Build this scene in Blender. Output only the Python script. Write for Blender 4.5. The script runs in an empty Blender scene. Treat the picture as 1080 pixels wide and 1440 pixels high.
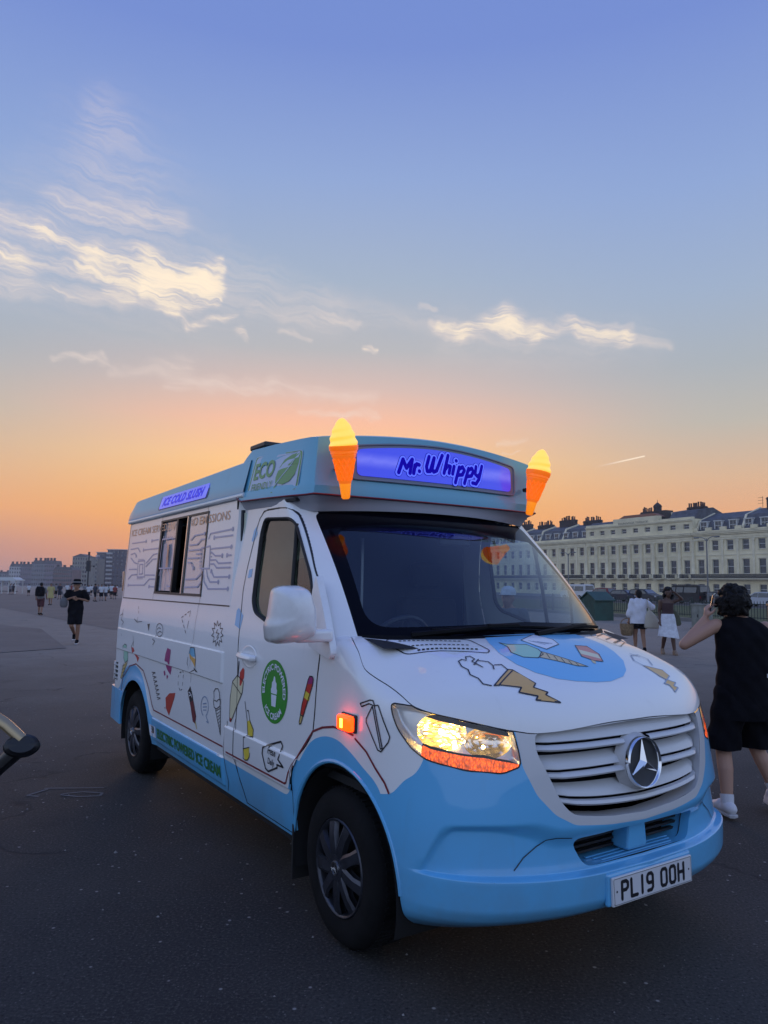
import bpy, bmesh, math, random
import numpy as np
from mathutils import Vector, Matrix
from mathutils.geometry import tessellate_polygon
random.seed(7); rng = np.random.default_rng(7)
R = math.radians
SC = bpy.context.scene
COL = SC.collection

# ---------------------------------------------------------------- camera
CAM_H, PITCH, ROLL = 1.6555, 0.0982, 0.0155
cam = bpy.data.cameras.new('camera'); cam_o = bpy.data.objects.new('camera', cam); COL.objects.link(cam_o)
cam.sensor_fit = 'VERTICAL'; cam.sensor_height = 36.0; cam.lens = 1030.24 / 1440 * 36.0
cam.clip_start = 0.05; cam.clip_end = 8000
_r = Vector((1, 0, 0)); _u = Vector((0, -math.sin(PITCH), math.cos(PITCH))); _f = Vector((0, math.cos(PITCH), math.sin(PITCH)))
_cr = _r * math.cos(ROLL) + _u * math.sin(ROLL); _cu = -_r * math.sin(ROLL) + _u * math.cos(ROLL)
_m = Matrix((( _cr.x, _cu.x, -_f.x, 0), (_cr.y, _cu.y, -_f.y, 0), (_cr.z, _cu.z, -_f.z, CAM_H), (0, 0, 0, 1)))
cam_o.matrix_world = _m
SC.camera = cam_o

# ---------------------------------------------------------------- world: clear sky a little after sunset
SUN_AZ = R(-4.5)          # azimuth of the glow, from +Y towards +X
W = bpy.data.worlds.new('World'); SC.world = W; W.use_nodes = True
def lin(h):
    if isinstance(h, str):
        h = tuple(int(h[i:i + 2], 16) for i in (0, 2, 4))
    return tuple(((c / 255) / 12.92 if c / 255 <= .04045 else ((c / 255 + .055) / 1.055) ** 2.4) for c in h) + (1.0,)
class NT:
    """small helper around a node tree"""
    def __init__(s, t): s.t = t
    def n(s, typ, **kw):
        nd = s.t.nodes.new(typ)
        for k, v in kw.items():
            if k.startswith('i_'):
                key = k[2:]; key = int(key) if key.isdigit() else key.replace('_', ' ')
                sock = nd.inputs[key]
                if isinstance(v, bpy.types.NodeSocket): s.t.links.new(v, sock)
                else: sock.default_value = v
            else: setattr(nd, k, v)
        return nd
    def m(s, op, a, b=0.0, c=None, clamp=False):
        nd = s.t.nodes.new('ShaderNodeMath'); nd.operation = op; nd.use_clamp = clamp
        for i, v in enumerate((a, b) if c is None else (a, b, c)):
            if isinstance(v, bpy.types.NodeSocket): s.t.links.new(v, nd.inputs[i])
            else: nd.inputs[i].default_value = v
        return nd.outputs[0]
    def sm(s, v, a, b, lo=0.0, hi=1.0):
        nd = s.t.nodes.new('ShaderNodeMapRange'); nd.interpolation_type = 'SMOOTHSTEP'
        s.t.links.new(v, nd.inputs[0])
        for i, x in enumerate((a, b, lo, hi)): nd.inputs[i + 1].default_value = x
        return nd.outputs[0]
    def mix(s, f, a, b, bt='MIX'):
        nd = s.t.nodes.new('ShaderNodeMix'); nd.data_type = 'RGBA'; nd.blend_type = bt
        for v, k in ((f, 0), (a, 6), (b, 7)):
            if isinstance(v, bpy.types.NodeSocket): s.t.links.new(v, nd.inputs[k])
            else: nd.inputs[k].default_value = v
        return nd.outputs[2]
    def ramp(s, fac, stops, interp='EASE'):
        nd = s.t.nodes.new('ShaderNodeValToRGB'); cr = nd.color_ramp; cr.interpolation = interp
        while len(cr.elements) < len(stops): cr.elements.new(.5)
        for e, (p, c) in zip(cr.elements, stops): e.position = p; e.color = c
        s.t.links.new(fac, nd.inputs[0]); return nd.outputs[0]
    def L(s, a, b): s.t.links.new(a, b)
wt = W.node_tree; wt.nodes.clear(); w = NT(wt)
tc = w.n('ShaderNodeTexCoord'); sep = w.n('ShaderNodeSeparateXYZ', i_0=tc.outputs['Generated'])
X_, Y_, Z_ = sep.outputs
el = w.m('MULTIPLY', w.m('ARCSINE', Z_), 180 / math.pi)                     # elevation, degrees
az = w.m('MULTIPLY', w.m('ARCTAN2', X_, Y_), 180 / math.pi)                 # azimuth from +Y, degrees
daz = w.m('ABSOLUTE', w.m('SUBTRACT', az, math.degrees(SUN_AZ)))
t = w.m('DIVIDE', w.m('MAXIMUM', el, 0.0), 60.0)
def stops(lst): return [(e / 60, lin(c)) for e, c in lst]
ramp_sun = w.ramp(t, stops([(0, 'e08c52'), (2.5, 'ffa246'), (6, 'ffb65c'), (9.5, 'ffc888'), (12.5, 'f6bd9e'), (15, 'd6bab0'), (18, 'b6b5b8'), (23, 'a2b0c4'), (30, '8ea4d0'), (38, '748ccc'), (60, '5f7cc8')]), 'LINEAR')
ramp_mid = w.ramp(t, stops([(0, '9c8690'), (2, 'c09082'), (5, 'e6a878'), (8, 'd8b290'), (12, 'bab4aa'), (16, 'a8afb6'), (21, '9cadc6'), (28, '8ca3d0'), (38, '738bcc'), (60, '5f7cc8')]), 'LINEAR')
ramp_far = w.ramp(t, stops([(0, 'a8b6d2'), (6, 'becce8'), (14, 'c6d7f7'), (25, 'bed3f8'), (40, '9db8ec'), (60, '5f7cc8')]), 'LINEAR')  # sky behind the camera, made brighter to light the foreground
f1 = w.sm(daz, 2, 31); f2 = w.sm(daz, 34, 80)
sky = w.mix(f2, w.mix(f1, ramp_sun, ramp_mid), ramp_far)
# thin cirrus: soft streaks in azimuth and elevation (degrees), combed and feathered by noise
def vec(x, y, z=0.0):
    c = w.n('ShaderNodeCombineXYZ')
    for i, v in enumerate((x, y, z)):
        if isinstance(v, bpy.types.NodeSocket): w.L(v, c.inputs[i])
        else: c.inputs[i].default_value = v
    return c.outputs[0]
def noise(v, scale, detail=5, rough=.55, dist=0.0):
    return w.n('ShaderNodeTexNoise', i_Vector=v, i_Scale=scale, i_Detail=detail, i_Roughness=rough, i_Distortion=dist).outputs['Fac']
flat_ = vec(az, el)
wa_ = w.m('MULTIPLY', w.m('SUBTRACT', noise(flat_, .35, 2, .5), .5), 2.4); we_ = w.m('MULTIPLY', w.m('SUBTRACT', noise(vec(az, el, 9.0), .38, 3, .55), .5), 2.0)
paz = w.m('ADD', az, wa_); pel = w.m('ADD', el, we_); pv = vec(paz, pel)
def streak(a0, e0, a1, e1, w0, w1, amp):
    """soft stroke from (a0, e0) to (a1, e1)"""
    dx, dy = a1 - a0, e1 - e0; L2 = dx * dx + dy * dy
    rel = w.n('ShaderNodeVectorMath', operation='SUBTRACT', i_0=pv); rel.inputs[1].default_value = (a0, e0, 0)
    dot = w.n('ShaderNodeVectorMath', operation='DOT_PRODUCT', i_0=rel.outputs[0]); dot.inputs[1].default_value = (dx / L2, dy / L2, 0)
    t_ = w.m('ADD', dot.outputs['Value'], 0.0, clamp=True)
    along = w.n('ShaderNodeVectorMath', operation='SCALE'); along.inputs[0].default_value = (dx, dy, 0); w.L(t_, along.inputs['Scale'])
    off = w.n('ShaderNodeVectorMath', operation='DISTANCE', i_0=rel.outputs[0], i_1=along.outputs[0]).outputs['Value']
    wd = w.m('MULTIPLY_ADD', t_, w1 - w0, w0)
    return w.m('MULTIPLY', w.sm(w.m('DIVIDE', off, wd), 1.9, 0.0), amp)
cloud = None
for st in [(-31, 24.8, -26.2, 23.7, 0.69, 0.62, 0.6), (-26.2, 23.7, -22.6, 22.9, 0.62, 0.62, 0.75), (-22.6, 22.9, -18.6, 22.4, 0.75, 1.19, 0.85), (-18.6, 22.4, -14.6, 22.7, 1.12, 0.62, 0.9), (-14.6, 22.8, -13.2, 23.9, 0.44, 0.25, 0.75), (-30, 22.4, -27.2, 21.4, 0.88, 0.69, 0.6), (-28.5, 22.3, -22.8, 21.7, 0.56, 0.38, 0.5), (-23.4, 22.1, -20.0, 21.2, 0.38, 0.5, 0.75), (-21.9, 20.9, -19.6, 20.3, 0.28, 0.28, 0.55), (-18.6, 21.6, -14.2, 22.3, 0.69, 0.94, 1.35), (-17.2, 21.5, -14.8, 21.6, 0.88, 0.75, 1.2), (-18.6, 20.9, -16.9, 20.0, 0.44, 0.44, 1.1), (-17.0, 20.0, -13.6, 20.7, 0.44, 0.28, 0.9), (-13.0, 23.2, -13.8, 21.8, 0.38, 0.62, 0.8), (-31, 19.95, -19, 20.35, 0.62, 0.53, 0.42), (-16.6, 19.8, -15.4, 19.0, 0.2, 0.22, 0.5), (-15.4, 19.05, -12.2, 19.9, 0.25, 0.2, 0.7), (-11.5, 18.7, -10.9, 18.3, 0.28, 0.2, 0.6), (-25.5, 25.8, -16.5, 26.1, 0.88, 0.69, 0.34), (-22.8, 32.0, -21.6, 28.5, 1.25, 2.75, 0.16), (-22, 28, -19, 26.0, 4.0, 3.75, 0.13), (-28, 23, -15, 21.5, 3.75, 3.0, 0.16), (-13, 22.6, -4.5, 20.6, 1.88, 1.25, 0.24), (-11, 20.4, -2, 19.9, 0.38, 0.22, 0.34), (-4.5, 21.0, 3, 20.2, 1.12, 0.62, 0.16), (-8.6, 19.2, -6.0, 18.8, 0.25, 0.2, 0.45), (-1.8, 18.0, -0.6, 18.1, 0.18, 0.15, 0.9), (4.1, 19.9, 6.2, 19.5, 0.5, 0.62, 1.0), (6.2, 19.3, 9.8, 20.1, 0.56, 0.94, 0.85), (9.3, 20.2, 11.4, 19.1, 0.88, 0.62, 0.75), (11.4, 18.9, 14.4, 19.6, 0.38, 0.53, 0.7), (15.2, 19.1, 18.6, 18.4, 0.53, 0.62, 0.95), (18.6, 18.3, 21.8, 17.5, 0.44, 0.31, 0.4), (5, 18.9, 20, 18.0, 1.5, 1.25, 0.14), (2.5, 21.3, 3.6, 21.0, 0.18, 0.15, 0.5), (-24.8, 15.4, -21.6, 16.0, 0.2, 0.25, 0.45), (-21.2, 15.3, -15.5, 16.1, 0.38, 0.62, 0.32), (-17, 14.8, -9, 14.9, 0.38, 0.5, 0.4), (-9, 14.9, -1.0, 14.5, 0.5, 0.38, 0.32), (-6.8, 13.2, -0.6, 13.3, 0.25, 0.25, 0.45), (8.8, 10.9, 11.0, 11.2, 0.2, 0.18, 0.35), (9.2, 10.1, 10.6, 10.25, 0.09, 0.07, 0.6)]:
    c_ = streak(*st); cloud = c_ if cloud is None else w.m('ADD', cloud, c_)
tilt = w.m('ADD', pel, w.m('MULTIPLY', paz, .15))
comb = noise(vec(w.m('MULTIPLY', paz, .17), w.m('MULTIPLY', tilt, 1.9), 3.0), 1.0, 5, .52)
fibre = noise(vec(w.m('MULTIPLY', paz, .55), w.m('MULTIPLY', tilt, 6.5), 12.0), 1.0, 4, .6)
tex = w.m('ADD', w.m('MULTIPLY', w.sm(comb, .36, .64), .75), w.m('MULTIPLY', w.sm(fibre, .36, .66), .45))
cloud = w.m('MULTIPLY', cloud, w.m('ADD', w.m('MULTIPLY', tex, .70), .16))
cloud = w.m('SUBTRACT', 1.0, w.m('EXPONENT', w.m('MULTIPLY', cloud, -1.3)))
# a short vapour trail
L_ = math.hypot(3.9, .75); ux, uy = 3.9 / L_, .75 / L_; dx = w.m('SUBTRACT', az, 15.8); dy = w.m('SUBTRACT', el, 8.95)
s_ = w.m('ADD', w.m('MULTIPLY', dx, ux), w.m('MULTIPLY', dy, uy)); n_ = w.m('ABSOLUTE', w.m('SUBTRACT', w.m('MULTIPLY', dy, ux), w.m('MULTIPLY', dx, uy)))
cloud = w.m('ADD', cloud, w.m('MULTIPLY', w.m('MULTIPLY', w.sm(n_, .09, 0.0), w.sm(s_, 0.0, L_ * .8)), w.sm(s_, L_ + .15, L_)))
cl_col = w.mix(w.sm(cloud, .30, .75), lin('ecd9ce'), (1.0, .83, .63, 1.0))
sky = w.mix(w.m('MINIMUM', w.m('MULTIPLY', cloud, 1.0), .97), sky, cl_col)
bg = w.n('ShaderNodeBackground', i_Color=sky, i_Strength=1.0)
w.L(bg.outputs[0], w.n('ShaderNodeOutputWorld').inputs[0])
# faint last light from behind the terrace: broad and low
sun = bpy.data.lights.new('sun', 'SUN'); sun.energy = 0.5; sun.angle = R(18); sun.color = (1.0, .62, .36)
sun_o = bpy.data.objects.new('sun', sun); COL.objects.link(sun_o)
_d = Vector((-math.sin(SUN_AZ), -math.cos(SUN_AZ), -math.tan(R(5.0)))); sun_o.rotation_euler = _d.to_track_quat('-Z', 'Y').to_euler()

SC.view_settings.view_transform = 'Standard'; SC.view_settings.look = 'None'
SC.view_settings.exposure = 0.12; SC.view_settings.gamma = 1.0; SC.view_settings.use_curve_mapping = False
SC.render.engine = 'CYCLES'
cy = SC.cycles
cy.use_denoising = True; cy.max_bounces = 8; cy.diffuse_bounces = 3; cy.glossy_bounces = 4; cy.transmission_bounces = 6
cy.transparent_max_bounces = 12; cy.volume_bounces = 1; cy.sample_clamp_indirect = 6.0; cy.caustics_reflective = False; cy.caustics_refractive = False

# ---------------------------------------------------------------- helpers
MATS = {}
def mat(name, color=(.8, .8, .8), rough=.5, metal=0.0, coat=0.0, emit=None, es=0.0, spec=.5, bump=None, vary=0.0, vscale=3.0, coat_rough=.03):
    """Principled material; colour broken up by noise when vary > 0; bump = (scale, strength, distance)"""
    if name in MATS: return MATS[name]
    m = bpy.data.materials.new(name); m.use_nodes = True; q = NT(m.node_tree); b = m.node_tree.nodes['Principled BSDF']
    c = lin(color) if isinstance(color, str) else tuple(color[:3]) + (1,)
    b.inputs['Base Color'].default_value = c; b.inputs['Roughness'].default_value = rough; b.inputs['Metallic'].default_value = metal
    b.inputs['Coat Weight'].default_value = coat; b.inputs['Coat Roughness'].default_value = coat_rough
    b.inputs['Specular IOR Level'].default_value = spec
    if emit is not None:
        b.inputs['Emission Color'].default_value = lin(emit) if isinstance(emit, str) else tuple(emit[:3]) + (1,); b.inputs['Emission Strength'].default_value = es
    if vary > 0 or bump:
        o = q.n('ShaderNodeTexCoord').outputs['Object']
    if vary > 0:
        n = q.n('ShaderNodeTexNoise', i_Vector=o, i_Scale=vscale, i_Detail=6.0, i_Roughness=.6)
        f = q.sm(n.outputs['Fac'], .3, .7, 1 - vary, 1 + vary)
        v = q.n('ShaderNodeVectorMath', operation='SCALE'); v.inputs[0].default_value = c[:3]; q.L(f, v.inputs['Scale'])
        q.L(v.outputs[0], b.inputs['Base Color'])
    if bump:
        n2 = q.n('ShaderNodeTexNoise', i_Vector=o, i_Scale=bump[0], i_Detail=4.0)
        bp = q.n('ShaderNodeBump', i_Height=n2.outputs['Fac'], i_Strength=bump[1], i_Distance=bump[2]); q.L(bp.outputs[0], b.inputs['Normal'])
    MATS[name] = m; return m
def glass(name, tint=(.8, .85, .85), ior=1.5, rough=0.0, gain=1.0, cap=1.0):
    """thin sheet: clear body tinted, mirror by Fresnel"""
    if name in MATS: return MATS[name]
    m = bpy.data.materials.new(name); m.use_nodes = True; q = NT(m.node_tree); m.node_tree.nodes.clear()
    lw = q.n('ShaderNodeLayerWeight', i_Blend=.5); f = q.m('MINIMUM', q.m('ADD', .075 * gain, q.m('MULTIPLY', q.m('POWER', lw.outputs['Facing'], 4.6), .93)), cap)
    tr = q.n('ShaderNodeBsdfTransparent', i_Color=tint + (1,)); gl = q.n('ShaderNodeBsdfGlossy', i_Color=(.95, .97, 1, 1), i_Roughness=rough)
    mx = q.n('ShaderNodeMixShader', i_0=f); q.L(tr.outputs[0], mx.inputs[1]); q.L(gl.outputs[0], mx.inputs[2])
    q.L(mx.outputs[0], q.n('ShaderNodeOutputMaterial').inputs[0]); MATS[name] = m; return m

def tag(o, label=None, cat=None, group=None, kind=None):
    if label: o['label'] = label
    if cat: o['category'] = cat
    if group: o['group'] = group
    if kind: o['kind'] = kind
    return o
def empty(name, loc=(0, 0, 0), rz=0.0, **kw):
    o = bpy.data.objects.new(name, None); COL.objects.link(o); o.location = loc; o.rotation_euler = (0, 0, rz); o.empty_display_size = .2
    return tag(o, **kw)
def link(name, me, mats, parent=None, **kw):
    if not isinstance(mats, (list, tuple)): mats = [mats]
    if not me.materials:
        for m in mats: me.materials.append(m)
    o = bpy.data.objects.new(name, me); COL.objects.link(o); o.parent = parent
    return tag(o, **kw)
def mesh(name, V, F, mi=None, smooth=True, sharp=None):
    me = bpy.data.meshes.new(name); me.from_pydata([tuple(map(float, v)) for v in V], [], [tuple(map(int, f)) for f in F])
    if mi is not None: me.polygons.foreach_set('material_index', np.asarray(mi, dtype=np.int32))
    me.polygons.foreach_set('use_smooth', [smooth] * len(me.polygons))
    if smooth and sharp: 
        me.set_sharp_from_angle(angle=R(sharp))
    me.update(); return me
def obj(name, V, F, mats, parent=None, mi=None, smooth=True, sharp=35, **kw):
    return link(name, mesh(name, V, F, mi, smooth, sharp), mats, parent, **kw)
class MB:
    """collects simple solids into one mesh"""
    def __init__(s): s.V = []; s.F = []; s.mi = []
    def add(s, V, F, m=0, M=None):
        b = len(s.V)
        for v in V:
            v = Vector(v)
            s.V.append(tuple(M @ v) if M is not None else tuple(v))
        for f in F: s.F.append(tuple(b + i for i in f)); s.mi.append(m)
        return s
    def box(s, x0, x1, y0, y1, z0, z1, m=0, M=None):
        return s.add([(x, y, z) for z in (z0, z1) for y in (y0, y1) for x in (x0, x1)],
                     [(0, 2, 3, 1), (4, 5, 7, 6), (0, 1, 5, 4), (2, 6, 7, 3), (0, 4, 6, 2), (1, 3, 7, 5)], m, M)
    def tube(s, pts, r, n=8, m=0, M=None, cap=True, flat=1.0):
        pts = [Vector(p) for p in pts]; rs = r if isinstance(r, (list, tuple)) else [r] * len(pts); V = []; F = []
        ref = None
        for i, p in enumerate(pts):
            d = (pts[min(i + 1, len(pts) - 1)] - pts[max(i - 1, 0)]).normalized()
            if ref is None: ref = d.orthogonal().normalized()
            a = (ref - d * ref.dot(d))
            a = a.normalized() if a.length > 1e-6 else d.orthogonal().normalized(); ref = a; b_ = d.cross(a)
            for k in range(n):
                an = 2 * math.pi * k / n; V.append(p + (a * math.cos(an) + b_ * math.sin(an) * flat) * rs[i])
        for i in range(len(pts) - 1):
            for k in range(n):
                k2 = (k + 1) % n; F.append((i * n + k, i * n + k2, (i + 1) * n + k2, (i + 1) * n + k))
        if cap: F.append(tuple(range(n - 1, -1, -1))); F.append(tuple((len(pts) - 1) * n + k for k in range(n)))
        return s.add(V, F, m, M)
    def lathe(s, prof, n=24, m=0, M=None, axis='Z', a0=0, a1=2 * math.pi):
        V = []; F = []; full = abs(a1 - a0 - 2 * math.pi) < 1e-6; nn = n if full else n + 1
        for (r_, h) in prof:
            for k in range(nn):
                an = a0 + (a1 - a0) * k / n; c, s_ = r_ * math.cos(an), r_ * math.sin(an)
                V.append({'Z': (c, s_, h), 'Y': (c, h, s_), 'X': (h, c, s_)}[axis])
        for i in range(len(prof) - 1):
            for k in range(n):
                k2 = (k + 1) % nn; F.append((i * nn + k, i * nn + k2, (i + 1) * nn + k2, (i + 1) * nn + k))
        return s.add(V, F, m, M)
    def prism(s, poly, h0, h1, ax='Y', m=0, M=None):
        """extrude a 2-D polygon; ax = extrusion axis, polygon in the two remaining axes"""
        n = len(poly); P = {'Y': lambda a, b, h: (a, h, b), 'Z': lambda a, b, h: (a, b, h), 'X': lambda a, b, h: (h, a, b)}[ax]
        V = [P(a, b, h0) for a, b in poly] + [P(a, b, h1) for a, b in poly]
        F = [(i, (i + 1) % n, n + (i + 1) % n, n + i) for i in range(n)]
        tri = tessellate_polygon([[Vector((a, b, 0)) for a, b in poly]])
        F += [tuple(t_) for t_ in tri] + [tuple(n + i for i in reversed(t_)) for t_ in tri]
        return s.add(V, F, m, M)
    def build(s, name, mats, parent=None, smooth=False, sharp=35, recalc=True, **kw):
        me = mesh(name, s.V, s.F, s.mi, smooth, None)
        if recalc:
            bm = bmesh.new(); bm.from_mesh(me); bmesh.ops.recalc_face_normals(bm, faces=bm.faces); bm.to_mesh(me); bm.free()
        if smooth and sharp: me.set_sharp_from_angle(angle=R(sharp))
        return link(name, me, mats, parent, **kw)
def bevel(o, wd=.01, seg=2):
    m = o.modifiers.new('bevel', 'BEVEL'); m.width = wd; m.segments = seg; m.limit_method = 'ANGLE'; m.angle_limit = R(40); return o
def copy_tree(o, parent=None, loc=None, rz=None, scale=None, **kw):
    c = o.copy(); COL.objects.link(c); c.parent = parent
    for ch in list(o.children): copy_tree(ch, c)
    if loc is not None: c.location = loc
    if rz is not None: c.rotation_euler.z = rz
    if scale is not None: c.scale = scale
    return tag(c, **kw)

# ---------------------------------------------------------------- ground: level round the van, easing down towards the far left
def gz(x, y):
    x = np.asarray(x, float); y = np.asarray(y, float); r = np.hypot(x, y); a = np.degrees(np.arctan2(x, np.maximum(y, .01)))
    s = np.clip((6 - a) / 22, 0, 1); s = s * s * (3 - 2 * s); return -.0066 * np.maximum(r - 10, 0) * s - .00
rr = np.concatenate([[0.0], np.geomspace(.5, 3000, 60)]); aa = np.radians(np.linspace(-180, 180, 181))
Vg_ = [(r_ * math.sin(a), r_ * math.cos(a), float(gz(r_ * math.sin(a), r_ * math.cos(a))) if math.cos(a) > 0 else 0.0) for r_ in rr for a in aa]
Fg_ = [(i * 181 + k, i * 181 + k + 1, (i + 1) * 181 + k + 1, (i + 1) * 181 + k) for i in range(len(rr) - 1) for k in range(180)]
def asphalt(name, a, c, scale=1.0, speck=1.0, far_tone=None):
    m = bpy.data.materials.new(name); m.use_nodes = True; q = NT(m.node_tree); b_ = m.node_tree.nodes['Principled BSDF']
    o = q.n('ShaderNodeTexCoord').outputs['Object']
    def nz(s, d=6.0, r=.6): return q.n('ShaderNodeTexNoise', i_Vector=o, i_Scale=s * scale, i_Detail=d, i_Roughness=r).outputs['Fac']
    big = q.sm(nz(.30, 5.0, .6), .42, .60); mid = q.sm(nz(1.1, 8.0, .7), .30, .70); col = q.mix(q.m('ADD', q.m('MULTIPLY', big, .55), q.m('MULTIPLY', mid, .45)), a + (1,), c + (1,))
    if far_tone:                             # colour turns paler with distance along y, the change broken up by noise
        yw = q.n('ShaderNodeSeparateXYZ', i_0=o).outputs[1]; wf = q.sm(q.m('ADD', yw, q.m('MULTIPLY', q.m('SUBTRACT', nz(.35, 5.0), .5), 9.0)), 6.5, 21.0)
        col = q.mix(wf, col, q.mix(mid, far_tone[0] + (1,), far_tone[1] + (1,)))
    fine = nz(70, 3.0, .7); col = q.mix(q.sm(fine, .50, .72), col, (c[0] * 1.7, c[1] * 1.65, c[2] * 1.6, 1)); col = q.mix(q.sm(fine, .46, .30), col, (a[0] * .45, a[1] * .45, a[2] * .48, 1))
    vo = q.n('ShaderNodeTexVoronoi', i_Vector=o, i_Scale=22.0 * scale); pick = q.n('ShaderNodeSeparateColor', i_0=vo.outputs['Color']).outputs[0]
    sp = q.m('MULTIPLY', q.sm(vo.outputs['Distance'], .24, .10), q.sm(pick, .93, .95)); col = q.mix(q.m('MULTIPLY', sp, .8 * speck), col, (.34, .32, .30, 1))
    vo2 = q.n('ShaderNodeTexVoronoi', i_Vector=o, i_Scale=60.0 * scale); pk2 = q.n('ShaderNodeSeparateColor', i_0=vo2.outputs['Color']).outputs[1]
    sp2 = q.m('MULTIPLY', q.sm(vo2.outputs['Distance'], .30, .12), q.sm(pk2, .90, .93)); col = q.mix(q.m('MULTIPLY', sp2, .55 * speck), col, (.22, .21, .20, 1))
    wv = q.n('ShaderNodeVectorMath', operation='ADD'); q.L(o, wv.inputs[0]); wn = q.n('ShaderNodeTexNoise', i_Vector=o, i_Scale=1.4, i_Detail=5.0); sc_ = q.n('ShaderNodeVectorMath', operation='SCALE'); q.L(wn.outputs['Color'], sc_.inputs[0]); sc_.inputs['Scale'].default_value = .9; q.L(sc_.outputs[0], wv.inputs[1])
    cv = q.n('ShaderNodeTexVoronoi', feature='DISTANCE_TO_EDGE', i_Vector=wv.outputs[0], i_Scale=.33); crack = q.m('MULTIPLY', q.sm(cv.outputs['Distance'], .010, .002), q.sm(nz(.5), .50, .62))
    col = q.mix(q.m('MULTIPLY', crack, .75), col, (.012, .012, .014, 1))
    stn = q.sm(nz(.7, 4.0), .60, .78); col = q.mix(q.m('MULTIPLY', stn, .45), col, (a[0] * .5, a[1] * .5, a[2] * .52, 1))
    q.L(col, b_.inputs['Base Color']); q.L(q.sm(mid, 0, 1, .80, .93), b_.inputs['Roughness']); b_.inputs['Specular IOR Level'].default_value = .35
    h = q.m('ADD', q.m('MULTIPLY', fine, 1.0), q.m('MULTIPLY', q.m('SUBTRACT', 1.0, crack), .8)); bp = q.n('ShaderNodeBump', i_Height=h, i_Strength=.55, i_Distance=.006); q.L(bp.outputs[0], b_.inputs['Normal'])
    MATS[name] = m; return m
ASPH = asphalt('ground_asphalt', (.020, .0195, .020), (.054, .0515, .049), far_tone=((.19, .172, .152), (.26, .235, .205))); ASPH_L = asphalt('pale_asphalt', (.115, .100, .088), (.165, .145, .125), speck=.5); ASPH_M = asphalt('patched_asphalt', (.105, .098, .092), (.145, .134, .124), speck=.5)
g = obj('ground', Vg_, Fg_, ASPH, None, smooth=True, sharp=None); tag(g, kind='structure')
def sheet(name, poly, lift, m, n=1, **kw):
    """polygon laid on the ground, cut finely enough to follow it"""
    bm = bmesh.new(); bm.faces.new([bm.verts.new((x, y, 0)) for x, y in poly])
    xs_ = [p[0] for p in poly]; ys_ = [p[1] for p in poly]
    for ax, lo, hi in ((0, min(xs_), max(xs_)), (1, min(ys_), max(ys_))):
        st = max((hi - lo) / 26, .3); k = lo + st
        while k < hi:
            co = [0, 0, 0]; co[ax] = k; no = [0, 0, 0]; no[ax] = 1; bmesh.ops.bisect_plane(bm, geom=bm.verts[:] + bm.edges[:] + bm.faces[:], plane_co=co, plane_no=no); k += st
    for v in bm.verts: v.co.z = float(gz(v.co.x, v.co.y)) + lift
    bmesh.ops.recalc_face_normals(bm, faces=bm.faces); me = bpy.data.meshes.new(name); bm.to_mesh(me); bm.free()
    if sum(p.normal.z for p in me.polygons) < 0: me.flip_normals()
    return link(name, me, m, None, **kw)
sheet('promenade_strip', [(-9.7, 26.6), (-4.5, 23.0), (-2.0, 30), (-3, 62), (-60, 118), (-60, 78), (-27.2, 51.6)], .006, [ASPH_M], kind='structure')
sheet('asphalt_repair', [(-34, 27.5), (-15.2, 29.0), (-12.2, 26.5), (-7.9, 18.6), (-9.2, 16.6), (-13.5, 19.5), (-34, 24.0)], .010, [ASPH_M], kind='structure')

sheet('asphalt_patch', [(-3.3, 1.6), (-1.05, 2.05), (-1.25, 2.75), (-1.9, 3.3), (-3.6, 3.1)], .004, [asphalt('old_patch_asphalt', (.040, .037, .035), (.075, .069, .062), speck=1.2)], kind='structure')
sheet('asphalt_patch', [(-6.6, 7.3), (-4.7, 7.6), (-4.9, 8.6), (-6.9, 8.3)], .004, [MATS['old_patch_asphalt']], kind='structure')
sheet('asphalt_patch', [(3.1, 8.2), (6.4, 7.4), (6.9, 8.4), (3.5, 9.3)], .004, [MATS['old_patch_asphalt']], kind='structure')

# ---------------------------------------------------------------- seafront terrace (local x along the front, +y towards the lawns)
DR = np.array([-.4505, .8928]); NN = np.array([.8928, .4505]); P0 = np.array([60.0, 114.0]); TRZ = math.atan2(DR[1], DR[0])
def on_line(n, s):                    # point at distance n from the camera along the terrace normal, s along it
    base = P0 - NN * float(P0 @ NN); return base + NN * n + DR * s
STUC = mat('cream_stucco', (.76, .67, .44), .8, vary=.14, vscale=.35, bump=(3, .15, .02)); TRIM = mat('stucco_trim', (.78, .70, .49), .8, vary=.10, vscale=.8)
SLATE = mat('roof_slate', (.085, .09, .105), .7, vary=.3, vscale=1.2, bump=(9, .5, .03)); BRICKC = mat('sooty_chimney_brick', (.055, .045, .045), .9, vary=.3, vscale=2.0); POT = mat('chimney_pot_clay', (.13, .075, .06), .9)
PANE_W = glass('house_pane', (.35, .38, .42), gain=1.0); PANE_BACK = mat('room_dark', (.022, .023, .028), .8); BLIND = mat('window_blind', (.30, .29, .27), .8); FRAMEW = mat('sash_white', (.62, .62, .58), .5); IRON = mat('balcony_iron', (.016, .018, .024), .6); REDB = mat('pediment_red', (.26, .12, .08), .85)
def zz_(z): return 1.655 + (z - 1.655) * 1.2
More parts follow.
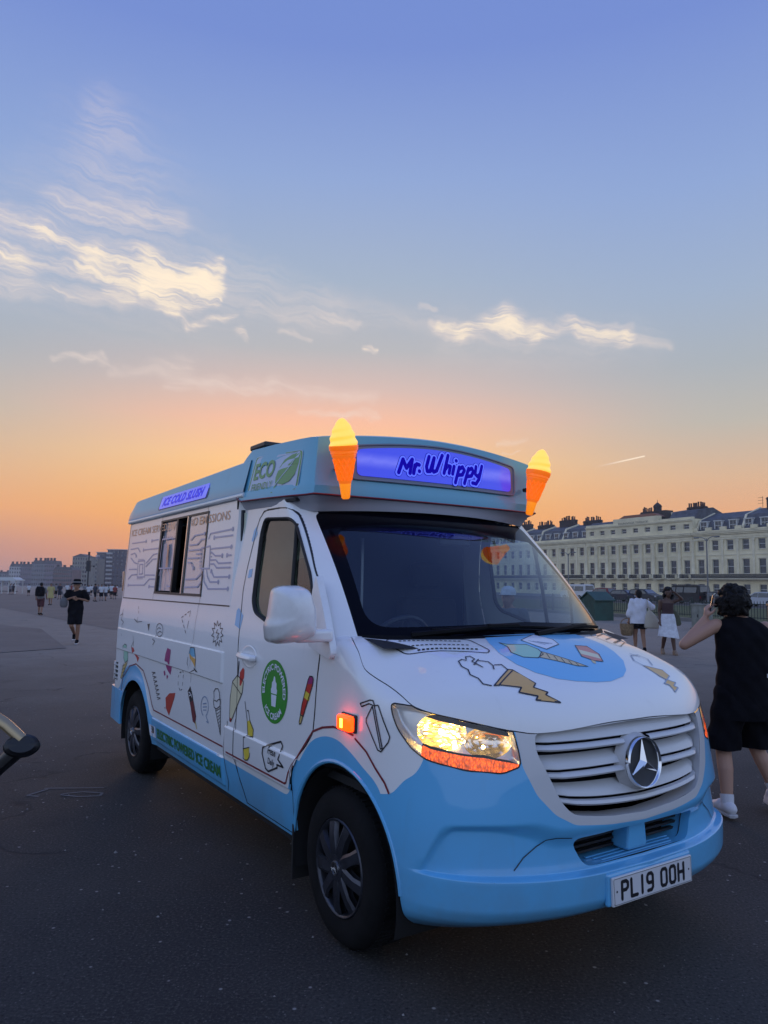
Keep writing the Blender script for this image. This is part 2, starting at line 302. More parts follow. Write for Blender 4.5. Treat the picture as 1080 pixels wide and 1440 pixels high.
def win_mesh(wd, ht, bars, blind):
    """sash window, origin at sill centre, set back behind the wall face"""
    fr = MB(); t_ = .055
    fr.box(-wd / 2, -wd / 2 + t_, -.05, .03, 0, ht); fr.box(wd / 2 - t_, wd / 2, -.05, .03, 0, ht); fr.box(-wd / 2 + t_, wd / 2 - t_, -.05, .03, ht - t_, ht); fr.box(-wd / 2 + t_, wd / 2 - t_, -.05, .03, 0, t_); fr.box(-wd / 2 + t_, wd / 2 - t_, -.03, .02, ht * .5 - .035, ht * .5 + .035)
    if bars: fr.box(-.02, .02, -.02, .012, t_, ht - t_)
    pn = MB(); pn.box(-wd / 2 + t_, wd / 2 - t_, -.022, -.018, t_, ht - t_)
    bk = MB(); bk.box(-wd / 2, wd / 2, -.28, -.26, 0, ht, 0); 
    if blind > 0: bk.box(-wd / 2 + .02, wd / 2 - .02, -.14, -.12, ht * (1 - blind), ht - .02, 1)
    r_ = []
    for nm, q, ms in (('frame', fr, [FRAMEW]), ('pane', pn, [PANE_W]), ('blind', bk, [PANE_BACK, BLIND])):
        me = mesh(nm, q.V, q.F, q.mi, False); [me.materials.append(m) for m in ms]; r_.append(me)
    return r_
WINS = {}
def window(parent, x, z, wd, ht, y=-.22, bars=True, name='window'):
    bl = random.choice([0, 0, .25, .5, .5, .8, 1.0]); key = (wd, ht, bars, bl)
    if key not in WINS: WINS[key] = win_mesh(wd, ht, bars, bl)
    f, p, b_ = WINS[key]; o = bpy.data.objects.new(name, f); COL.objects.link(o); o.parent = parent; o.location = (x, y, z)
    for nm, me in (('pane', p), ('blind', b_)): c = bpy.data.objects.new(nm, me); COL.objects.link(c); c.parent = o
    return o
def wall_with_holes(b, x0, x1, z0, z1, holes, y0, y1):
    """solid wall between x0..x1 and z0..z1 with rectangular openings (x0, x1, z0, z1), cut column by column"""
    xs_ = sorted({x0, x1, *[h[0] for h in holes], *[h[1] for h in holes]})
    for a, c in zip(xs_[:-1], xs_[1:]):
        if a < x0 - 1e-6 or c > x1 + 1e-6: continue
        hs = sorted([h for h in holes if h[0] <= a + 1e-6 and h[1] >= c - 1e-6], key=lambda h: h[2]); z = z0
        for h in hs:
            if h[2] > z + 1e-6: b.box(a, c, y0, y1, z, h[2])
            z = h[3]
        if z1 > z + 1e-6: b.box(a, c, y0, y1, z, z1)
def moulding(parent, x0, x1, steps, name='cornice', m=None):
    b = MB()
    for (z0, z1, pr) in steps: b.box(x0, x1, 0.0, pr, z0, z1)
    return b.build(name, [m or TRIM], parent)
def terrace(name, label, s0, s1, cols, kind):
    base = on_line(float(P0 @ NN), 0); root = empty(name, (base[0], base[1], 0), TRZ, label=label, cat='building', group='seafront terrace')
    cols = [c * 1.2 for c in cols]; x0, x1 = s0 * 1.2, s1 * 1.2; W_ = 1.26; holes = []
    rows = [(zz_(1.05), zz_(2.38)), (zz_(3.80), zz_(5.78)), (zz_(7.07), zz_(8.43))]
    if kind == 'centre': rows.append((zz_(10.35), zz_(11.05)))
    for c in cols:
        for (z0, z1) in rows: holes.append((c - W_ / 2, c + W_ / 2, z0, z1))
    ztop = zz_(9.6) if kind != 'centre' else zz_(12.1)
    b = MB(); wall_with_holes(b, x0, x1, -3.0, ztop, holes, -.55, 0.0); b.box(x0, x1, -12, -.6, -3, ztop - .3); b.build('wall', [STUC], root)
    for c in cols:
        for (z0, z1) in rows: window(root, c, z0, W_, z1 - z0, bars=False)
        b = MB(); b.box(c - .75, c + .75, 0, .10, zz_(7.0), zz_(7.07)); b.build('sill', [TRIM], root)
        if kind != 'centre': b = MB(); b.box(c - .72, c + .72, 0, .07, zz_(5.85), zz_(6.0)); b.build('window_head', [TRIM], root)
    # main entablature
    moulding(root, x0, x1, [(zz_(8.55), zz_(8.75), .14), (zz_(8.80), zz_(9.22), .10), (zz_(9.22), zz_(9.42), .34), (zz_(9.42), zz_(9.62), .52), (zz_(9.62), zz_(9.72), .60)])
    moulding(root, x0, x1, [(zz_(6.35), zz_(6.5), .08)], 'string_course'); moulding(root, x0, x1, [(zz_(2.85), zz_(3.0), .10)], 'string_course')
    mids = [(a + c) / 2 for a, c in zip(cols[:-1], cols[1:])]; edges = [cols[0] - 1.45] + mids + [cols[-1] + 1.45]
    for e in edges:
        if e < x0 - .1 or e > x1 + .1: continue
        b = MB()
        if kind == 'centre':
            b.lathe([(.42, zz_(3.15)), (.42, zz_(3.35)), (.36, zz_(3.4)), (.35, zz_(5.5)), (.30, zz_(8.1)), (.36, zz_(8.2)), (.45, zz_(8.45)), (.47, zz_(8.55))], 14, M=Matrix.Translation((e, .10, 0))); b.build('column', [TRIM], root, smooth=True, sharp=50)
        else:
            b.box(e - .20, e + .20, 0, .10, zz_(3.05), zz_(8.2)); b.box(e - .30, e + .30, 0, .17, zz_(8.2), zz_(8.52)); b.build('pilaster', [TRIM], root)
    # balconies
    def balc(a, c):
        bo = empty('balcony', ((a + c) / 2, 0, zz_(3.03))); bo.parent = root; h = (c - a) / 2
        q = MB(); q.box(-h, h, 0.0, .95, 0, .14); q.build('slab', [TRIM], bo)
        q = MB(); zt = zz_(3.75) - zz_(3.03); q.box(-h, h, .86, .91, zt - .07, zt); q.box(-h, h, .86, .91, .18, .24); q.box(-h, h, .86, .90, zt * .55, zt * .55 + .04)
        k = -h
        while k <= h: q.box(k - .05, k + .05, .865, .905, .14, zt); k += .165
        for sx in (-h, h): q.box(sx - .03, sx + .03, 0, .91, zt - .07, zt); q.box(sx - .03, sx + .03, .02, .06, .14, zt)
        q.build('railing', [IRON], bo)
    if kind == 'centre':
        for c in cols: balc(c - .92, c + .92)
    else: balc(max(x0, cols[0] - 1.45) + .05, min(x1, cols[-1] + 1.45) - .05)
    return root, x0, x1, cols
def chimney(root, x0, x1, y, z0, z1, pots):
    b = MB(); b.box(x0, x1, y - .5, y + .5, z0, z1); b.box(x0 - .08, x1 + .08, y - .58, y + .58, z1 - .35, z1 - .18); st = b.build('chimney_stack', [BRICKC], root)
    for k in range(pots):
        x = x0 + (x1 - x0) * (k + .5) / pots; q = MB(); h = random.uniform(.6, 1.0); q.lathe([(.15, 0), (.13, h * .8), (.16, h * .85), (.15, h)], 8, M=Matrix.Translation((x, y + random.uniform(-.15, .15), z1))); q.build('chimney_pot', [POT], st, smooth=True)
def dormer(root, x, z, w_=1.25, h=1.5, y=-.9):
    d = empty('dormer', (x, y, z)); d.parent = root
    q = MB(); q.box(-w_ / 2 - .12, -w_ / 2, -2.2, .05, 0, h); q.box(w_ / 2, w_ / 2 + .12, -2.2, .05, 0, h); q.box(-w_ / 2 - .2, w_ / 2 + .2, -2.4, .16, h, h + .14); q.build('cheek', [FRAMEW], d)
    window(d, 0, .05, w_, h - .05, y=0.0, name='dormer_window')
def mansard(root, x0, x1, z0, z1, zr, depth=2.4, name='roof'):
    b = MB(); pf = [(-.55, z0), (-1.1 - .25 * depth, z1), (-5.2, zr), (-11, z0)]
    b.prism(pf, x0, x1, 'X'); return b.build(name, [SLATE], root)
def verge(root, x, z0, z1, zr):
    b = MB(); b.prism([(-.35, z0), (-1.55, z1 + .25), (-5.2, zr + .3), (-5.2, zr - .3), (-1.8, z1 - .35), (-.7, z0)], x - .18, x + .18, 'X'); b.build('party_wall', [TRIM], root)
# right wing
tr, a0, a1, cc = terrace('terrace_wing', 'cream terrace wing with one long iron balcony and tall slate roofs right of the columns', -12.0, 11.75, [10.54 - 2.395 * k for k in range(10)][::-1], 'wing')
b = MB()
for k in range(10):
    x = cc[k]; b.box(x + .8, x + 2.0, -.4, -.1, zz_(9.72), zz_(10.35))
b.box(a0, a1, -.4, -.1, zz_(9.72), zz_(9.9)); b.build('parapet', [STUC], tr)
for x in cc: dormer(tr, x, zz_(9.95))
mansard(tr, 4.15 * 1.2, 11.7 * 1.2, zz_(9.6), zz_(11.6), zz_(12.7)); mansard(tr, -9.0, 4.05 * 1.2, zz_(9.6), zz_(11.9), zz_(12.9)); verge(tr, 4.1 * 1.2, zz_(9.8), zz_(11.7), zz_(12.8)); verge(tr, 11.6 * 1.2, zz_(9.8), zz_(11.4), zz_(12.6))
chimney(tr, -.3 * 1.2, 2.4 * 1.2, -4.4, zz_(11.5), zz_(14.2), 7); chimney(tr, -7.2, -4.4, -4.4, zz_(11.5), zz_(14.0), 6)
b = MB()
for z in (0, .5, .95): b.tube([(4.2, -5, zz_(12.9) + .8 + z), (5.2, -5, zz_(12.9) + .8 + z)], .03, 5)
b.tube([(4.35, -5, zz_(12.0)), (4.35, -5, zz_(12.9) + 1.9)], .035, 5); b.build('aerial', [IRON], tr)
# centre with engaged columns
tc_, a0, a1, cc = terrace('terrace_centre', 'cream terrace centre with round columns, small balconies and a name along its parapet', 11.85, 34.0, [12.99 + 2.447 * k for k in range(9)], 'centre')
moulding(tc_, a0, a1, [(zz_(11.5), zz_(11.65), .18), (zz_(11.65), zz_(11.75), .28)], 'attic_cornice')
b = MB(); b.box(18.4 * 1.2, 27.6 * 1.2, -1.2, -.02, zz_(12.1), zz_(12.75)); b.build('parapet_block', [STUC], tc_)
b = MB(); b.prism([(18.6 * 1.2, zz_(12.75)), (27.4 * 1.2, zz_(12.75)), (26.0 * 1.2, zz_(13.3)), (20.0 * 1.2, zz_(13.3))], -2.4, -1.0, 'Y'); b.build('pediment', [REDB], tc_)
b = MB(); b.box(19.0 * 1.2, 22.6 * 1.2, -5, -3, zz_(12.2), zz_(13.8)); b.lathe([(.75, zz_(13.8)), (.75, zz_(14.4)), (.85, zz_(14.45)), (.7, zz_(14.75)), (.35, zz_(15.0)), (.06, zz_(15.2)), (.03, zz_(15.6))], 12, M=Matrix.Translation((21.0 * 1.2, -3.6, 0))); b.build('cupola', [BRICKC], tc_, smooth=False)
b = MB(); b.box(15.8 * 1.2, 17.6 * 1.2, -4.2, -2.6, zz_(12.0), zz_(13.3)); b.build('roof_room', [STUC], tc_); window(tc_, 16.7 * 1.2, zz_(12.5), 1.2, .8, y=-2.58)
mansard(tc_, 11.8 * 1.2, 16.6 * 1.2, zz_(11.9), zz_(13.2), zz_(13.7)); mansard(tc_, 24.5 * 1.2, 33.8 * 1.2, zz_(12.0), zz_(12.6), zz_(13.0)); chimney(tc_, 12.4 * 1.2, 15.4 * 1.2, -4.2, zz_(13.0), zz_(13.9), 9); chimney(tc_, 22.6 * 1.2, 24.6 * 1.2, -4.2, zz_(12.4), zz_(13.9), 6)
# left wing
tl_, a0, a1, cc = terrace('terrace_wing', 'cream terrace wing seen past the windscreen, left of the columns, with dormers and crowded chimneys', 34.1, 88.0, [35.1 + 2.45 * k for k in range(21)], 'wing')
b = MB(); b.box(a0, a1, -.4, -.1, zz_(9.72), zz_(10.1)); b.build('parapet', [STUC], tl_)
for x in cc: dormer(tl_, x, zz_(10.0))
e = 34.4
for k in range(7):
    mansard(tl_, e * 1.2, (e + 6.0) * 1.2, zz_(9.8), zz_(11.9), zz_(12.9)); verge(tl_, (e + 6.15) * 1.2, zz_(9.9), zz_(11.9), zz_(12.9)); chimney(tl_, (e + .4) * 1.2, (e + 4.4) * 1.2, -5.0, zz_(12.0), zz_(13.5 + .5 * (k % 2)), 9); e += 6.4
# words on the centre's parapet
def word(s, parent, x0, x1, z0, z1, y, m, name='lettering', mirror=False):
    cu = bpy.data.curves.new('t', 'FONT'); cu.body = s; cu.resolution_u = 2; cu.extrude = .0; o = bpy.data.objects.new('t', cu); COL.objects.link(o); dg = bpy.context.evaluated_depsgraph_get(); me = bpy.data.meshes.new_from_object(o.evaluated_get(dg))
    co = np.array([v.co for v in me.vertices]); mn, mx = co.min(0), co.max(0)
    for v in me.vertices: v.co = (x0 + (x1 - x0) * (v.co.x - mn[0]) / (mx[0] - mn[0]), y, z0 + (z1 - z0) * (v.co.y - mn[1]) / (mx[1] - mn[1]))
    me.materials.clear(); bpy.data.objects.remove(o); bpy.data.curves.remove(cu); return link(name, me, [m], parent)
word('BRUNSWICK TERRACE', tc_, 26.2 * 1.2, 20.0 * 1.2, zz_(11.78), zz_(12.08), .30, mat('parapet_letters', (.05, .045, .04), .8))['kind'] = 'stuff'

# ---------------------------------------------------------------- lawns, road and railings
def strip(name, n0, n1, s0, s1, lift, m, **kw):
    return sheet(name, [tuple(on_line(n0, s0)), tuple(on_line(n1, s0)), tuple(on_line(n1, s1)), tuple(on_line(n0, s1))], lift, m, **kw)
GRASSM = mat('lawn_grass', (.060, .085, .030), .95, vary=.4, vscale=1.3, bump=(25, 1.0, .05))
strip('lawn', 31.6, 58, -110, 90, .05, [GRASSM], kind='structure'); strip('seafront_road', 60, 76, -110, 90, .02, [mat('road_tarmac', (.045, .045, .048), .9, vary=.2)], kind='structure'); strip('pavement', 76.2, 104.5, -110, 90, .12, [mat('flagstones', (.16, .15, .14), .85, vary=.15)], kind='structure')
def stretch(n, s0, s1, wd, z0, z1, name, m, parent=None, **kw):
    a, c = on_line(n, s0), on_line(n, s1); ctr = (a + c) / 2; o = MB(); L = abs(s1 - s0); o.box(-L / 2, L / 2, -wd / 2, wd / 2, z0, z1); q = o.build(name, [m], parent, **kw); q.location = (ctr[0], ctr[1], 0); q.rotation_euler.z = TRZ; return q
stretch(31.2, -110, 30, .34, -.1, .17, 'kerb', mat('kerb_stone', (.15, .145, .14), .85, vary=.2, vscale=1.0), kind='structure')
FG = mat('railing_green', (.010, .026, .022), .55); bar_me = None
sA = float((np.array([10.0, 48.5]) - (P0 - NN * float(P0 @ NN))) @ DR); sB = float((np.array([24.0, 22.5]) - (P0 - NN * float(P0 @ NN))) @ DR)
fc = on_line(31.2, sB); fence = empty('railing', (fc[0], fc[1], .17), TRZ, label='low dark green iron railing along the edge of the lawn', cat='railing'); L = sA - sB
for z in (.16, .80): b = MB(); b.box(0, L, -.018, .018, z, z + .04); b.build('rail', [FG], fence)
pm = MB(); pm.box(-.04, .04, -.04, .04, -.05, 1.0); pm.lathe([(.0, 1.08), (.04, 1.05), (.05, 1.0)], 8); bb = MB(); bb.box(-.011, .011, -.011, .011, .10, .92); bb.add([(-.02, 0, .92), (.02, 0, .92), (0, .02, .92), (0, 0, 1.0)], [(0, 2, 3), (2, 1, 3), (1, 0, 3)])
pme = mesh('post', pm.V, pm.F, None, False); pme.materials.append(FG); bme = mesh('bar', bb.V, bb.F, None, False); bme.materials.append(FG)
k = 0.0; i = 0
while k <= L:
    o = bpy.data.objects.new('post' if i % 14 == 0 else 'bar', pme if i % 14 == 0 else bme); COL.objects.link(o); o.parent = fence; o.location = (k, 0, 0); k += .155; i += 1
# gabled green store box
def at_px(rx, d): return (rx * d, d)
hutx, huty = 10.95, 37.7; hut = empty('store_box', (hutx, huty, .0), TRZ + R(180), label='small dark green gabled store box beside the lawn railing', cat='box')
HG = mat('store_green_paint', (.008, .052, .042), .5, vary=.25, vscale=3)
for k in range(7): b = MB(); x = -.52 + k * .149; b.box(x, x + .143, -.62, .62, 0, 1.02); b.build('board', [HG], hut)
b = MB(); b.prism([(-.52, 1.02), (.52, 1.02), (0, 1.36)], -.60, .60, 'Y'); b.build('gable', [HG], hut)
for s in (-1, 1): b = MB(); b.prism([(s * .62, .98), (0, 1.40), (0, 1.45), (s * .62, 1.03)], -.68, .68, 'Y'); b.build('roof_slope', [HG], hut)
b = MB(); b.box(-.54, .54, .62, .66, .48, .52); b.build('door_rail', [HG], hut)
# pale service cabinet
cb = empty('service_cabinet', (13.15, 30.4, 0), TRZ, label='pale grey green metal service cabinet standing by the railing', cat='cabinet'); CM = mat('cabinet_grey_green', (.19, .20, .175), .6, vary=.2, vscale=4)
b = MB(); b.box(-.36, .36, -.2, .2, .06, 1.0); bevel(b.build('body', [CM], cb), .01); b = MB(); b.box(-.39, .39, -.23, .23, 1.0, 1.05); bevel(b.build('cap', [CM], cb), .01); b = MB(); b.box(-.4, .4, -.24, .24, 0, .06); b.build('plinth', [mat('kerb_stone')], cb)
for s in (-1, 1): b = MB(); b.box(s * .175 - .165, s * .175 + .165, .2, .212, .1, .96); b.build('door', [CM], cb)
b = MB(); b.box(.02, .05, .212, .235, .5, .62); b.build('handle', [IRON], cb)
# litter bin with pale print
bx, by = 14.6, 27.2; bn_ = empty('litter_bin', (bx, by, 0), R(-8), label='black litter bin with white lettering at the edge of the promenade', cat='bin')
b = MB(); b.box(-.30, .30, -.30, .30, .05, 1.05); bevel(b.build('body', [BLACKP_ := mat('bin_black', (.012, .012, .014), .5)], bn_), .03); b = MB(); b.box(-.33, .33, -.33, .33, 1.05, 1.16); bevel(b.build('lid', [BLACKP_], bn_), .03); b = MB(); b.box(-.2, .2, -.312, -.298, .82, .98); b.build('slot', [PANE_BACK], bn_)
b = MB()
for (x0, x1, z0, z1) in [(-.20, -.16, .52, .68), (-.24, -.12, .66, .70), (-.06, -.03, .52, .63), (-.06, .05, .60, .63), (.09, .12, .52, .70), (.18, .21, .52, .63)]: b.box(x0, x1, -.306, -.301, z0, z1)
b.build('print', [mat('print_white', (.6, .6, .62), .6)], bn_)
# street lamps
def street_lamp(rx, d, h, arm, label):
    o = empty('street_lamp', (rx * d, d, 0), TRZ, label=label, cat='lamp post', group='street lamps along the seafront road'); P_ = mat('lamp_post_grey', (.16, .17, .18), .5, .3)
    b = MB(); b.tube([(0, 0, 0), (0, 0, 1.2), (0, 0, 1.25), (0, 0, h)], [.13, .13, .085, .06], 10); b.build('post', [P_], o, smooth=True)
    for s in (-1, 1):
        b = MB(); b.tube([(0, 0, h - .35), (s * arm * .25, 0, h + .02), (s * arm * .6, 0, h + .16), (s * arm, 0, h + .16)], .04, 8); b.build('arm', [P_], o, smooth=True)
        b = MB(); b.box(s * arm - .15 - .25 * (s < 0), s * arm + .15 + .25 * (s > 0), -.13, .13, h + .06, h + .2); bevel(b.build('lantern', [P_], o), .05)
street_lamp(.4415, 76, 6.9, 1.15, 'tall grey double-armed lamp post behind the man on the phone'); street_lamp(.2521, 98, 6.1, 1.0, 'grey double-armed lamp post in front of the terrace beside the green store box')

# ---------------------------------------------------------------- van body surfaces (metres; x forward, y left, z up, origin under the front axle)
def pch(x,xs,ys):
    xs=np.asarray(xs,float); ys=np.asarray(ys,float); x=np.clip(np.asarray(x,float),xs[0],xs[-1])
    h=np.diff(xs); d=np.diff(ys)/h; m=np.zeros_like(ys)
    for i in range(1,len(xs)-1):
        if d[i-1]*d[i]>0:
            w1=2*h[i]+h[i-1]; w2=h[i]+2*h[i-1]; m[i]=(w1+w2)/(w1/d[i-1]+w2/d[i])
    m[0]=d[0]; m[-1]=d[-1]
    i=np.clip(np.searchsorted(xs,x,side='right')-1,0,len(h)-1)
    t=(x-xs[i])/h[i]; hh=h[i]
    return ((2*t**3-3*t**2+1)*ys[i]+(t**3-2*t**2+t)*hh*m[i]+(-2*t**3+3*t**2)*ys[i+1]+(t**3-t**2)*hh*m[i+1])
def sst(a,b,x):
    t=np.clip((x-a)/(b-a),0,1); return t*t*(3-2*t)
def smax(a,b,k):
    h=np.clip(.5+.5*(a-b)/k,0,1); return b+(a-b)*h+k*h*(1-h)
def half_width(z):      # |Y| of the body side at height z
    return pch(z,[.22,.30,.38,.46,.57,.9,1.2,1.35,1.49,1.8,2.05,2.2,2.3],[.93,.955,.975,.99,1.0,1.003,1.0,.99,.972,.953,.935,.925,.915])
DY=[0,.26,.40,.53,.61,.70,.78,.86,.92,.96,.985,1.0,1.02]
DX=[0,.010,.028,.060,.088,.130,.180,.255,.345,.445,.56,.72,1.2]
def front_x(Y,z):       # X of the nose at lateral offset Y, height z
    y=np.abs(Y)
    xc=pch(z,[.27,.31,.335,.365,.41,.50,.56,.66,.8,.95,1.06,1.2,1.4],[.80,.90,.955,.995,1.018,1.020,1.010,1.0,.988,.972,.95,.91,.84])
    return xc-pch(y,DY,DX)*(.90+.20*sst(.5,1.1,z))
def bonnet_z(X,Y):
    return pch(X,[-.6,0,.3,.45,.6,.75,.88,.96,1.02,1.1],[1.49,1.445,1.415,1.385,1.335,1.268,1.19,1.13,1.07,.95])-(.055+.07*sst(0,.45,X))*np.abs(Y)**2.2-1.15*sst(0,.45,X)*np.maximum(np.abs(Y)-.62,0)**2
def recess(Y,z):        # bumper relief (metres inwards)
    y=np.abs(Y)
    led=.505+.012*sst(.3,.9,y)
    top=pch(y,[0,.45,.60,.75,.84,.88,.915,.94,1.0],[.64,.655,.695,.708,.704,.676,.60,.535,.50]); soft=.012+.03*sst(.74,.50,y)+.034*sst(.84,.90,y)
    fade=sst(.975,.93,y)
    inn=sst(led,led+.012,z)*sst(top+soft,top-soft-.010,z)*fade
    low=0   # under-lip tuck
    return .040*inn+low
def g_low(P):
    X,Y,Z=P[...,0],P[...,1],P[...,2]
    a=X-(front_x(Y,Z)-recess(Y,Z)); b=np.abs(Y)-half_width(Z); c=(Z-bonnet_z(X,Y))*.8
    return smax(smax(a*.8,b,.02),c,.07)
def ws_x(Y,z):          # windscreen surface
    y=np.abs(Y)/.9
    base=.335-.34*y**2.3; top=-.475-.19*y**2.3
    t=(z-1.40)/(2.07-1.40)
    return base+(top-base)*t+.02*np.sin(np.pi*np.clip(t,0,1))
def g_cab(P):
    X,Y,Z=P[...,0],P[...,1],P[...,2]
    return smax((X-ws_x(Y,Z))*.75,np.abs(Y)-half_width(Z)+.0,.06)

# ---------------------------------------------------------------- triangle soup tools
def grid(P):
    nu, nv = P.shape[:2]; V = P.reshape(-1, 3); i = np.arange(nu - 1)[:, None] * nv + np.arange(nv - 1)[None]
    i = i.ravel(); return V, np.concatenate([np.stack([i, i + nv, i + nv + 1], 1), np.stack([i, i + nv + 1, i + 1], 1)])
def clip(V, F, f):
    """split triangles along f = 0; returns V, F(f<0), F(f>0) with shared new vertices"""
    s = f < 0; k = s[F].sum(1); Fi = [F[k == 3]]; Fo = [F[k == 0]]; V = list(map(np.asarray, V)); cache = {}; fi = []; fo = []
    def cut(a, b):
        key = (a, b) if a < b else (b, a)
        if key not in cache:
            a_, b_ = key; t_ = f[a_] / (f[a_] - f[b_]); t_ = min(max(t_, 1e-4), 1 - 1e-4); V.append(V[a_] + (V[b_] - V[a_]) * t_); cache[key] = len(V) - 1
        return cache[key]
    for tri in F[(k == 1) | (k == 2)]:
        a, b, c = (int(x) for x in tri); lone = s[[a, b, c]].sum() == 1
        while s[a] != lone or s[b] == lone or s[c] == lone: a, b, c = b, c, a
        p, q = cut(a, b), cut(a, c)
        one = [(a, p, q)]; two = [(p, b, c), (p, c, q)]
        (fi if lone else fo).extend(one); (fo if lone else fi).extend(two)
    A = lambda base, ext: np.concatenate([base[0], np.array(ext, dtype=int).reshape(-1, 3)])
    return np.array(V), A(Fi, fi), A(Fo, fo)
def sdpoly(x, y, poly):
    """signed distance to a closed polygon, negative inside"""
    P = np.asarray(poly, float); Q = np.roll(P, -1, 0); d = np.full(x.shape, 1e9); ins = np.zeros(x.shape, bool)
    for (ax, ay), (bx, by) in zip(P, Q):
        ex, ey = bx - ax, by - ay; t_ = np.clip(((x - ax) * ex + (y - ay) * ey) / (ex * ex + ey * ey + 1e-12), 0, 1)
        d = np.minimum(d, np.hypot(x - ax - t_ * ex, y - ay - t_ * ey))
        c = (ay > y) != (by > y)
        with np.errstate(divide='ignore', invalid='ignore'): ins ^= c & (x < (bx - ax) * (y - ay) / (by - ay + 1e-15) + ax)
    return np.where(ins, -d, d)
def rounded(poly, r, n=5):
    """polygon with rounded corners"""
    out = []; m = len(poly); rs = r if isinstance(r, (list, tuple)) else [r] * m
    for i in range(m):
        p0, p1, p2 = (np.array(poly[j % m], float) for j in (i - 1, i, i + 1))
        a = p0 - p1; b = p2 - p1; la, lb = np.linalg.norm(a), np.linalg.norm(b); q = min(rs[i], la * .48, lb * .48)
        s0 = p1 + a / la * q; s1 = p1 + b / lb * q
        for k in range(n + 1):
            t_ = k / n; out.append(tuple((1 - t_) ** 2 * s0 + 2 * t_ * (1 - t_) * p1 + t_ * t_ * s1))
    return out
def compact(V, F):
    u, inv = np.unique(F.ravel(), return_inverse=True); return V[u], inv.reshape(-1, 3)
def tris(name, V, parts, mats, parent, **kw):
    """one object from triangle sets, one material slot each"""
    F = np.concatenate([p for p in parts]); mi = np.concatenate([[i] * len(p) for i, p in enumerate(parts)]).astype(int)
    V2, F2 = compact(V, F); T = V2[F2]; nn_ = np.cross(T[:, 1] - T[:, 0], T[:, 2] - T[:, 0]); ctr = np.array([-1.5, 0, 1.0]) - (np.array(parent.location) if parent is not van else 0)
    if (nn_ * (T.mean(1) - ctr)).sum() < 0: F2 = F2[:, ::-1]
    return obj(name, V2, F2, mats, parent, mi=mi, sharp=None, **kw)
def mirror_y(V, F): return V * np.array([1, -1, 1]), F[:, ::-1]

# ---------------------------------------------------------------- van materials
def paint(name, col, coat=1.0, rough=.42):
    """body colour under clear coat, with a film of road dust low down and faint streaks"""
    if name in MATS: return MATS[name]
    m = bpy.data.materials.new(name); m.use_nodes = True; q = NT(m.node_tree); b = m.node_tree.nodes['Principled BSDF']
    o = q.n('ShaderNodeTexCoord').outputs['Object']; c = lin(col) if isinstance(col, str) else col + (1,)
    n = q.n('ShaderNodeTexNoise', i_Vector=o, i_Scale=1.7, i_Detail=7.0, i_Roughness=.65).outputs['Fac']
    mp = q.n('ShaderNodeMapping', i_Vector=o); mp.inputs['Scale'].default_value = (9, 9, .8)
    st = q.n('ShaderNodeTexNoise', i_Vector=mp.outputs[0], i_Scale=2.0, i_Detail=4.0).outputs['Fac']
    z = q.n('ShaderNodeSeparateXYZ', i_0=o).outputs[2]
    low = q.m('MULTIPLY', q.sm(z, .85, .30), q.sm(n, .35, .70))
    d = q.m('MULTIPLY', q.m('ADD', q.m('MULTIPLY', low, .35), q.m('MULTIPLY', q.sm(st, .60, .80), .06)), 1.0)
    q.L(q.mix(d, c, (.16, .15, .14, 1)), b.inputs['Base Color'])
    q.L(q.m('ADD', q.m('MULTIPLY', d, .35), rough), b.inputs['Roughness'])
    b.inputs['Coat Weight'].default_value = coat; q.L(q.m('ADD', q.m('MULTIPLY', d, .5), .035), b.inputs['Coat Roughness'])
    wv = q.n('ShaderNodeTexNoise', i_Vector=o, i_Scale=5.0, i_Detail=2.0).outputs['Fac']
    bp = q.n('ShaderNodeBump', i_Height=wv, i_Strength=.05, i_Distance=.01); q.L(bp.outputs[0], b.inputs['Coat Normal']); q.L(bp.outputs[0], b.inputs['Normal'])
    MATS[name] = m; return m
WHITE = paint('van_white_paint', (.82, .83, .84)); BLUE = paint('van_light_blue_paint', (.105, .455, .80))
BLUE2 = paint('fascia_blue_gelcoat', (.12, .42, .60), coat=.5, rough=.4); GREYP = paint('grille_grey_paint', (.58, .59, .61), coat=.5)
RUBBER = mat('black_rubber', (.012, .012, .013), .65, bump=(60, .2, .002)); BLACKP = mat('black_plastic', (.016, .016, .018), .42, vary=.2)
TYRE = mat('tyre_rubber', (.007, .007, .008), .85, spec=.2, bump=(90, .3, .003), vary=.25, vscale=8)
CHROME = mat('chrome', (.80, .81, .83), .08, 1.0); ALLOY = mat('wheel_cover_silver', (.060, .064, .080), .34, .7, vary=.25, vscale=9)
DARK = mat('dark_cavity', (.006, .006, .007), .9); CABIN = mat('cabin_trim_dark', (.012, .013, .016), .75, vary=.2, vscale=6)
SEAT = mat('seat_fabric_dark', (.018, .019, .024), .9, bump=(120, .3, .002)); SCREEN = glass('windscreen_glass', (.60, .70, .75), gain=.95); GLASS = glass('cab_window_glass', (.70, .77, .73), gain=.9)
FRIT = mat('black_screen_print', (.003, .003, .006), .12, spec=.10); INNERW = mat('kiosk_interior_panel', (.36, .38, .36), .5)
ART = {k: mat('vinyl_' + k, c, .42, coat=.5) for k, c in dict(black='14141c', mint='9cd0ba', wafer='cdb46c', red='c4281c', purple='97126c', skyblue='6ab4d8', amber='e2ab4c', brick='b5301a', maroon='6d1620', white='e8e8ee',
      greyblue='7f95b4', cream='ddd7b4', yellow='e2cb42', slate='98a4c4', lightblue='74bcea', darkred='7d1a24', tan='d8aa62', tanlight='d2bd92', palewhite='dde4f2', pinkred='cf7a6c', green='2a8f22', orange='cf9a78', textgreen='0f6a35', leaf='4f8f3e', ecogrey='b4c2dc', grass='2f7a2f').items()}

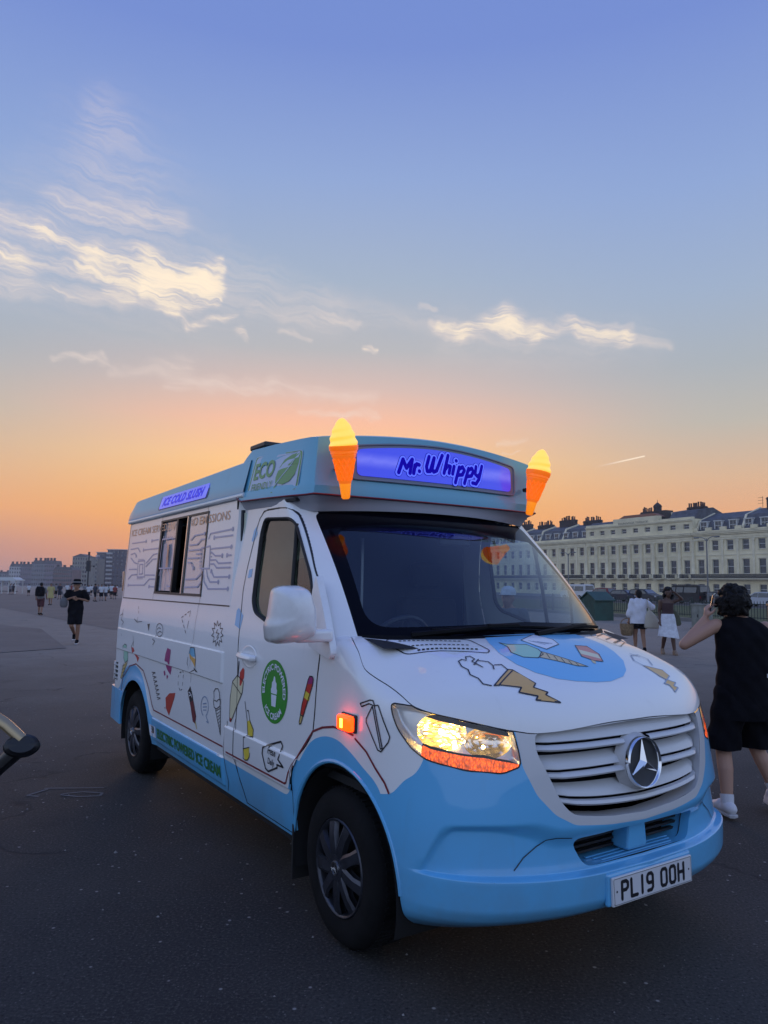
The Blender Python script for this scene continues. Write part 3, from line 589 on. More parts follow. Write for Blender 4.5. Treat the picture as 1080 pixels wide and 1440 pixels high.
VAN_YAW = .5773
van = empty('ice_cream_van', (.5989, 4.0919, 0), VAN_YAW - math.pi / 2,
            label='white and light blue ice cream van with glowing cone lamps and cartoon stickers', cat='van')

# ---------------------------------------------------------------- nose: one surface, cut into panels
XF, XR = .095, -3.42                                     # axle positions
ARCH_F = [(XF + .468 * math.cos(a), .36 + .475 * math.sin(a)) for a in np.linspace(0, 2 * math.pi, 64, endpoint=False)]
ARCH_R = [(XR + .49 * math.cos(a), .33 + .47 * math.sin(a)) for a in np.linspace(0, 2 * math.pi, 64, endpoint=False)]
def door_front(z): return pch(z, [.30, .55, .66, .76, .85, .936, 1.175, 1.271, 1.366, 1.461, 1.506, 1.539, 1.571, 1.611, 1.644, 1.698, 1.833, 1.97, 2.026, 2.055, 2.076, 2.1], [-.37, -.37, -.39, -.342, -.235, -.163, -.14, -.127, -.136, -.158, -.166, -.172, -.189, -.217, -.251, -.305, -.421, -.551, -.61, -.645, -.693, -.80])
def solve(O, D, g, t1, n=28):
    lo = np.zeros(O.shape[:-1]); hi = np.full(O.shape[:-1], t1)
    for _ in range(n):
        m = (lo + hi) / 2; s = g(O + D * m[..., None]) < 0; lo = np.where(s, m, lo); hi = np.where(s, hi, m)
    return O + D * ((lo + hi) / 2)[..., None]
ph = np.radians(np.concatenate([np.linspace(-102, -60, 60, endpoint=False), np.linspace(-60, 60, 280, endpoint=False), np.linspace(60, 102, 60)]))
zz = np.concatenate([np.linspace(.285, .50, 40, endpoint=False), np.linspace(.50, .535, 18, endpoint=False), np.linspace(.535, .72, 36, endpoint=False), np.linspace(.72, 1.0, 40)])
ps = np.radians(np.concatenate([np.linspace(.6, 24, 84, endpoint=False), np.linspace(24, 62, 50)]))
O = np.zeros((len(ph), len(zz) + len(ps), 3)); D = np.zeros_like(O); O[..., 0] = -.25
O[:, :len(zz), 2] = zz; O[:, len(zz):, 2] = 1.0
for j in range(O.shape[1]):
    e = 0 if j < len(zz) else ps[j - len(zz)]
    D[:, j, 0] = np.cos(ph) * math.cos(e); D[:, j, 1] = np.sin(ph) * math.cos(e); D[:, j, 2] = math.sin(e)
V, F = grid(solve(O, D, g_low, 1.9))
def cutf(V, F, fn):
    return clip(V, F, fn(V[:, 0], V[:, 1], V[:, 2]))
V, _, F = cutf(V, F, lambda x, y, z: sdpoly(x, z, ARCH_F))                                   # wheel arches open
V, F, _ = cutf(V, F, lambda x, y, z: door_front(z) + .0035 - x)                              # in front of the door gap
V, F, _ = cutf(V, F, lambda x, y, z: np.where(z > 1.25, -(g_cab(np.stack([x, y, z], -1)) + .012), -1.0))   # outside the cab
# grille aperture
GR_OUT = rounded([(-.617, 1.09), (-.608, .937), (-.560, .824), (-.488, .746), (-.40, .700), (-.2, .679), (0, .671), (.2, .679), (.40, .700), (.488, .746), (.560, .824), (.608, .937), (.617, 1.09)], .02, 3)
GR_IN = rounded([(-.540, 1.062), (-.546, .99), (-.455, .785), (-.405, .738), (-.2, .712), (0, .703), (.2, .712), (.405, .738), (.455, .785), (.546, .99), (.540, 1.062), (0, 1.078)], [.03, .03, .05, .05, .02, .02, .02, .05, .05, .03, .03, .02], 4)
def shut_z(x, y): return pch(np.abs(y) - x, [-1.0, -.85, -.36, -.227, .043, .349, .446, .545, .653, .724, .802, .90, 1.2], [1.078, 1.078, 1.056, 1.068, 1.105, 1.142, 1.177, 1.208, 1.240, 1.268, 1.345, 1.40, 1.42])
V, Fbon, F = cutf(V, F, lambda x, y, z: shut_z(x, y) - z)
V, Fgr, F = cutf(V, F, lambda x, y, z: np.where(x > .6, sdpoly(y, z, GR_OUT), .3))
HL = [(.514, 1.150), (.343, 1.150), (.043, 1.12), (-.205, 1.10), (-.222, 1.066), (-.248, 1.007), (-.269, .937), (-.167, .911), (.037, .920), (.207, .939), (.279, .949), (.367, .984), (.455, 1.048), (.497, 1.103)]
HLr = rounded(HL, .025, 3)
V, Fhl, F = cutf(V, F, lambda x, y, z: np.where(x > .3, sdpoly(np.abs(y) - x, z, HLr), .3))
LOW = rounded([(-.405, .640), (-.34, .525), (.34, .525), (.405, .640), (.2, .652), (0, .655), (-.2, .652)], [.05, .04, .04, .05, .02, .02, .02], 4)
V, Flo, F = cutf(V, F, lambda x, y, z: np.where(x > .6, sdpoly(y, z, LOW), .3))
# bumper against wings
def bump_z(q): return pch(q, [-.3, .26, .288, .411, .502, .642, .75], [1.2, 1.2, .945, .846, .785, .766, .762])
V, Fbu, Fwg = cutf(V, F, lambda x, y, z: z - bump_z(np.abs(y) - x))
# light blue sweep on the wings
BLUE_W = rounded([(-.45, .50), (-.41, .578), (-.388, .659), (-.277, .798), (-.177, .891), (-.038, .935), (.082, .937), (.184, .907), (.304, .850), (.376, .820), (.432, .774), (.45, .4)], .07, 4)
V, Fwb, Fww = cutf(V, Fwg, lambda x, y, z: sdpoly(x, z, BLUE_W))
V, Fbn, _ = cutf(V, Fbon, lambda x, y, z: shut_z(x, y) + .004 - z)                            # narrow gap round the bonnet
def split_lr(Fx):
    c = V[Fx].mean(1)[:, 1]; return Fx[c < 0], Fx[c >= 0]
for side, (a, b) in enumerate(zip(split_lr(Fww), split_lr(Fwb))):
    tris('front_wing', V, [a, b], [WHITE, BLUE], van)
bonnet = tris('bonnet', V, [Fbn], [WHITE], van)
bumper = tris('front_bumper', V, [Fbu], [BLUE], van)
for s in (-1, 1):
    pts = [(x, z) for x, z in ARCH_F if z > .40]; pts = sorted(pts, key=lambda p: math.atan2(p[1] - .36, -(p[0] - XF))); Oa = np.array([(x, 0, z) for x, z in pts]); Da = np.zeros_like(Oa); Da[:, 1] = s
    Pa = solve(Oa, Da, g_low, 1.1); b = MB(); b.tube([(p[0], p[1] - s * .006, p[2]) for p in Pa], .012, 8); b.build('arch_lip', [BLUE], van, smooth=True)
# dark inner skin added behind the panels so that the gaps read as gaps
Vi = V.copy(); Vi[:, 0] = (Vi[:, 0] + .2) * .965 - .2; Vi[:, 1] *= .965; Vi[:, 2] = np.where(Vi[:, 2] > 1.0, Vi[:, 2] - .03, Vi[:, 2])
inn = np.concatenate([Fbn, Fbu, Fww, Fwb, Fbon]); tris('dark_inner_skin', Vi, [inn], [DARK], van)
# grille frame: rim of the aperture, then the returns inwards
V, Fgi, Fgo = cutf(V, Fgr, lambda x, y, z: sdpoly(y, z, GR_IN))
tris('grille_frame', V, [Fgo], [GREYP], van)
grille = MB()
n_ = len(GR_IN)
ring0 = [(float(front_x(np.array(y), np.array(z))), y, z) for y, z in GR_IN]
grille.add(ring0 + [(x - .075, y, z) for x, y, z in ring0], [(i, (i + 1) % n_, n_ + (i + 1) % n_, n_ + i) for i in range(n_)])
grille.add([(.84 - .35 * abs(y) ** 2, y, z) for y, z in GR_IN], [tuple(t_) for t_ in tessellate_polygon([[Vector((y, z, 0)) for y, z in GR_IN]])], 1)
grille.build('grille_shroud', [GREYP, DARK], van, smooth=True)
def gr_half(z):                                          # half width of the aperture at height z
    return float(np.interp(z, [.70, .738, .785, .99, 1.07], [.15, .40, .452, .543, .540]))
for (zt, zb, dr) in [(1.082, .992, 0), (.962, .885, 0), (.855, .787, .030)]:
    for s in (-1, 1):
        b = MB(); N = 26
        def fx(y, z, d): return float(front_x(np.array(y), np.array(z))) - d
        ins = .095 if zb > .82 else .012
        prof = [(zt, .062), (zb + .052, .020), (zb + .030, .012), (zb + .026, .018)]
        rail = [(zb + .017, .020), (zb + .014, .002), (zb + .002, -.004), (zb - .006, .004), (zb - .002, .03)]
        for pf, y00 in ((prof, .0), (rail, .085)):
            Vv = []
            for i in range(N + 1):
                for (z, d) in pf:
                    y1 = gr_half(z) - .004; y0 = 0.0 if zb < .80 else y00
                    y = y0 + (y1 - y0) * i / N
                    e = max(0, min(1, (y1 - y) / .06)); e = e * e * (3 - 2 * e)
                    zd = z - dr * (1 - (y / y1) ** 2) * (1 if z < zt - .01 else .5); Vv.append((fx(y, zd, d + .02 * (1 - e)), s * y, zd))
            m_ = len(pf); b.add(Vv, [(i * m_ + k, (i + 1) * m_ + k, (i + 1) * m_ + k + 1, i * m_ + k + 1) for i in range(N) for k in range(m_ - 1)])
        b.build('grille_blade', [GREYP], van, smooth=True, sharp=50)
# star badge
def at_x(M_): return M_
badge = empty('badge', (.990, 0, .907)); badge.parent = van; badge.rotation_euler = (0, -R(5), 0)
b = MB(); b.lathe([(.130, -.05), (.120, -.030), (.1105, -.016), (.108, -.008)], 48, axis='X'); b.build('badge_cup', [GREYP], badge, smooth=True)
b = MB(); b.lathe([(.108, -.006), (.1075, .010), (.104, .016), (.099, .013), (.097, -.004)], 56, axis='X'); b.build('badge_ring', [CHROME], badge, smooth=True, sharp=60)
b = MB(); b.lathe([(.098, -.004), (.0, -.004)], 48, axis='X'); b.build('badge_mesh', [mat('badge_honeycomb', (.05, .052, .058), .45, .3, bump=(260, 1.0, .004))], badge, smooth=True)
b = MB()
for k in range(3):
    a = math.pi / 2 + k * 2 * math.pi / 3; tip = (.099 * math.cos(a), .099 * math.sin(a)); c1 = (.024 * math.cos(a + math.pi / 3), .024 * math.sin(a + math.pi / 3)); c2 = (.024 * math.cos(a - math.pi / 3), .024 * math.sin(a - math.pi / 3))
    b.add([(.020, 0, 0), (.003, *tip), (.001, *c1), (.001, *c2)], [(0, 1, 2), (0, 3, 1)])
b.build('badge_star', [CHROME], badge, recalc=False)
# lower intake
b = MB(); ringl = [(float(front_x(np.array(y), np.array(z)) - recess(np.array(y), np.array(z))), y, z) for y, z in LOW]; n_ = len(LOW)
b.add(ringl + [(x - .13, y * .97, z if z < .6 else z - .01) for x, y, z in ringl], [(i, (i + 1) % n_, n_ + (i + 1) % n_, n_ + i) for i in range(n_)])
b.build('intake_surround', [BLUE], van, smooth=True, sharp=50)
b = MB(); b.add([(x - .128, y, z) for x, y, z in ringl], [tuple(t_) for t_ in tessellate_polygon([[Vector((y, z, 0)) for y, z in LOW]])]); b.build('intake_void', [DARK], van)
for k in range(4):
    b = MB(); z = .548 + .026 * k
    for s in (-1, 1): b.box(.862, .882, min(s * .07, s * .365), max(s * .07, s * .365), z - .005, z + .005)
    b.build('intake_slat', [BLACKP], van)
b = MB(); b.prism([(-.052, .655), (.052, .655), (.066, .535), (-.066, .535)], .86, .955, 'X'); bevel(b.build('intake_post', [BLUE], van), .012)
b = MB(); b.prism([(-.30, .87), (.30, .87), (.27, .985), (-.27, .985)], .512, .5285, 'Z'); st = bevel(b.build('bumper_step', [BLUE], van), .006)
for k in range(3):
    b = MB(); w_ = .27 - .02 * k; b.box(.895 + .025 * k, .903 + .025 * k, -w_, w_, .528, .533); b.build('step_rib', [BLUE], st)
# tow-eye cover line and number plate
plate = MB(); plate.box(-.006, .006, -.26, .26, 0, .111)
M_ = Matrix.Translation((1.030, 0, .376)) @ Matrix.Rotation(R(-1.5), 4, 'Y')
pl = MB(); pl.box(-.006, .006, -.26, .26, 0, .111, M=M_); pl_o = bevel(pl.build('number_plate', [mat('plate_white', (.62, .63, .66), .35, coat=.3)], van), .003, 2)
pb = MB(); pb.box(-.03, -.0065, -.275, .275, -.004, .125, M=M_); bevel(pb.build('plate_plinth', [BLUE], van), .01)
def mapv(to3, U):
    U = np.asarray(U, float); r = to3(U[:, 0], U[:, 1], U[:, 2]); n = len(U)
    return [tuple(v) for v in np.stack([np.broadcast_to(np.asarray(c, float), (n,)) for c in r], 1)]
def xf(M, x, y, z):
    A = np.array(M); n = np.broadcast(x, y, z).shape; x, y, z = (np.broadcast_to(v, n) for v in (x, y, z))
    return tuple(A[i, 0] * x + A[i, 1] * y + A[i, 2] * z + A[i, 3] for i in range(3))
def strokes(polys, wd, to3, z0=0.0, round_=True, nseg=8):
    """flat ribbons along 2-D polylines, round joints; mapped to 3-D through to3(u, v, lift)"""
    Vv, Fv = [], []
    for pts in polys:
        Q = [np.array(pts[0], float)]
        for p in pts[1:]:
            if np.hypot(p[0] - Q[-1][0], p[1] - Q[-1][1]) > 1e-5: Q.append(np.array(p, float))
        h = wd / 2
        for a, c in zip(Q[:-1], Q[1:]):
            L = np.linalg.norm(c - a); k = max(1, int(L / .06)); d = (c - a) / L; nrm = np.array([-d[1], d[0]]) * h
            for i in range(k):
                s0, s1 = a + (c - a) * i / k, a + (c - a) * (i + 1) / k; b0 = len(Vv)
                Vv += [(*(s0 + nrm), z0), (*(s0 - nrm), z0), (*(s1 - nrm), z0), (*(s1 + nrm), z0)]; Fv.append((b0, b0 + 1, b0 + 2, b0 + 3))
        if round_:
            for j, a in enumerate(Q):
                b0 = len(Vv); lift = z0 + .00012 * ((j % 3) + 1)
                Vv += [(a[0] + h * math.cos(2 * math.pi * i / nseg), a[1] + h * math.sin(2 * math.pi * i / nseg), lift) for i in range(nseg)]; Fv.append(tuple(range(b0, b0 + nseg)))
    return mapv(to3, Vv), Fv
PCH = {'P': [[(0, 0), (0, 1), (.7, 1), (1, .88), (1, .62), (.7, .5), (0, .5)]], 'L': [[(0, 1), (0, 0), (1, 0)]], '1': [[(.5, 0), (.5, 1)]],
       '9': [[(.1, 0), (.75, 0), (1, .15), (1, .85), (.75, 1), (.25, 1), (0, .85), (0, .6), (.25, .45), (1, .45)]], 'O': [[(.22, 0), (.78, 0), (1, .14), (1, .86), (.78, 1), (.22, 1), (0, .86), (0, .14), (.22, 0)]],
       'H': [[(0, 0), (0, 1)], [(1, 0), (1, 1)], [(0, .5), (1, .5)]]}
yy = -.205
for ch in 'PL19 OOH':
    if ch == ' ': yy += .034; continue
    cw_ = .020 if ch == '1' else .036
    pol = [[(yy + (.5 if ch == '1' else u) * cw_, .0225 + v * .066) for u, v in p] for p in PCH[ch]]
    yy += cw_ + .0225
    Vv, Fv = strokes(pol, .0145, lambda u, v, l: xf(M_, .0068 + l, u, v), 0, True)
    obj('plate_character', Vv, Fv, ART['black'], pl_o, smooth=False)
for yq in (-.236, .236): Vv, Fv = strokes([[(yq, .056)]], .009, lambda u, v, l: xf(M_, .0069 + l, u, v), 0); obj('plate_screw', Vv, Fv, ART['black'], pl_o, smooth=False)
Vv, Fv = strokes([rounded([(-.254, .006), (.254, .006), (.254, .105), (-.254, .105)], .006, 3) + [(-.25, .006)]], .0016, lambda u, v, l: xf(M_, .0068 + l, u, v), 0, False); obj('plate_border', Vv, Fv, ART['black'], pl_o, smooth=False)

# ---------------------------------------------------------------- headlights
def lamp_mat(name, col, es, scale, lo, hi, base=(.75, .74, .70), rough=.12, metal=.9):
    """lit reflector: facets that pick up the bulb's light by different amounts"""
    if name in MATS: return MATS[name]
    m = bpy.data.materials.new(name); m.use_nodes = True; q = NT(m.node_tree); b_ = m.node_tree.nodes['Principled BSDF']
    o = q.n('ShaderNodeTexCoord').outputs['Object']; mp = q.n('ShaderNodeMapping', i_Vector=o); mp.inputs['Scale'].default_value = scale
    vo = q.n('ShaderNodeTexVoronoi', i_Vector=mp.outputs[0], i_Scale=1.0); nz = q.n('ShaderNodeTexNoise', i_Vector=mp.outputs[0], i_Scale=.35, i_Detail=4.0)
    f = q.m('MULTIPLY', q.sm(vo.outputs['Distance'], .75, .05, .25, 1.0), q.sm(nz.outputs['Fac'], lo, hi, .12, 1.0))
    b_.inputs['Base Color'].default_value = base + (1,); b_.inputs['Metallic'].default_value = metal; b_.inputs['Roughness'].default_value = rough
    b_.inputs['Emission Color'].default_value = col + (1,); q.L(q.m('MULTIPLY', f, es), b_.inputs['Emission Strength'])
    bp = q.n('ShaderNodeBump', i_Height=vo.outputs['Distance'], i_Strength=.7, i_Distance=.01); q.L(bp.outputs[0], b_.inputs['Normal'])
    MATS[name] = m; return m
REFL = lamp_mat('lit_main_reflector', (1.0, .50, .04), 2.2, (28, 28, 60), .25, .6); REFL2 = lamp_mat('lamp_side_reflector', (1.0, .55, .10), 2.0, (30, 30, 22), .45, .75)
IND = lamp_mat('lit_indicator_lens', (1.0, .10, .0), 2.3, (150, 150, 70), .2, .55, (.7, .15, .02), .2, 0.0)
BULB = mat('lamp_filament', (1, .9, .6), .3, emit=(1, .66, .18), es=38); LENS = glass('headlamp_lens', (.96, .96, .95), 1.45, gain=.8, cap=.32); HOUSE = mat('lamp_housing_silver', (.62, .63, .66), .3, .6)
IND_TOP = [(.30, 1.0), (.242, .987), (.144, .979), (.038, .970), (-.065, .966), (-.268, .941), (-.30, .90), (-.15, .88), (.1, .88), (.30, .93)]
for s, Fh in zip((-1, 1), split_lr(Fhl)):
    cx = V[Fh].mean((0, 1)); 
    hl = empty('headlight', tuple(cx)); hl.parent = van
    Vl = V - cx
    tris('lens', Vl, [Fh], [LENS], hl)
    # housing: the aperture carried inwards 9 cm along the local normal direction
    u_, inv = np.unique(Fh.ravel(), return_inverse=True); P = V[u_]; Fl = inv.reshape(-1, 3)
    nd = np.array([-.80, -s * .60, 0.0])
    q_ = np.abs(P[:, 1]) - P[:, 0]; dd = sdpoly(q_, P[:, 2], HLr)
    dep = .004 + (.050 if s < 0 else .003) * sst(0, .03, -dd)
    Pin = P + nd * dep[:, None] - cx
    fi_ = sdpoly(q_, P[:, 2], IND_TOP)
    Vh, Find, Fh2 = clip(Pin, Fl, fi_)
    q2 = None
    # three zones: dark outer corner, lit main reflector, silver inner part
    full = Vh + cx - nd * (.054 if s < 0 else .007); qq = np.abs(full[:, 1]) - full[:, 0]
    q0_, qa_ = (.185, 2.0) if s < 0 else (.24, 3.4)
    Vh2, Fmain, Frest = clip(Vh, Fh2, (np.hypot((qq - q0_) / qa_, full[:, 2] - 1.048) - .074))
    full = Vh2 + cx - nd * (.054 if s < 0 else .007); qq = np.abs(full[:, 1]) - full[:, 0]
    Vh3, Fsec, Fre2 = clip(Vh2, Frest, np.maximum(np.hypot((qq + .085) / 2.2, full[:, 2] - 1.016) - .062, -1))
    # sink the bowls
    Vh3 = Vh3.copy(); full = Vh3 + cx - nd * (.054 if s < 0 else .007); qq = np.abs(full[:, 1]) - full[:, 0]
    r1 = np.hypot((qq - q0_) / qa_, full[:, 2] - 1.048) / .074; r2 = np.hypot((qq + .085) / 2.2, full[:, 2] - 1.016) / .062
    Vh3 += nd * (1 if s < 0 else .02) * (.07 * np.clip(1 - r1 ** 2, 0, 1) + .045 * np.clip(1 - r2 ** 2, 0, 1))[:, None]
    tris('reflector', Vh3, [Fmain], [REFL], hl, label='lit yellow main beam reflector'); tris('inner_reflector', Vh3, [Fsec], [REFL2], hl); tris('housing', Vh3, [Fre2], [HOUSE], hl)
    # indicator sits just under the lens
    Pi = P + nd * (.012 if s < 0 else .002) - cx; Vi2, Fi2, _ = clip(Pi, Fl, fi_); tris('indicator', Vi2, [Fi2], [IND], hl, label='orange lit indicator band')
    b = MB()
    for (q0, z0, dp, rr) in [(.185, 1.046, .085, .013), (.27, 1.070, .045, .009), (.10, 1.0, .045, .010), (-.06, 1.0, .05, .008)]:
        k = np.argmin((np.abs(P[:, 1]) - P[:, 0] - q0) ** 2 + (P[:, 2] - z0) ** 2); c = P[k] + nd * dp - cx
        b.lathe([(0, -rr), (rr * .7, -rr * .7), (rr, 0), (rr * .7, rr * .7), (0, rr)], 10, M=Matrix.Translation(Vector(c)))
    if s < 0: b.build('bulb', [BULB], hl, smooth=True)
    # dark seal round the lens
    ed = []
    for (q0, z0) in HLr:
        k = np.argmin((np.abs(P[:, 1]) - P[:, 0] - q0) ** 2 + (P[:, 2] - z0) ** 2); ed.append(P[k] - cx - nd * .0005)
    b = MB(); b.tube(ed + [ed[0]], .0032, 6); b.build('lamp_seal', [BLACKP], hl, smooth=True)

# ---------------------------------------------------------------- cab: doors, pillars, windscreen
def half_cab(z): return half_width(z) - .028 * sst(1.45, 2.05, z)
def g_side(P):
    X, Y, Zz = P[..., 0], P[..., 1], P[..., 2]
    return smax((X - ws_x(Y, Zz)) * .75, np.abs(Y) - half_cab(Zz), .05)
def relief(x, z):
    """panel relief on the body side, metres outwards"""
    r = .012 * sst(1.014, 1.020, z) * sst(1.212, 1.206, z) * sst(-4.14, -4.12, x) * sst(-1.395, -1.405, x)
    r = r + .010 * sst(.396, .402, z) * sst(.576, .570, z) * sst(-2.90, -2.88, x) * sst(-1.340, -1.350, x)
    r = r + .012 * sst(.598, .604, z) * sst(.772, .765, z) * sst(-1.330, -1.31, x) * sst(-.30, -.36, x)
    flare = sst(.10, .0, np.maximum(sdpoly(x, z, ARCH_R), 0)) * sst(.97, .80, z)
    return r + .014 * flare
zs = np.unique(np.round(np.concatenate([np.linspace(.36, 2.16, 96), np.linspace(1.010, 1.024, 5), np.linspace(1.204, 1.214, 5), np.linspace(.394, .404, 4), np.linspace(.568, .578, 4), np.linspace(.596, .606, 4), np.linspace(.763, .774, 4)]), 4))
xs = np.linspace(-1.44, .42, 190)
O = np.zeros((len(xs), len(zs), 3)); O[..., 0] = xs[:, None]; O[..., 2] = zs[None]; D = np.zeros_like(O); D[..., 1] = -1
P = solve(O, D, g_side, 1.2); P[..., 1] -= relief(P[..., 0], P[..., 2])
V, F = grid(P); F = F[:, ::-1]
V, _, F = cutf(V, F, lambda x, y, z: sdpoly(x, z, ARCH_F))
# screen outline in front view
WS_OUT = rounded([(-.872, 1.375), (-.800, 2.058), (0, 2.085), (.800, 2.058), (.872, 1.375)], [.02, .05, .02, .05, .02], 5)
WS_IN = rounded([(-.815, 1.442), (-.735, 1.945), (0, 1.972), (.735, 1.945), (.815, 1.442), (0, 1.470)], [.10, .035, .02, .035, .10, .02], 6)
V, F, _ = cutf(V, F, lambda x, y, z: np.where((z > 1.39), -sdpoly(y, z, WS_OUT), -.5))
V, F, _ = cutf(V, F, lambda x, y, z: np.where(z > 2.0, y + .775, -.5))
V, F, _ = cutf(V, F, lambda x, y, z: np.where(x > door_front(z) + .01, 1.385 - z, -.5))     # the wing panel takes over below
WIN = rounded([(-1.062, 1.95), (-1.035, 2.040), (-.69, 2.020), (-.605, 1.985), (-.345, 1.700), (-.300, 1.62), (-.300, 1.40), (-.60, 1.372), (-.80, 1.43), (-.985, 1.475), (-1.04, 1.54)], [.02, .07, .06, .05, .03, .03, .05, .08, .08, .05, .04], 4)
DOOR_REAR = lambda z: pch(z, [.36, .43, .62, .76, .92, 1.37, 1.60, 1.9, 2.02, 2.07, 2.12], [-1.0, -1.03, -1.16, -1.16, -1.145, -1.184, -1.215, -1.165, -1.13, -1.09, -1.02])
def door_f(x, z, g): return np.maximum(np.maximum(DOOR_REAR(z) - x, x - door_front(z)), np.maximum(z - 2.092 - .0, .378 - z)) + g
V, Fd, Fo = cutf(V, F, lambda x, y, z: door_f(x, z, .003)); V, _, Fo = cutf(V, Fo, lambda x, y, z: door_f(x, z, -.003))
V, Fwin, Fd = cutf(V, Fd, lambda x, y, z: sdpoly(x, z, WIN))
BLUE_D = rounded([(-1.5, .2), (-1.5, .568), (-.42, .562), (-.388, .659), (-.277, .798), (-.177, .891), (-.038, .935), (.1, .937), (.3, .5), (.3, .2)], .07, 4)
V, Fdb, Fdw = cutf(V, Fd, lambda x, y, z: sdpoly(x, z, BLUE_D)); V, Fob, Fow = cutf(V, Fo, lambda x, y, z: sdpoly(x, z, BLUE_D))
def mirrored(name, V, parts, mats, parent, **kw):
    a = tris(name, V, parts, mats, parent, **kw); Vm = V * np.array([1, -1, 1]); b_ = tris(name, Vm, [p[:, ::-1] for p in parts], mats, parent, **kw); return a, b_
doors = mirrored('cab_door', V, [Fdw, Fdb], [WHITE, BLUE], van)
mirrored('cab_pillar', V, [Fow, Fob], [WHITE, BLUE], van)
Vg = V.copy(); Vg[:, 1] += .014
gl = [tris('door_glass', Vg, [Fwin], [GLASS], doors[0]), tris('door_glass', Vg * np.array([1, -1, 1]), [Fwin[:, ::-1]], [GLASS], doors[1])]
def side_y(x, z): return -(float(half_cab(np.array(z))))
for s in (-1, 1):
    d = doors[0 if s < 0 else 1]
    b = MB(); b.tube([(x, -s * (side_y(x, z) + .004), z) for x, z in WIN] + [(WIN[0][0], -s * (side_y(*WIN[0]) + .004), WIN[0][1])], .014, 8, flat=.6); b.build('window_seal', [RUBBER], d, smooth=True)
    b = MB(); b.tube([(x, -s * (side_y(x, z) + .006), z) for x, z in [(-.60, 1.985), (-.575, 1.85), (-.545, 1.64), (-.525, 1.40)]], .012, 8); b.build('window_divider', [RUBBER], d, smooth=True)
    # handle: dished cup and bar
    hy = -s * -1.0
    b = MB(); b.lathe([(.001, .004), (.07, .002), (.098, -.0015), (.112, -.002), (.116, .001)], 28, axis='Y', M=Matrix.Translation((-.99, s * 1.0005, 1.218)) @ Matrix.Scale(.58, 4, (0, 0, 1)) @ Matrix.Scale(-s, 4, (0, 1, 0)))
    b.build('handle_cup', [WHITE], d, smooth=True, sharp=60)
    b = MB(); b.tube([(-1.10, s * 1.004, 1.222), (-1.085, s * 1.026, 1.222), (-1.0, s * 1.034, 1.220), (-.90, s * 1.026, 1.218), (-.885, s * 1.004, 1.218)], [.016, .020, .022, .020, .016], 10, flat=.8); b.build('door_handle', [WHITE], d, smooth=True)
# windscreen
Yv = np.linspace(-.9, .9, 120); Zv = np.linspace(1.37, 2.09, 60); P = np.zeros((120, 60, 3)); P[..., 1] = Yv[:, None]; P[..., 2] = Zv[None]; P[..., 0] = ws_x(P[..., 1], P[..., 2])
V, F = grid(P); F = F
V, F, _ = cutf(V, F, lambda x, y, z: sdpoly(y, z, WS_OUT)); V, Fg, Ff = cutf(V, F, lambda x, y, z: sdpoly(y, z, WS_IN))
ws = tris('windscreen', V, [Fg], [SCREEN], van); tris('screen_border', V, [Ff], [FRIT], ws)
b = MB(); pr = [(float(ws_x(np.array(y), np.array(1.385))) + .012, y) for y in np.linspace(-.86, .86, 24)]
for (x, y), (x2, y2) in zip(pr[:-1], pr[1:]):
    b.add([(x - .02, y, 1.41), (x2 - .02, y2, 1.41), (x2 + .012, y2, 1.400 - .03 * y2 * y2), (x + .012, y, 1.400 - .03 * y * y)], [(0, 3, 2, 1)])
b.build('scuttle_panel', [mat('wiper_black', (.004, .004, .005), .6, spec=.12)], van, smooth=True)
for (ya, yb, zb_) in [(-.56, .19, 1.447), (.10, .70, 1.436)]:
    wp = MB(); pts = []
    for i in range(9):
        y = ya + (yb - ya) * i / 8; z = zb_ - .012 + .024 * math.sin(math.pi * i / 8) * (.6); pts.append((float(ws_x(np.array(y), np.array(z))) + .022, y, z))
    wp.tube(pts, .011, 6, flat=.7); ym = ya + (yb - ya) * .52
    wp.tube([(float(ws_x(np.array(ya - .12), np.array(1.41))) + .03, ya - .10, 1.412), (float(ws_x(np.array(ya + .1), np.array(1.43))) + .045, ya + .12, 1.437), (pts[4][0] + .016, ym, pts[4][2] + .008)], [.016, .013, .009], 6)
    wp.tube([(pts[3][0] + .014, pts[3][1], pts[3][2] + .006), (pts[5][0] + .014, pts[5][1], pts[5][2] + .006)], .013, 6)
    wp.build('wiper', [mat('wiper_black', (.004, .004, .005), .6, spec=.12)], van, smooth=True)
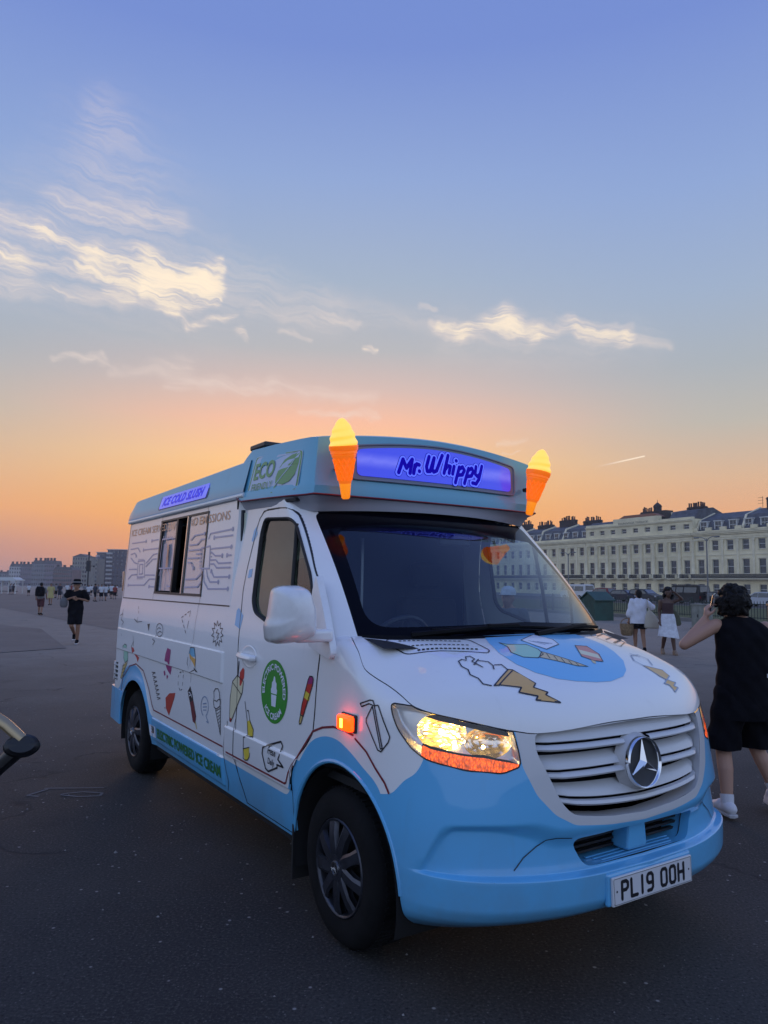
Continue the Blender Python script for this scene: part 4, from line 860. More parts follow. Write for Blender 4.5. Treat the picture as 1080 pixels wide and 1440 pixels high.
# mirror heads on arms
for s in (-1,):
    mr = empty('wing_mirror', (-.02, s * 1.2, 1.5)); mr.parent = van
    OUTL = [(-.092, .118), (-.059, .136), (.029, .140), (.065, .119), (.095, .032), (.100, -.062), (.098, -.100), (.0, -.128), (-.084, -.130), (-.117, -.116), (-.126, -.044), (-.110, -.015)]
    OUTL = rounded(OUTL, .03, 4); n_ = len(OUTL); Vv, Fv = [], []
    LAY = [(-.085, .94), (-.075, 1.0), (-.02, 1.0), (.035, .93), (.065, .80), (.082, .58), (.088, .30)]
    for (dx, sc_) in LAY:
        for (y, z) in OUTL: Vv.append((dx + .02, -s * y * sc_, z * sc_ + .004))
    for i in range(len(LAY) - 1):
        for k in range(n_): Fv.append((i * n_ + k, i * n_ + (k + 1) % n_, (i + 1) * n_ + (k + 1) % n_, (i + 1) * n_ + k))
    Fv.append(tuple((len(LAY) - 1) * n_ + k for k in range(n_)))
    b = MB(); b.add(Vv, Fv); b.build('mirror_shell', [WHITE], mr, smooth=True, sharp=80)
    b = MB(); b.add([(-.06, -s * y * .92, z * .92) for y, z in OUTL], [tuple(t_) for t_ in tessellate_polygon([[Vector((y, z, 0)) for y, z in OUTL]])]); b.build('mirror_glass', [CHROME], mr)
    sg = -s                                                        # towards the door
    b = MB(); b.box(-.05, .045, 0, .20, -.122, -.062)
    for i, v in enumerate(b.V): b.V[i] = (v[0], v[1] * sg, v[2])
    bevel(b.build('mirror_arm', [WHITE], mr, smooth=True), .018, 3)
    # triangular sail panel on the door shoulder
    T = [(-.245, 1.62), (-.225, 1.70), (-.195, 1.66), (-.105, 1.53), (.03, 1.325), (.012, 1.295), (-.10, 1.315), (-.215, 1.345), (-.24, 1.43)]; T = rounded(T, .02, 3)
    b = MB(); b.prism([(x + .02, z - 1.5) for x, z in T], 0, 1, 'Y')
    for i, v in enumerate(b.V):
        z = v[2] + 1.5; yb = half_cab(np.array(z)) - .01; b.V[i] = (v[0], s * (float(yb) + (.038 if v[1] > .5 else 0)) - s * 1.2, v[2])
    bevel(b.build('mirror_base', [WHITE], mr, smooth=True), .012, 3)

# ---------------------------------------------------------------- rear body
zs = np.unique(np.round(np.concatenate([np.linspace(.36, 2.225, 96), np.linspace(1.010, 1.024, 5), np.linspace(1.204, 1.214, 5), np.linspace(.394, .404, 4), np.linspace(.568, .578, 4)]), 4))
xs = np.concatenate([-4.25 + .10 * (1 - np.cos(np.linspace(0, math.pi / 2, 10))), np.linspace(-4.14, -1.40, 230)])
P = np.zeros((len(xs), len(zs), 3)); P[..., 0] = xs[:, None]; P[..., 2] = zs[None]
cr_ = np.clip((-4.15 - xs) / .10, 0, 1); tuck = .10 * (1 - np.sqrt(1 - cr_ ** 2))
P[..., 1] = -(half_width(zs)[None] + relief(P[..., 0], P[..., 2]) - tuck[:, None])
V, F = grid(P); F = F[:, ::-1]
V, _, F = cutf(V, F, lambda x, y, z: sdpoly(x, z, ARCH_R))
HATCH = [(-3.12, 1.555), (-1.96, 1.555), (-1.96, 2.155), (-3.12, 2.155)]
BLUE_R = rounded([(-4.6, .2), (-4.6, .66), (-3.99, .655), (-3.86, .81), (-3.75, .885), (-3.60, .920), (-3.44, .925), (-3.27, .885), (-3.11, .780), (-3.0, .655), (-2.93, .578), (-1.3, .574), (-1.3, .2)], .07, 4)
VENT = [(-4.20, .725), (-4.03, .735), (-4.03, .895), (-4.20, .885)]
V0, F0 = V, F
V, _, F = cutf(V, F, lambda x, y, z: sdpoly(x, z, HATCH)); V, _, F = cutf(V, F, lambda x, y, z: sdpoly(x, z, VENT))
V, Fb, Fw = cutf(V, F, lambda x, y, z: sdpoly(x, z, BLUE_R))
body_side = tris('body_side', V, [Fw, Fb], [WHITE, BLUE], van)
Vm, Fm = V0 * np.array([1, -1, 1]), F0[:, ::-1]; Vm, Fb, Fw = clip(Vm, Fm, sdpoly(Vm[:, 0], Vm[:, 2], BLUE_R)); tris('body_side', Vm, [Fw, Fb], [WHITE, BLUE], van)
# rear wall
b = MB(); ring = [(-4.25, -(float(half_width(np.array(z))) - .10), z) for z in np.linspace(.36, 2.225, 30)]
b.add(ring + [(x, -y, z) for x, y, z in ring], [(i, i + 1, 30 + i + 1, 30 + i) for i in range(29)]); b.build('rear_wall', [WHITE], van, smooth=True)
# step between the wide box and the cab
b = MB(); r1 = [(-1.40, -(float(half_width(np.array(z)))), z) for z in np.linspace(.38, 2.225, 40)]; r2 = [(-1.375, -(float(half_cab(np.array(z))) - .015), z) for z in np.linspace(.38, 2.225, 40)]
b.add(r1 + r2, [(i, i + 1, 40 + i + 1, 40 + i) for i in range(39)]); b.build('box_return', [WHITE], van, smooth=True); b = MB(); b.add([(x, -y, z) for x, y, z in r1 + r2], [(i, 40 + i, 40 + i + 1, i + 1) for i in range(39)]); b.build('box_return', [WHITE], van, smooth=True)
def sy(x, z): return -(float(half_width(np.array(z))) + float(relief(np.array(x), np.array(z))))
# rear air vents
vt = empty('side_vent', (-4.115, -1.0, .81)); vt.parent = van
b = MB(); b.box(-.085, .085, .008, .03, -.08, .08); b.build('vent_back', [DARK], vt)
for k in range(4):
    b = MB(); b.box(-.07, .07, -.012, .012, -.062 + .04 * k - .004, -.062 + .04 * k + .007, M=Matrix.Rotation(R(0), 4, 'X')); b.build('vent_louvre', [WHITE], vt)
b = MB()
for (a, c) in [((-.088, -.084), (-.062, .084)), ((.066, -.084), (.088, .084))]: b.box(a[0], c[0], -.006, .01, a[1], c[1])
b.build('vent_surround', [WHITE], vt)
# rear bumper and lamp cluster
b = MB(); bp_ = rounded([(-4.38, -.985), (-3.91, -1.008), (-3.91, -.93), (-4.30, -.90), (-4.30, .90), (-3.91, .93), (-3.91, 1.008), (-4.38, .985)], [.06, .01, .01, .02, .02, .01, .01, .06], 5)
b.prism(bp_, .355, .655, 'Z'); bevel(b.build('rear_bumper', [BLUE], van, smooth=True), .025, 3)
for s in (-1, 1):
    b = MB(); b.box(-4.262, -4.21, s * .93 - .03, s * .93 + .012, 1.55, 1.74); tl = bevel(b.build('tail_lamp', [mat('rear_marker_amber', (.50, .25, .12), .15, coat=1)], van, smooth=True), .012)
# serving hatch
hatch = empty('serving_hatch', (-2.54, -.94, 1.555)); hatch.parent = van
def hy(z): return -(float(half_width(np.array(z))))
def slab(name, x0, x1, z0, z1, d0, d1, m, parent, org=(-2.54, -.94, 1.555)):
    b = MB(); b.add([(x - org[0], hy(z) + d - org[1], z - org[2]) for d in (d0, d1) for (x, z) in ((x0, z0), (x1, z0), (x1, z1), (x0, z1))], [(0, 1, 2, 3), (4, 7, 6, 5), (0, 4, 5, 1), (1, 5, 6, 2), (2, 6, 7, 3), (3, 7, 4, 0)]); return b.build(name, m, parent)
PANE = mat('printed_pane', (.60, .61, .63), .2, coat=1.0); PANE_D = mat('printed_pane_behind_glass', (.42, .45, .52), .2, coat=1.0)
slab('sliding_pane', -3.085, -2.665, 1.575, 2.145, .018, .024, [PANE_D], hatch); slab('fixed_pane', -2.385, -1.985, 1.562, 2.150, .002, .008, [PANE], hatch)
for (x0, x1, z0, z1) in [(-3.12, -3.08, 1.555, 2.155), (-2.69, -2.655, 1.56, 2.15), (-2.425, -2.375, 1.56, 2.15), (-1.985, -1.96, 1.555, 2.155)]: slab('hatch_upright', x0, x1, z0, z1, -.004, .032, [BLACKP], hatch)
slab('hatch_upright', -2.418, -2.402, 1.56, 2.15, -.008, .03, [CHROME], hatch)
for (z0, z1) in [(1.548, 1.566), (2.146, 2.160)]: slab('hatch_rail', -3.12, -1.96, z0, z1, -.006, .034, [BLACKP], hatch)
# kiosk interior seen through the open gap
b = MB(); b.box(-3.6, -1.46, .45, .47, .9, 2.2, 0); b.box(-3.6, -1.46, -.90, .45, 2.19, 2.2, 0); b.build('kiosk_back_wall', [INNERW], van)
b = MB(); b.box(-3.2, -1.9, -.80, -.30, 1.40, 1.60); b.build('kiosk_counter', [mat('counter_grey', (.30, .30, .30), .4)], van)
b = MB(); b.box(-2.9, -2.2, -.1, .40, 1.5, 1.92); bevel(b.build('freezer', [BLACKP], van), .03)
b = MB(); b.box(-4.2, -1.40, -.93, .93, .50, .56); b.box(-1.44, -1.41, -.93, .93, .5, 2.2); b.box(-4.22, -4.2, -.9, .9, .5, 2.2); b.build('kiosk_shell', [DARK], van)
# gutter rail over the hatch
b = MB(); b.tube([(x, hy(2.205) - .012, 2.208 + .001 * (x + 4.2)) for x in np.linspace(-4.16, -1.30, 6)], .017, 10); b.build('gutter_rail', [mat('white_trim', (.80, .81, .82), .3, coat=.5)], van, smooth=True)
# roof cowl
def roof_sec(x):
    k = 0 if x > -4.0 else ((-4.0 - x) / .25) ** 2; t_ = (x + 4.2) / 2.8
    zt = 2.415 + .035 * t_ - .05 * k; w_ = .945 - .02 * k
    return [(-w_, 2.222), (-w_ - .003, 2.24), (-(w_ - .012), 2.30), (-(w_ - .045), zt - .012), (-(w_ - .065), zt), (-(w_ - .13), zt + .015), (-.4, zt + .045), (0, zt + .05)]
rx = list(np.linspace(-4.25, -4.0, 6)) + list(np.linspace(-3.8, -1.30, 14)); Vv = []; m_ = None
for x in rx:
    sct = roof_sec(x); full = sct + [(-y, z) for y, z in reversed(sct[:-1])]; m_ = len(full); Vv += [(x, y, z) for y, z in full]
b = MB(); b.add(Vv, [(i * m_ + k, i * m_ + k + 1, (i + 1) * m_ + k + 1, (i + 1) * m_ + k) for i in range(len(rx) - 1) for k in range(m_ - 1)] + [tuple(range(m_))]); b.build('roof_cowl', [BLUE2], van, smooth=True, sharp=30)
# lit side sign
ss = empty('side_sign', (-2.58, -.93, 2.31)); ss.parent = van
def ssy(z): return -np.where(z > 2.30, .933 - .033 * (z - 2.30) / .10, .947 - .014 * (z - 2.24) / .06)
def sgn_mat(name, hot, cool, es, band):
    m = bpy.data.materials.new(name); m.use_nodes = True; q = NT(m.node_tree); b_ = m.node_tree.nodes['Principled BSDF']; b_.inputs['Roughness'].default_value = .25; b_.inputs['Coat Weight'].default_value = .6
    o = q.n('ShaderNodeSeparateXYZ', i_0=q.n('ShaderNodeTexCoord').outputs['Object']); nz = q.n('ShaderNodeTexNoise', i_Scale=5.0, i_Detail=3.0)
    f = q.m('MULTIPLY', q.sm(q.m('ABSOLUTE', q.m('SUBTRACT', o.outputs[2], band[0])), band[1], 0.0), q.sm(nz.outputs['Fac'], .35, .65, .75, 1.0))
    c = q.mix(f, cool, hot); q.L(c, b_.inputs['Emission Color']); b_.inputs['Emission Strength'].default_value = es; b_.inputs['Base Color'].default_value = (.04, .05, .25, 1)
    MATS[name] = m; return m
SIDE_LIT = sgn_mat('side_sign_backlit', (.09, .11, 1.0, 1), (.05, .06, .85, 1), .7, (0, .06))
def panel_xz(name, poly, off, m, parent, org):
    b = MB(); b.add([(x - org[0], ssy(z) - off - org[1], z - org[2]) for x, z in poly], [tuple(t_) for t_ in tessellate_polygon([[Vector((x, z, 0)) for x, z in poly]])]); return b.build(name, m, parent)
so = (-2.58, -.93, 2.31)
panel_xz('sign_surround', rounded([(-3.20, 2.252), (-1.975, 2.252), (-1.975, 2.386), (-3.20, 2.386)], .03, 4), .003, [mat('sign_frame_grey', (.10, .11, .14), .4)], ss, so)
panel_xz('sign_face', rounded([(-3.165, 2.258), (-2.0, 2.258), (-2.0, 2.368), (-3.165, 2.368)], .02, 4), .007, [SIDE_LIT], ss, so)

# ---------------------------------------------------------------- cab fascia above the screen
def face_x(y): return -.447 - .070 * (np.abs(y) / .85) ** 2
def lip():   # lower lip, from the rear right round the front to the rear left
    L = [(-1.475, -.935, 2.228), (-1.40, -.945, 2.195), (-1.340, -.945, 2.168), (-1.0, -.925, 2.160), (-.70, -.900, 2.150), (-.56, -.875, 2.146)]
    Fm_ = [(face_x(y), y, 2.150 - .004 * (1 - (y / .85) ** 2)) for y in np.linspace(-.85, .85, 21)]
    return L + Fm_ + [(x, -y, z) for x, y, z in reversed(L)]
def top():
    L = [(-1.455, -.885, 2.452), (-1.40, -.885, 2.478), (-1.330, -.88, 2.512), (-1.0, -.868, 2.503), (-.70, -.850, 2.492), (-.58, -.838, 2.486)]
    Fm_ = [(face_x(y) - .012 + .0, y * .965, 2.482 + .052 * (1 - (abs(y) / .85) ** 1.9)) for y in np.linspace(-.85, .85, 21)]
    return L + Fm_ + [(x, -y, z) for x, y, z in reversed(L)]
lp, tp = np.array(lip()), np.array(top()); n_ = len(lp)
rows = [lp, lp + (tp - lp) * .16, lp + (tp - lp) * .22, lp + (tp - lp) * .94, tp]
outw = np.zeros_like(lp); outw[:, 0] = np.where(lp[:, 0] > -.53, .008, 0); outw[:, 1] = np.where(lp[:, 0] <= -.53, .006 * np.sign(lp[:, 1]), 0)
rows[1] = rows[1] + outw; 
cent = np.array([(-.95, 0, 2.53)]); tin = tp.copy(); tin[:, :2] = (tin[:, :2] - cent[0, :2]) * .95 + cent[0, :2]; tin[:, 2] += .012; rows.append(tin)
flat = tin.copy(); flat[:, :2] = (flat[:, :2] - cent[0, :2]) * .4 + cent[0, :2]; flat[:, 2] = 2.54; rows.append(flat); 
Vv = np.concatenate(rows); b = MB(); b.add(Vv, [(r * n_ + i, r * n_ + i + 1, (r + 1) * n_ + i + 1, (r + 1) * n_ + i) for r in range(len(rows) - 1) for i in range(n_ - 1)] + [tuple((len(rows) - 1) * n_ + i for i in range(n_))])
fascia = b.build('roof_fascia', [BLUE2], van, smooth=True, sharp=28)
b = MB(); b.tube([(x + (.006 if abs(y) < .86 and x > -.53 else 0), y * 1.004, z + .004) for x, y, z in lp], .005, 6); b.build('red_coachline', [ART['darkred']], fascia, smooth=True)
# soffit from the lip back to the screen head and the door tops
inn = [(-1.475, -.90, 2.17), (-1.40, -.905, 2.14), (-1.340, -.905, 2.118), (-1.0, -.905, 2.112), (-.76, -.895, 2.098), (-.66, -.86, 2.075)]
inn = inn + [(float(ws_x(np.array(y), np.array(2.06))) + .008, y, 2.062 + .024 * (1 - (y / .80) ** 2)) for y in np.linspace(-.80, .80, 21)] + [(x, -y, z) for x, y, z in reversed(inn)]
inn = np.array(inn); md = (lp + inn) / 2; md[:, 2] += .018; md2 = lp * .25 + inn * .75; md2[:, 2] += .012
Vv = np.concatenate([lp - [0, 0, .003], md, md2, inn]); b = MB(); b.add(Vv, [(r * n_ + i, (r + 1) * n_ + i, (r + 1) * n_ + i + 1, r * n_ + i + 1) for r in range(3) for i in range(n_ - 1)]); b.build('soffit', [paint('soffit_grey_gelcoat', (.34, .35, .40), coat=.3)], van, smooth=True, sharp=60)
b = MB(); b.box(-1.5, -.64, -.90, .90, 2.12, 2.14); b.build('cab_roof_lining', [CABIN], van)
b = MB(); b.box(-.12, .12, -.16, .16, 0, .035, M=Matrix.Translation((-1.26, -.72, 2.512))); bevel(b.build('roof_hatch', [BLACKP], van), .01)
# lit front sign
fs = empty('front_sign', (-.44, 0, 2.37)); fs.parent = van; fo = (-.44, 0, 2.37)
def fface(y, z, off): return (face_x(y) - .012 * (z - 2.15) / .33 + off - fo[0], y - fo[1], z - fo[2])
def arc_poly(yw, zb, zt_end, zt_mid, n=17):
    topl = [(y, zt_mid - (zt_mid - zt_end) * abs(y / yw) ** 1.8) for y in np.linspace(yw, -yw, n)]; bot = [(y, zb) for y in np.linspace(-yw, yw, n)]
    return rounded(bot[:1] + bot[1:-1] + bot[-1:] + topl, [.035 if i in (0, n - 1, n, 2 * n - 1) else .002 for i in range(2 * n)], 4)
def fpanel(name, poly, off, m, parent):
    bm = bmesh.new(); vs = [bm.verts.new((y, z, 0)) for y, z in poly]; bm.faces.new(vs)
    for k in range(-12, 13):
        g_ = bm.verts[:] + bm.edges[:] + bm.faces[:]; bmesh.ops.bisect_plane(bm, geom=g_, plane_co=(k * .05, 0, 0), plane_no=(1, 0, 0))
    bmesh.ops.triangulate(bm, faces=bm.faces)
    for v in bm.verts: v.co = fface(v.co.x, v.co.y, off)
    me = bpy.data.meshes.new(name); bm.to_mesh(me); bm.free(); return link(name, me, m, parent)
FRONT_LIT = sgn_mat('front_sign_backlit', (.16, .18, 1.0, 1), (.025, .045, .85, 1), .72, (0, .055))
fpanel('sign_surround', arc_poly(.632, 2.255, 2.445, 2.500), .006, [mat('sign_frame_grey2', (.20, .23, .30), .45)], fs)
fpanel('sign_face', arc_poly(.595, 2.275, 2.428, 2.480), .011, [FRONT_LIT], fs)
b = MB(); pr_ = arc_poly(.632, 2.255, 2.445, 2.500); b.tube([fface(y, z, .008) for y, z in pr_] + [fface(*pr_[0], .008)], .006, 6); b.build('sign_bead', [mat('sign_frame_grey2')], fs, smooth=True)
WHIPPY = [[(-0.324, 2.315), (-0.293, 2.397), (-0.27, 2.346), (-0.228, 2.403), (-0.245, 2.318)], [(-0.219, 2.319), (-0.208, 2.37)], [(-0.211, 2.354), (-0.196, 2.378), (-0.179, 2.374)], [(-0.178, 2.336), (-0.177, 2.335)], [(-0.105, 2.432), (-0.125, 2.369), (-0.12, 2.34), (-0.099, 2.342), (-0.067, 2.428), (-0.084, 2.357), (-0.072, 2.341), (-0.05, 2.351), (-0.005, 2.45)], [(0.041, 2.455), (0.007, 2.341)], [(0.019, 2.368), (0.037, 2.391), (0.058, 2.388), (0.047, 2.345)], [(0.088, 2.391), (0.075, 2.343)], [(0.105, 2.429), (0.106, 2.429)], [(0.13, 2.391), (0.096, 2.29)], [(0.127, 2.378), (0.157, 2.395), (0.171, 2.375), (0.154, 2.345), (0.12, 2.34)], [(0.207, 2.391), (0.17, 2.292)], [(0.203, 2.378), (0.234, 2.395), (0.247, 2.375), (0.229, 2.345), (0.197, 2.339)], [(0.271, 2.409), (0.262, 2.361), (0.283, 2.346), (0.306, 2.367)], [(0.322, 2.417), (0.294, 2.33), (0.268, 2.298), (0.238, 2.301)]]
for nm, wd, off, m in [('lettering_outline', .050, .0125, mat('sign_letter_outline', (.005, .005, .10), .6, emit=(.004, .0, .22), es=.5, spec=.1)), ('lettering_border', .044, .0140, mat('sign_letter_border', (.08, .12, .7), .4, emit=(.10, .15, 1.0), es=.80)), ('lettering', .0245, .0160, mat('sign_letter_blue', (.005, .0, .12), .6, emit=(.004, .0, .36), es=.8, spec=.1))]:  # first layer is the dark outline drawn round the letters
    Vv, Fv = strokes(WHIPPY, wd, lambda u, v, l: fface(u, v, off + l * 2), 0, True, 12); obj(nm, Vv, Fv, m, fs, smooth=False)
# moulded cone lamps
SWIRL = mat('lit_ice_cream_swirl', (.9, .75, .2), .35, emit=(1.0, .50, .03), es=.92); CONEM = mat('lit_cone_orange', (.9, .28, .03), .35, emit=(1.0, .14, .0), es=.62, bump=(55, .5, .006)); CONET = mat('lit_cone_tip', (.9, .4, .04), .35, emit=(1.0, .22, .0), es=.75)
for s in (-1, 1):
    cn = empty('cone_lamp', (-.415, s * .700, 2.125)); cn.parent = van; cn.rotation_euler = (-s * R(9), R(8.5), 0); cn.scale = (1.14, 1.14, 1.02)
    b = MB(); prf = [(.015, .0), (.021, .008), (.029, .085), (.031, .092), (.032, .098), (.043, .16), (.055, .225), (.060, .232), (.060, .244), (.065, .248), (.065, .262), (.070, .266), (.072, .290), (.066, .294)]
    b.lathe([(.0, .0)] + prf[:3], 24); b.build('cone_tip', [CONET], cn, smooth=True)
    b = MB(); b.lathe(prf[2:], 28); b.build('cone_body', [CONEM], cn, smooth=True, sharp=50)
    b = MB()
    for k in range(12):
        for d in (-1, 1):
            pts = [((.0322 + (.0540 - .0322) * (z - .10) / .12 + .0018) * math.cos(2 * math.pi * k / 12 + d * (z - .10) * 9), (.0322 + (.0540 - .0322) * (z - .10) / .12 + .0018) * math.sin(2 * math.pi * k / 12 + d * (z - .10) * 9), z) for z in np.linspace(.102, .218, 6)]
            b.tube(pts, .0022, 5)
    b.build('cone_lattice', [CONEM], cn, smooth=True)
    V_, F_ = [], []; NA, NZ = 40, 36
    for j in range(NZ + 1):
        h = j / NZ; z = .290 + .150 * h
        base = .066 * (1 - h ** 1.55) ** .62 + .002
        for k in range(NA):
            a = 2 * math.pi * k / NA; rp = 1 + .055 * math.sin(3 * 2 * math.pi * h * 1.1 - a) * (1 - h * .5); V_.append((base * rp * math.cos(a) - .006 * h, base * rp * math.sin(a), z))
    F_ = [(j * NA + k, j * NA + (k + 1) % NA, (j + 1) * NA + (k + 1) % NA, (j + 1) * NA + k) for j in range(NZ) for k in range(NA)] + [tuple(NZ * NA + k for k in range(NA))]
    obj('swirl', V_, F_, SWIRL, cn, sharp=None)
    b = MB(); b.tube([(-.02, 0, .17), (-.085, 0, .16)], .014, 8); b.build('bracket', [BLACKP], cn, smooth=True)

# ---------------------------------------------------------------- wheels
def wheel(x, s):
    wl = empty('wheel', (x, s * .955, .350)); wl.parent = van
    S_ = Matrix.Scale(-s, 4, (0, 1, 0))               # profile is drawn for y < 0 outwards
    ty = MB(); pf = [(.215, -.000), (.222, -.010), (.25, -.016), (.29, -.016), (.325, -.006), (.343, .012), (.352, .035), (.354, .06), (.354, .17), (.350, .20), (.33, .222), (.29, .235), (.22, .235), (.20, .2)]
    Sm = Matrix.Scale(1 if s < 0 else -1, 4, (0, 1, 0)); ty.lathe(pf, 56, axis='Y', M=Sm)
    for k in range(72):
        a = 2 * math.pi * k / 72
        ty.box(-.007, .007, .03, .11, .3525, .3585, M=Sm @ Matrix.Rotation(a, 4, 'Y')); ty.box(-.007, .007, .125, .2, .3525, .3585, M=Sm @ Matrix.Rotation(a + .04, 4, 'Y'))
    ty.build('tyre', [TYRE], wl, smooth=True, sharp=40)
    rm = MB(); rm.lathe([(.218, -.008), (.214, -.014), (.206, -.012), (.200, .0), (.198, .03)], 56, axis='Y', M=Sm); rm.build('rim', [ALLOY], wl, smooth=True, sharp=50)
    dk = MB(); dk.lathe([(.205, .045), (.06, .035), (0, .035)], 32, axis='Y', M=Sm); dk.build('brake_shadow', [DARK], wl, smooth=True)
    for k in range(9):
        sp = MB(); a = 2 * math.pi * k / 9; Mx = Sm @ Matrix.Rotation(a, 4, 'Y')
        sec = [(.045, .030, -.020), (.09, .034, -.024), (.15, .030, -.020), (.205, .037, -.008)]; Vv = []
        for (r_, hw, d_) in sec:
            sk = .012 * (r_ - .05) / .15
            Vv += [(-hw + sk, d_ + .004, r_), (-hw * .55 + sk, d_ - .004, r_), (hw * .75 + sk, d_, r_), (hw + sk, d_ + .022, r_), (-hw + sk, d_ + .03, r_)]
        sp.add(Vv, [(i * 5 + j, i * 5 + j + 1, (i + 1) * 5 + j + 1, (i + 1) * 5 + j) for i in range(3) for j in range(4)], M=Mx); so_ = sp.build('spoke', [ALLOY], wl, smooth=True, sharp=30)
    hb = MB(); hb.lathe([(.060, -.012), (.058, -.026), (.0, -.028)], 32, axis='Y', M=Sm); hb.build('hub_cap', [ALLOY], wl, smooth=True, sharp=40)
    hr = MB(); hr.lathe([(.032, -.027), (.032, -.032), (.027, -.033), (.026, -.027)], 32, axis='Y', M=Sm); hr.lathe([(.026, -.029), (.0, -.029)], 20, m=1, axis='Y', M=Sm)
    for k in range(3):
        a = math.pi / 2 + k * 2 * math.pi / 3; hr.add([(0, -.033, 0), (.026 * math.cos(a), -.031, .026 * math.sin(a)), (.006 * math.cos(a + 1.05), -.0305, .006 * math.sin(a + 1.05)), (.006 * math.cos(a - 1.05), -.0305, .006 * math.sin(a - 1.05))], [(0, 1, 2), (0, 3, 1)], 0, Sm)
    hr.build('hub_badge', [CHROME, BLACKP], wl, smooth=False)
    wl['rnd'] = 0
    return wl
for x in (.043, -3.55):
    for s in (-1, 1):
        o = wheel(x, s); o.scale = (.985,) * 3; o.rotation_euler.y = R(17 if x > 0 else 40)
# wheel wells, mud flaps and underbody
for x, r_ in ((XF, .47), (XR, .49)):
    for s in (-1, 1):
        b = MB(); b.lathe([(r_ - .01, s * .988), (r_ - .005, s * .55), (.1, s * .55)], 30, axis='Y', a0=-.25, a1=math.pi + .25, M=Matrix.Translation((x, 0, .345))); b.build('wheel_well', [DARK], van, smooth=True, recalc=False)
for s in (-1, 1):
    b = MB(); b.box(-.40, -.385, s * .985 - (.22 if s > 0 else 0), s * .985 + (.22 if s < 0 else 0), .16, .56); b.build('mud_flap', [RUBBER], van)
b = MB(); b.box(-4.2, .75, -.70, .70, .30, .42); b.box(-2.9, -.40, -.95, .95, .32, .44); b.build('underbody', [DARK], van)

# ---------------------------------------------------------------- cab interior
b = MB(); sec = [(.30, 1.36), (.12, 1.395), (-.05, 1.36), (-.16, 1.27), (-.18, 1.0), (-.10, .8)]
Vv = [(x + .12 - .18 * (abs(y) / .86) ** 2, y, z) for y in np.linspace(-.86, .86, 13) for x, z in sec]; m_ = len(sec)
b.add(Vv, [(i * m_ + k, (i + 1) * m_ + k, (i + 1) * m_ + k + 1, i * m_ + k + 1) for i in range(12) for k in range(m_ - 1)]); b.build('dashboard', [CABIN], van, smooth=True)
b = MB(); b.box(.02, .20, .22, .42, 1.392, 1.402, M=Matrix.Rotation(.2, 4, 'Z')); b.build('dash_papers', [mat('paper_white', (.7, .72, .74), .6)], van)
sw = MB(); Mw = Matrix.Translation((-.30, -.42, 1.30)) @ Matrix.Rotation(R(-62), 4, 'Y')
sw.tube([tuple(Mw @ Vector((.20 * math.cos(a), .20 * math.sin(a), 0))) for a in np.linspace(0, 2 * math.pi, 33)], .016, 8, cap=False)
for a in (R(0), R(120), R(240)): sw.tube([tuple(Mw @ Vector((0, 0, -.02))), tuple(Mw @ Vector((.2 * math.cos(a), .2 * math.sin(a), 0)))], .018, 6, flat=.5)
sw.build('steering_wheel', [BLACKP], van, smooth=True)
for y in (-.45, .45):
    st_ = empty('cab_seat', (-.85, y, .9)); st_.parent = van
    b = MB(); b.box(-.26, .28, -.24, .24, 0, .16); bevel(b.build('seat_cushion', [SEAT], st_), .05, 3)
    b = MB(); b.box(-.36, -.22, -.24, .24, .12, .70, M=Matrix.Rotation(R(-6), 4, 'Y')); bevel(b.build('seat_back', [SEAT], st_), .05, 3)
    b = MB(); b.box(-.42, -.32, -.13, .13, .73, .92); bevel(b.build('headrest', [SEAT], st_), .04, 3)
b = MB(); b.box(-1.39, -1.36, -.92, .92, .6, 2.12); b.build('bulkhead', [mat('bulkhead_blue_grey', (.018, .024, .034), .7, vary=.15, vscale=2)], van)
b = MB(); b.box(-1.358, -1.352, -.02, .0, 1.45, 1.98); b.build('bulkhead_trim', [mat('alu_trim', (.5, .5, .52), .3, .9)], van)
b = MB(); b.box(-1.345, -1.335, -.915, -.47, .8, 2.10); b.build('partition_panel', [mat('partition_olive', (.56, .62, .50), .6, vary=.12, vscale=3)], van)
b = MB(); b.box(-1.4, .2, -.90, .90, .70, .74); b.build('cab_floor', [CABIN], van)
mrr = MB(); mrr.box(-.02, .01, -.12, .12, -.035, .035, M=Matrix.Translation((-.42, .08, 1.93))); bevel(mrr.build('rear_view_mirror', [BLACKP], van), .01)

# ---------------------------------------------------------------- side repeater lamp
rp = empty('side_repeater', (.185, -.998, 1.03)); rp.parent = van
b = MB(); b.box(-.062, .05, -.042, .004, -.034, .034); bevel(b.build('repeater_lens', [mat('lit_repeater_red', (.8, .05, .02), .15, emit=(1.0, .035, .0), es=5.0)], rp, smooth=True), .012, 3)
b = MB(); b.box(-.022, -.002, -.0445, -.041, -.020, .020); b.build('repeater_diode', [mat('repeater_hot', (1, .5, .1), .3, emit=(1, .30, .03), es=9)], rp)
b = MB(); b.box(-.068, .056, -.012, .004, -.040, .040); bevel(b.build('repeater_base', [BLACKP], rp), .006)

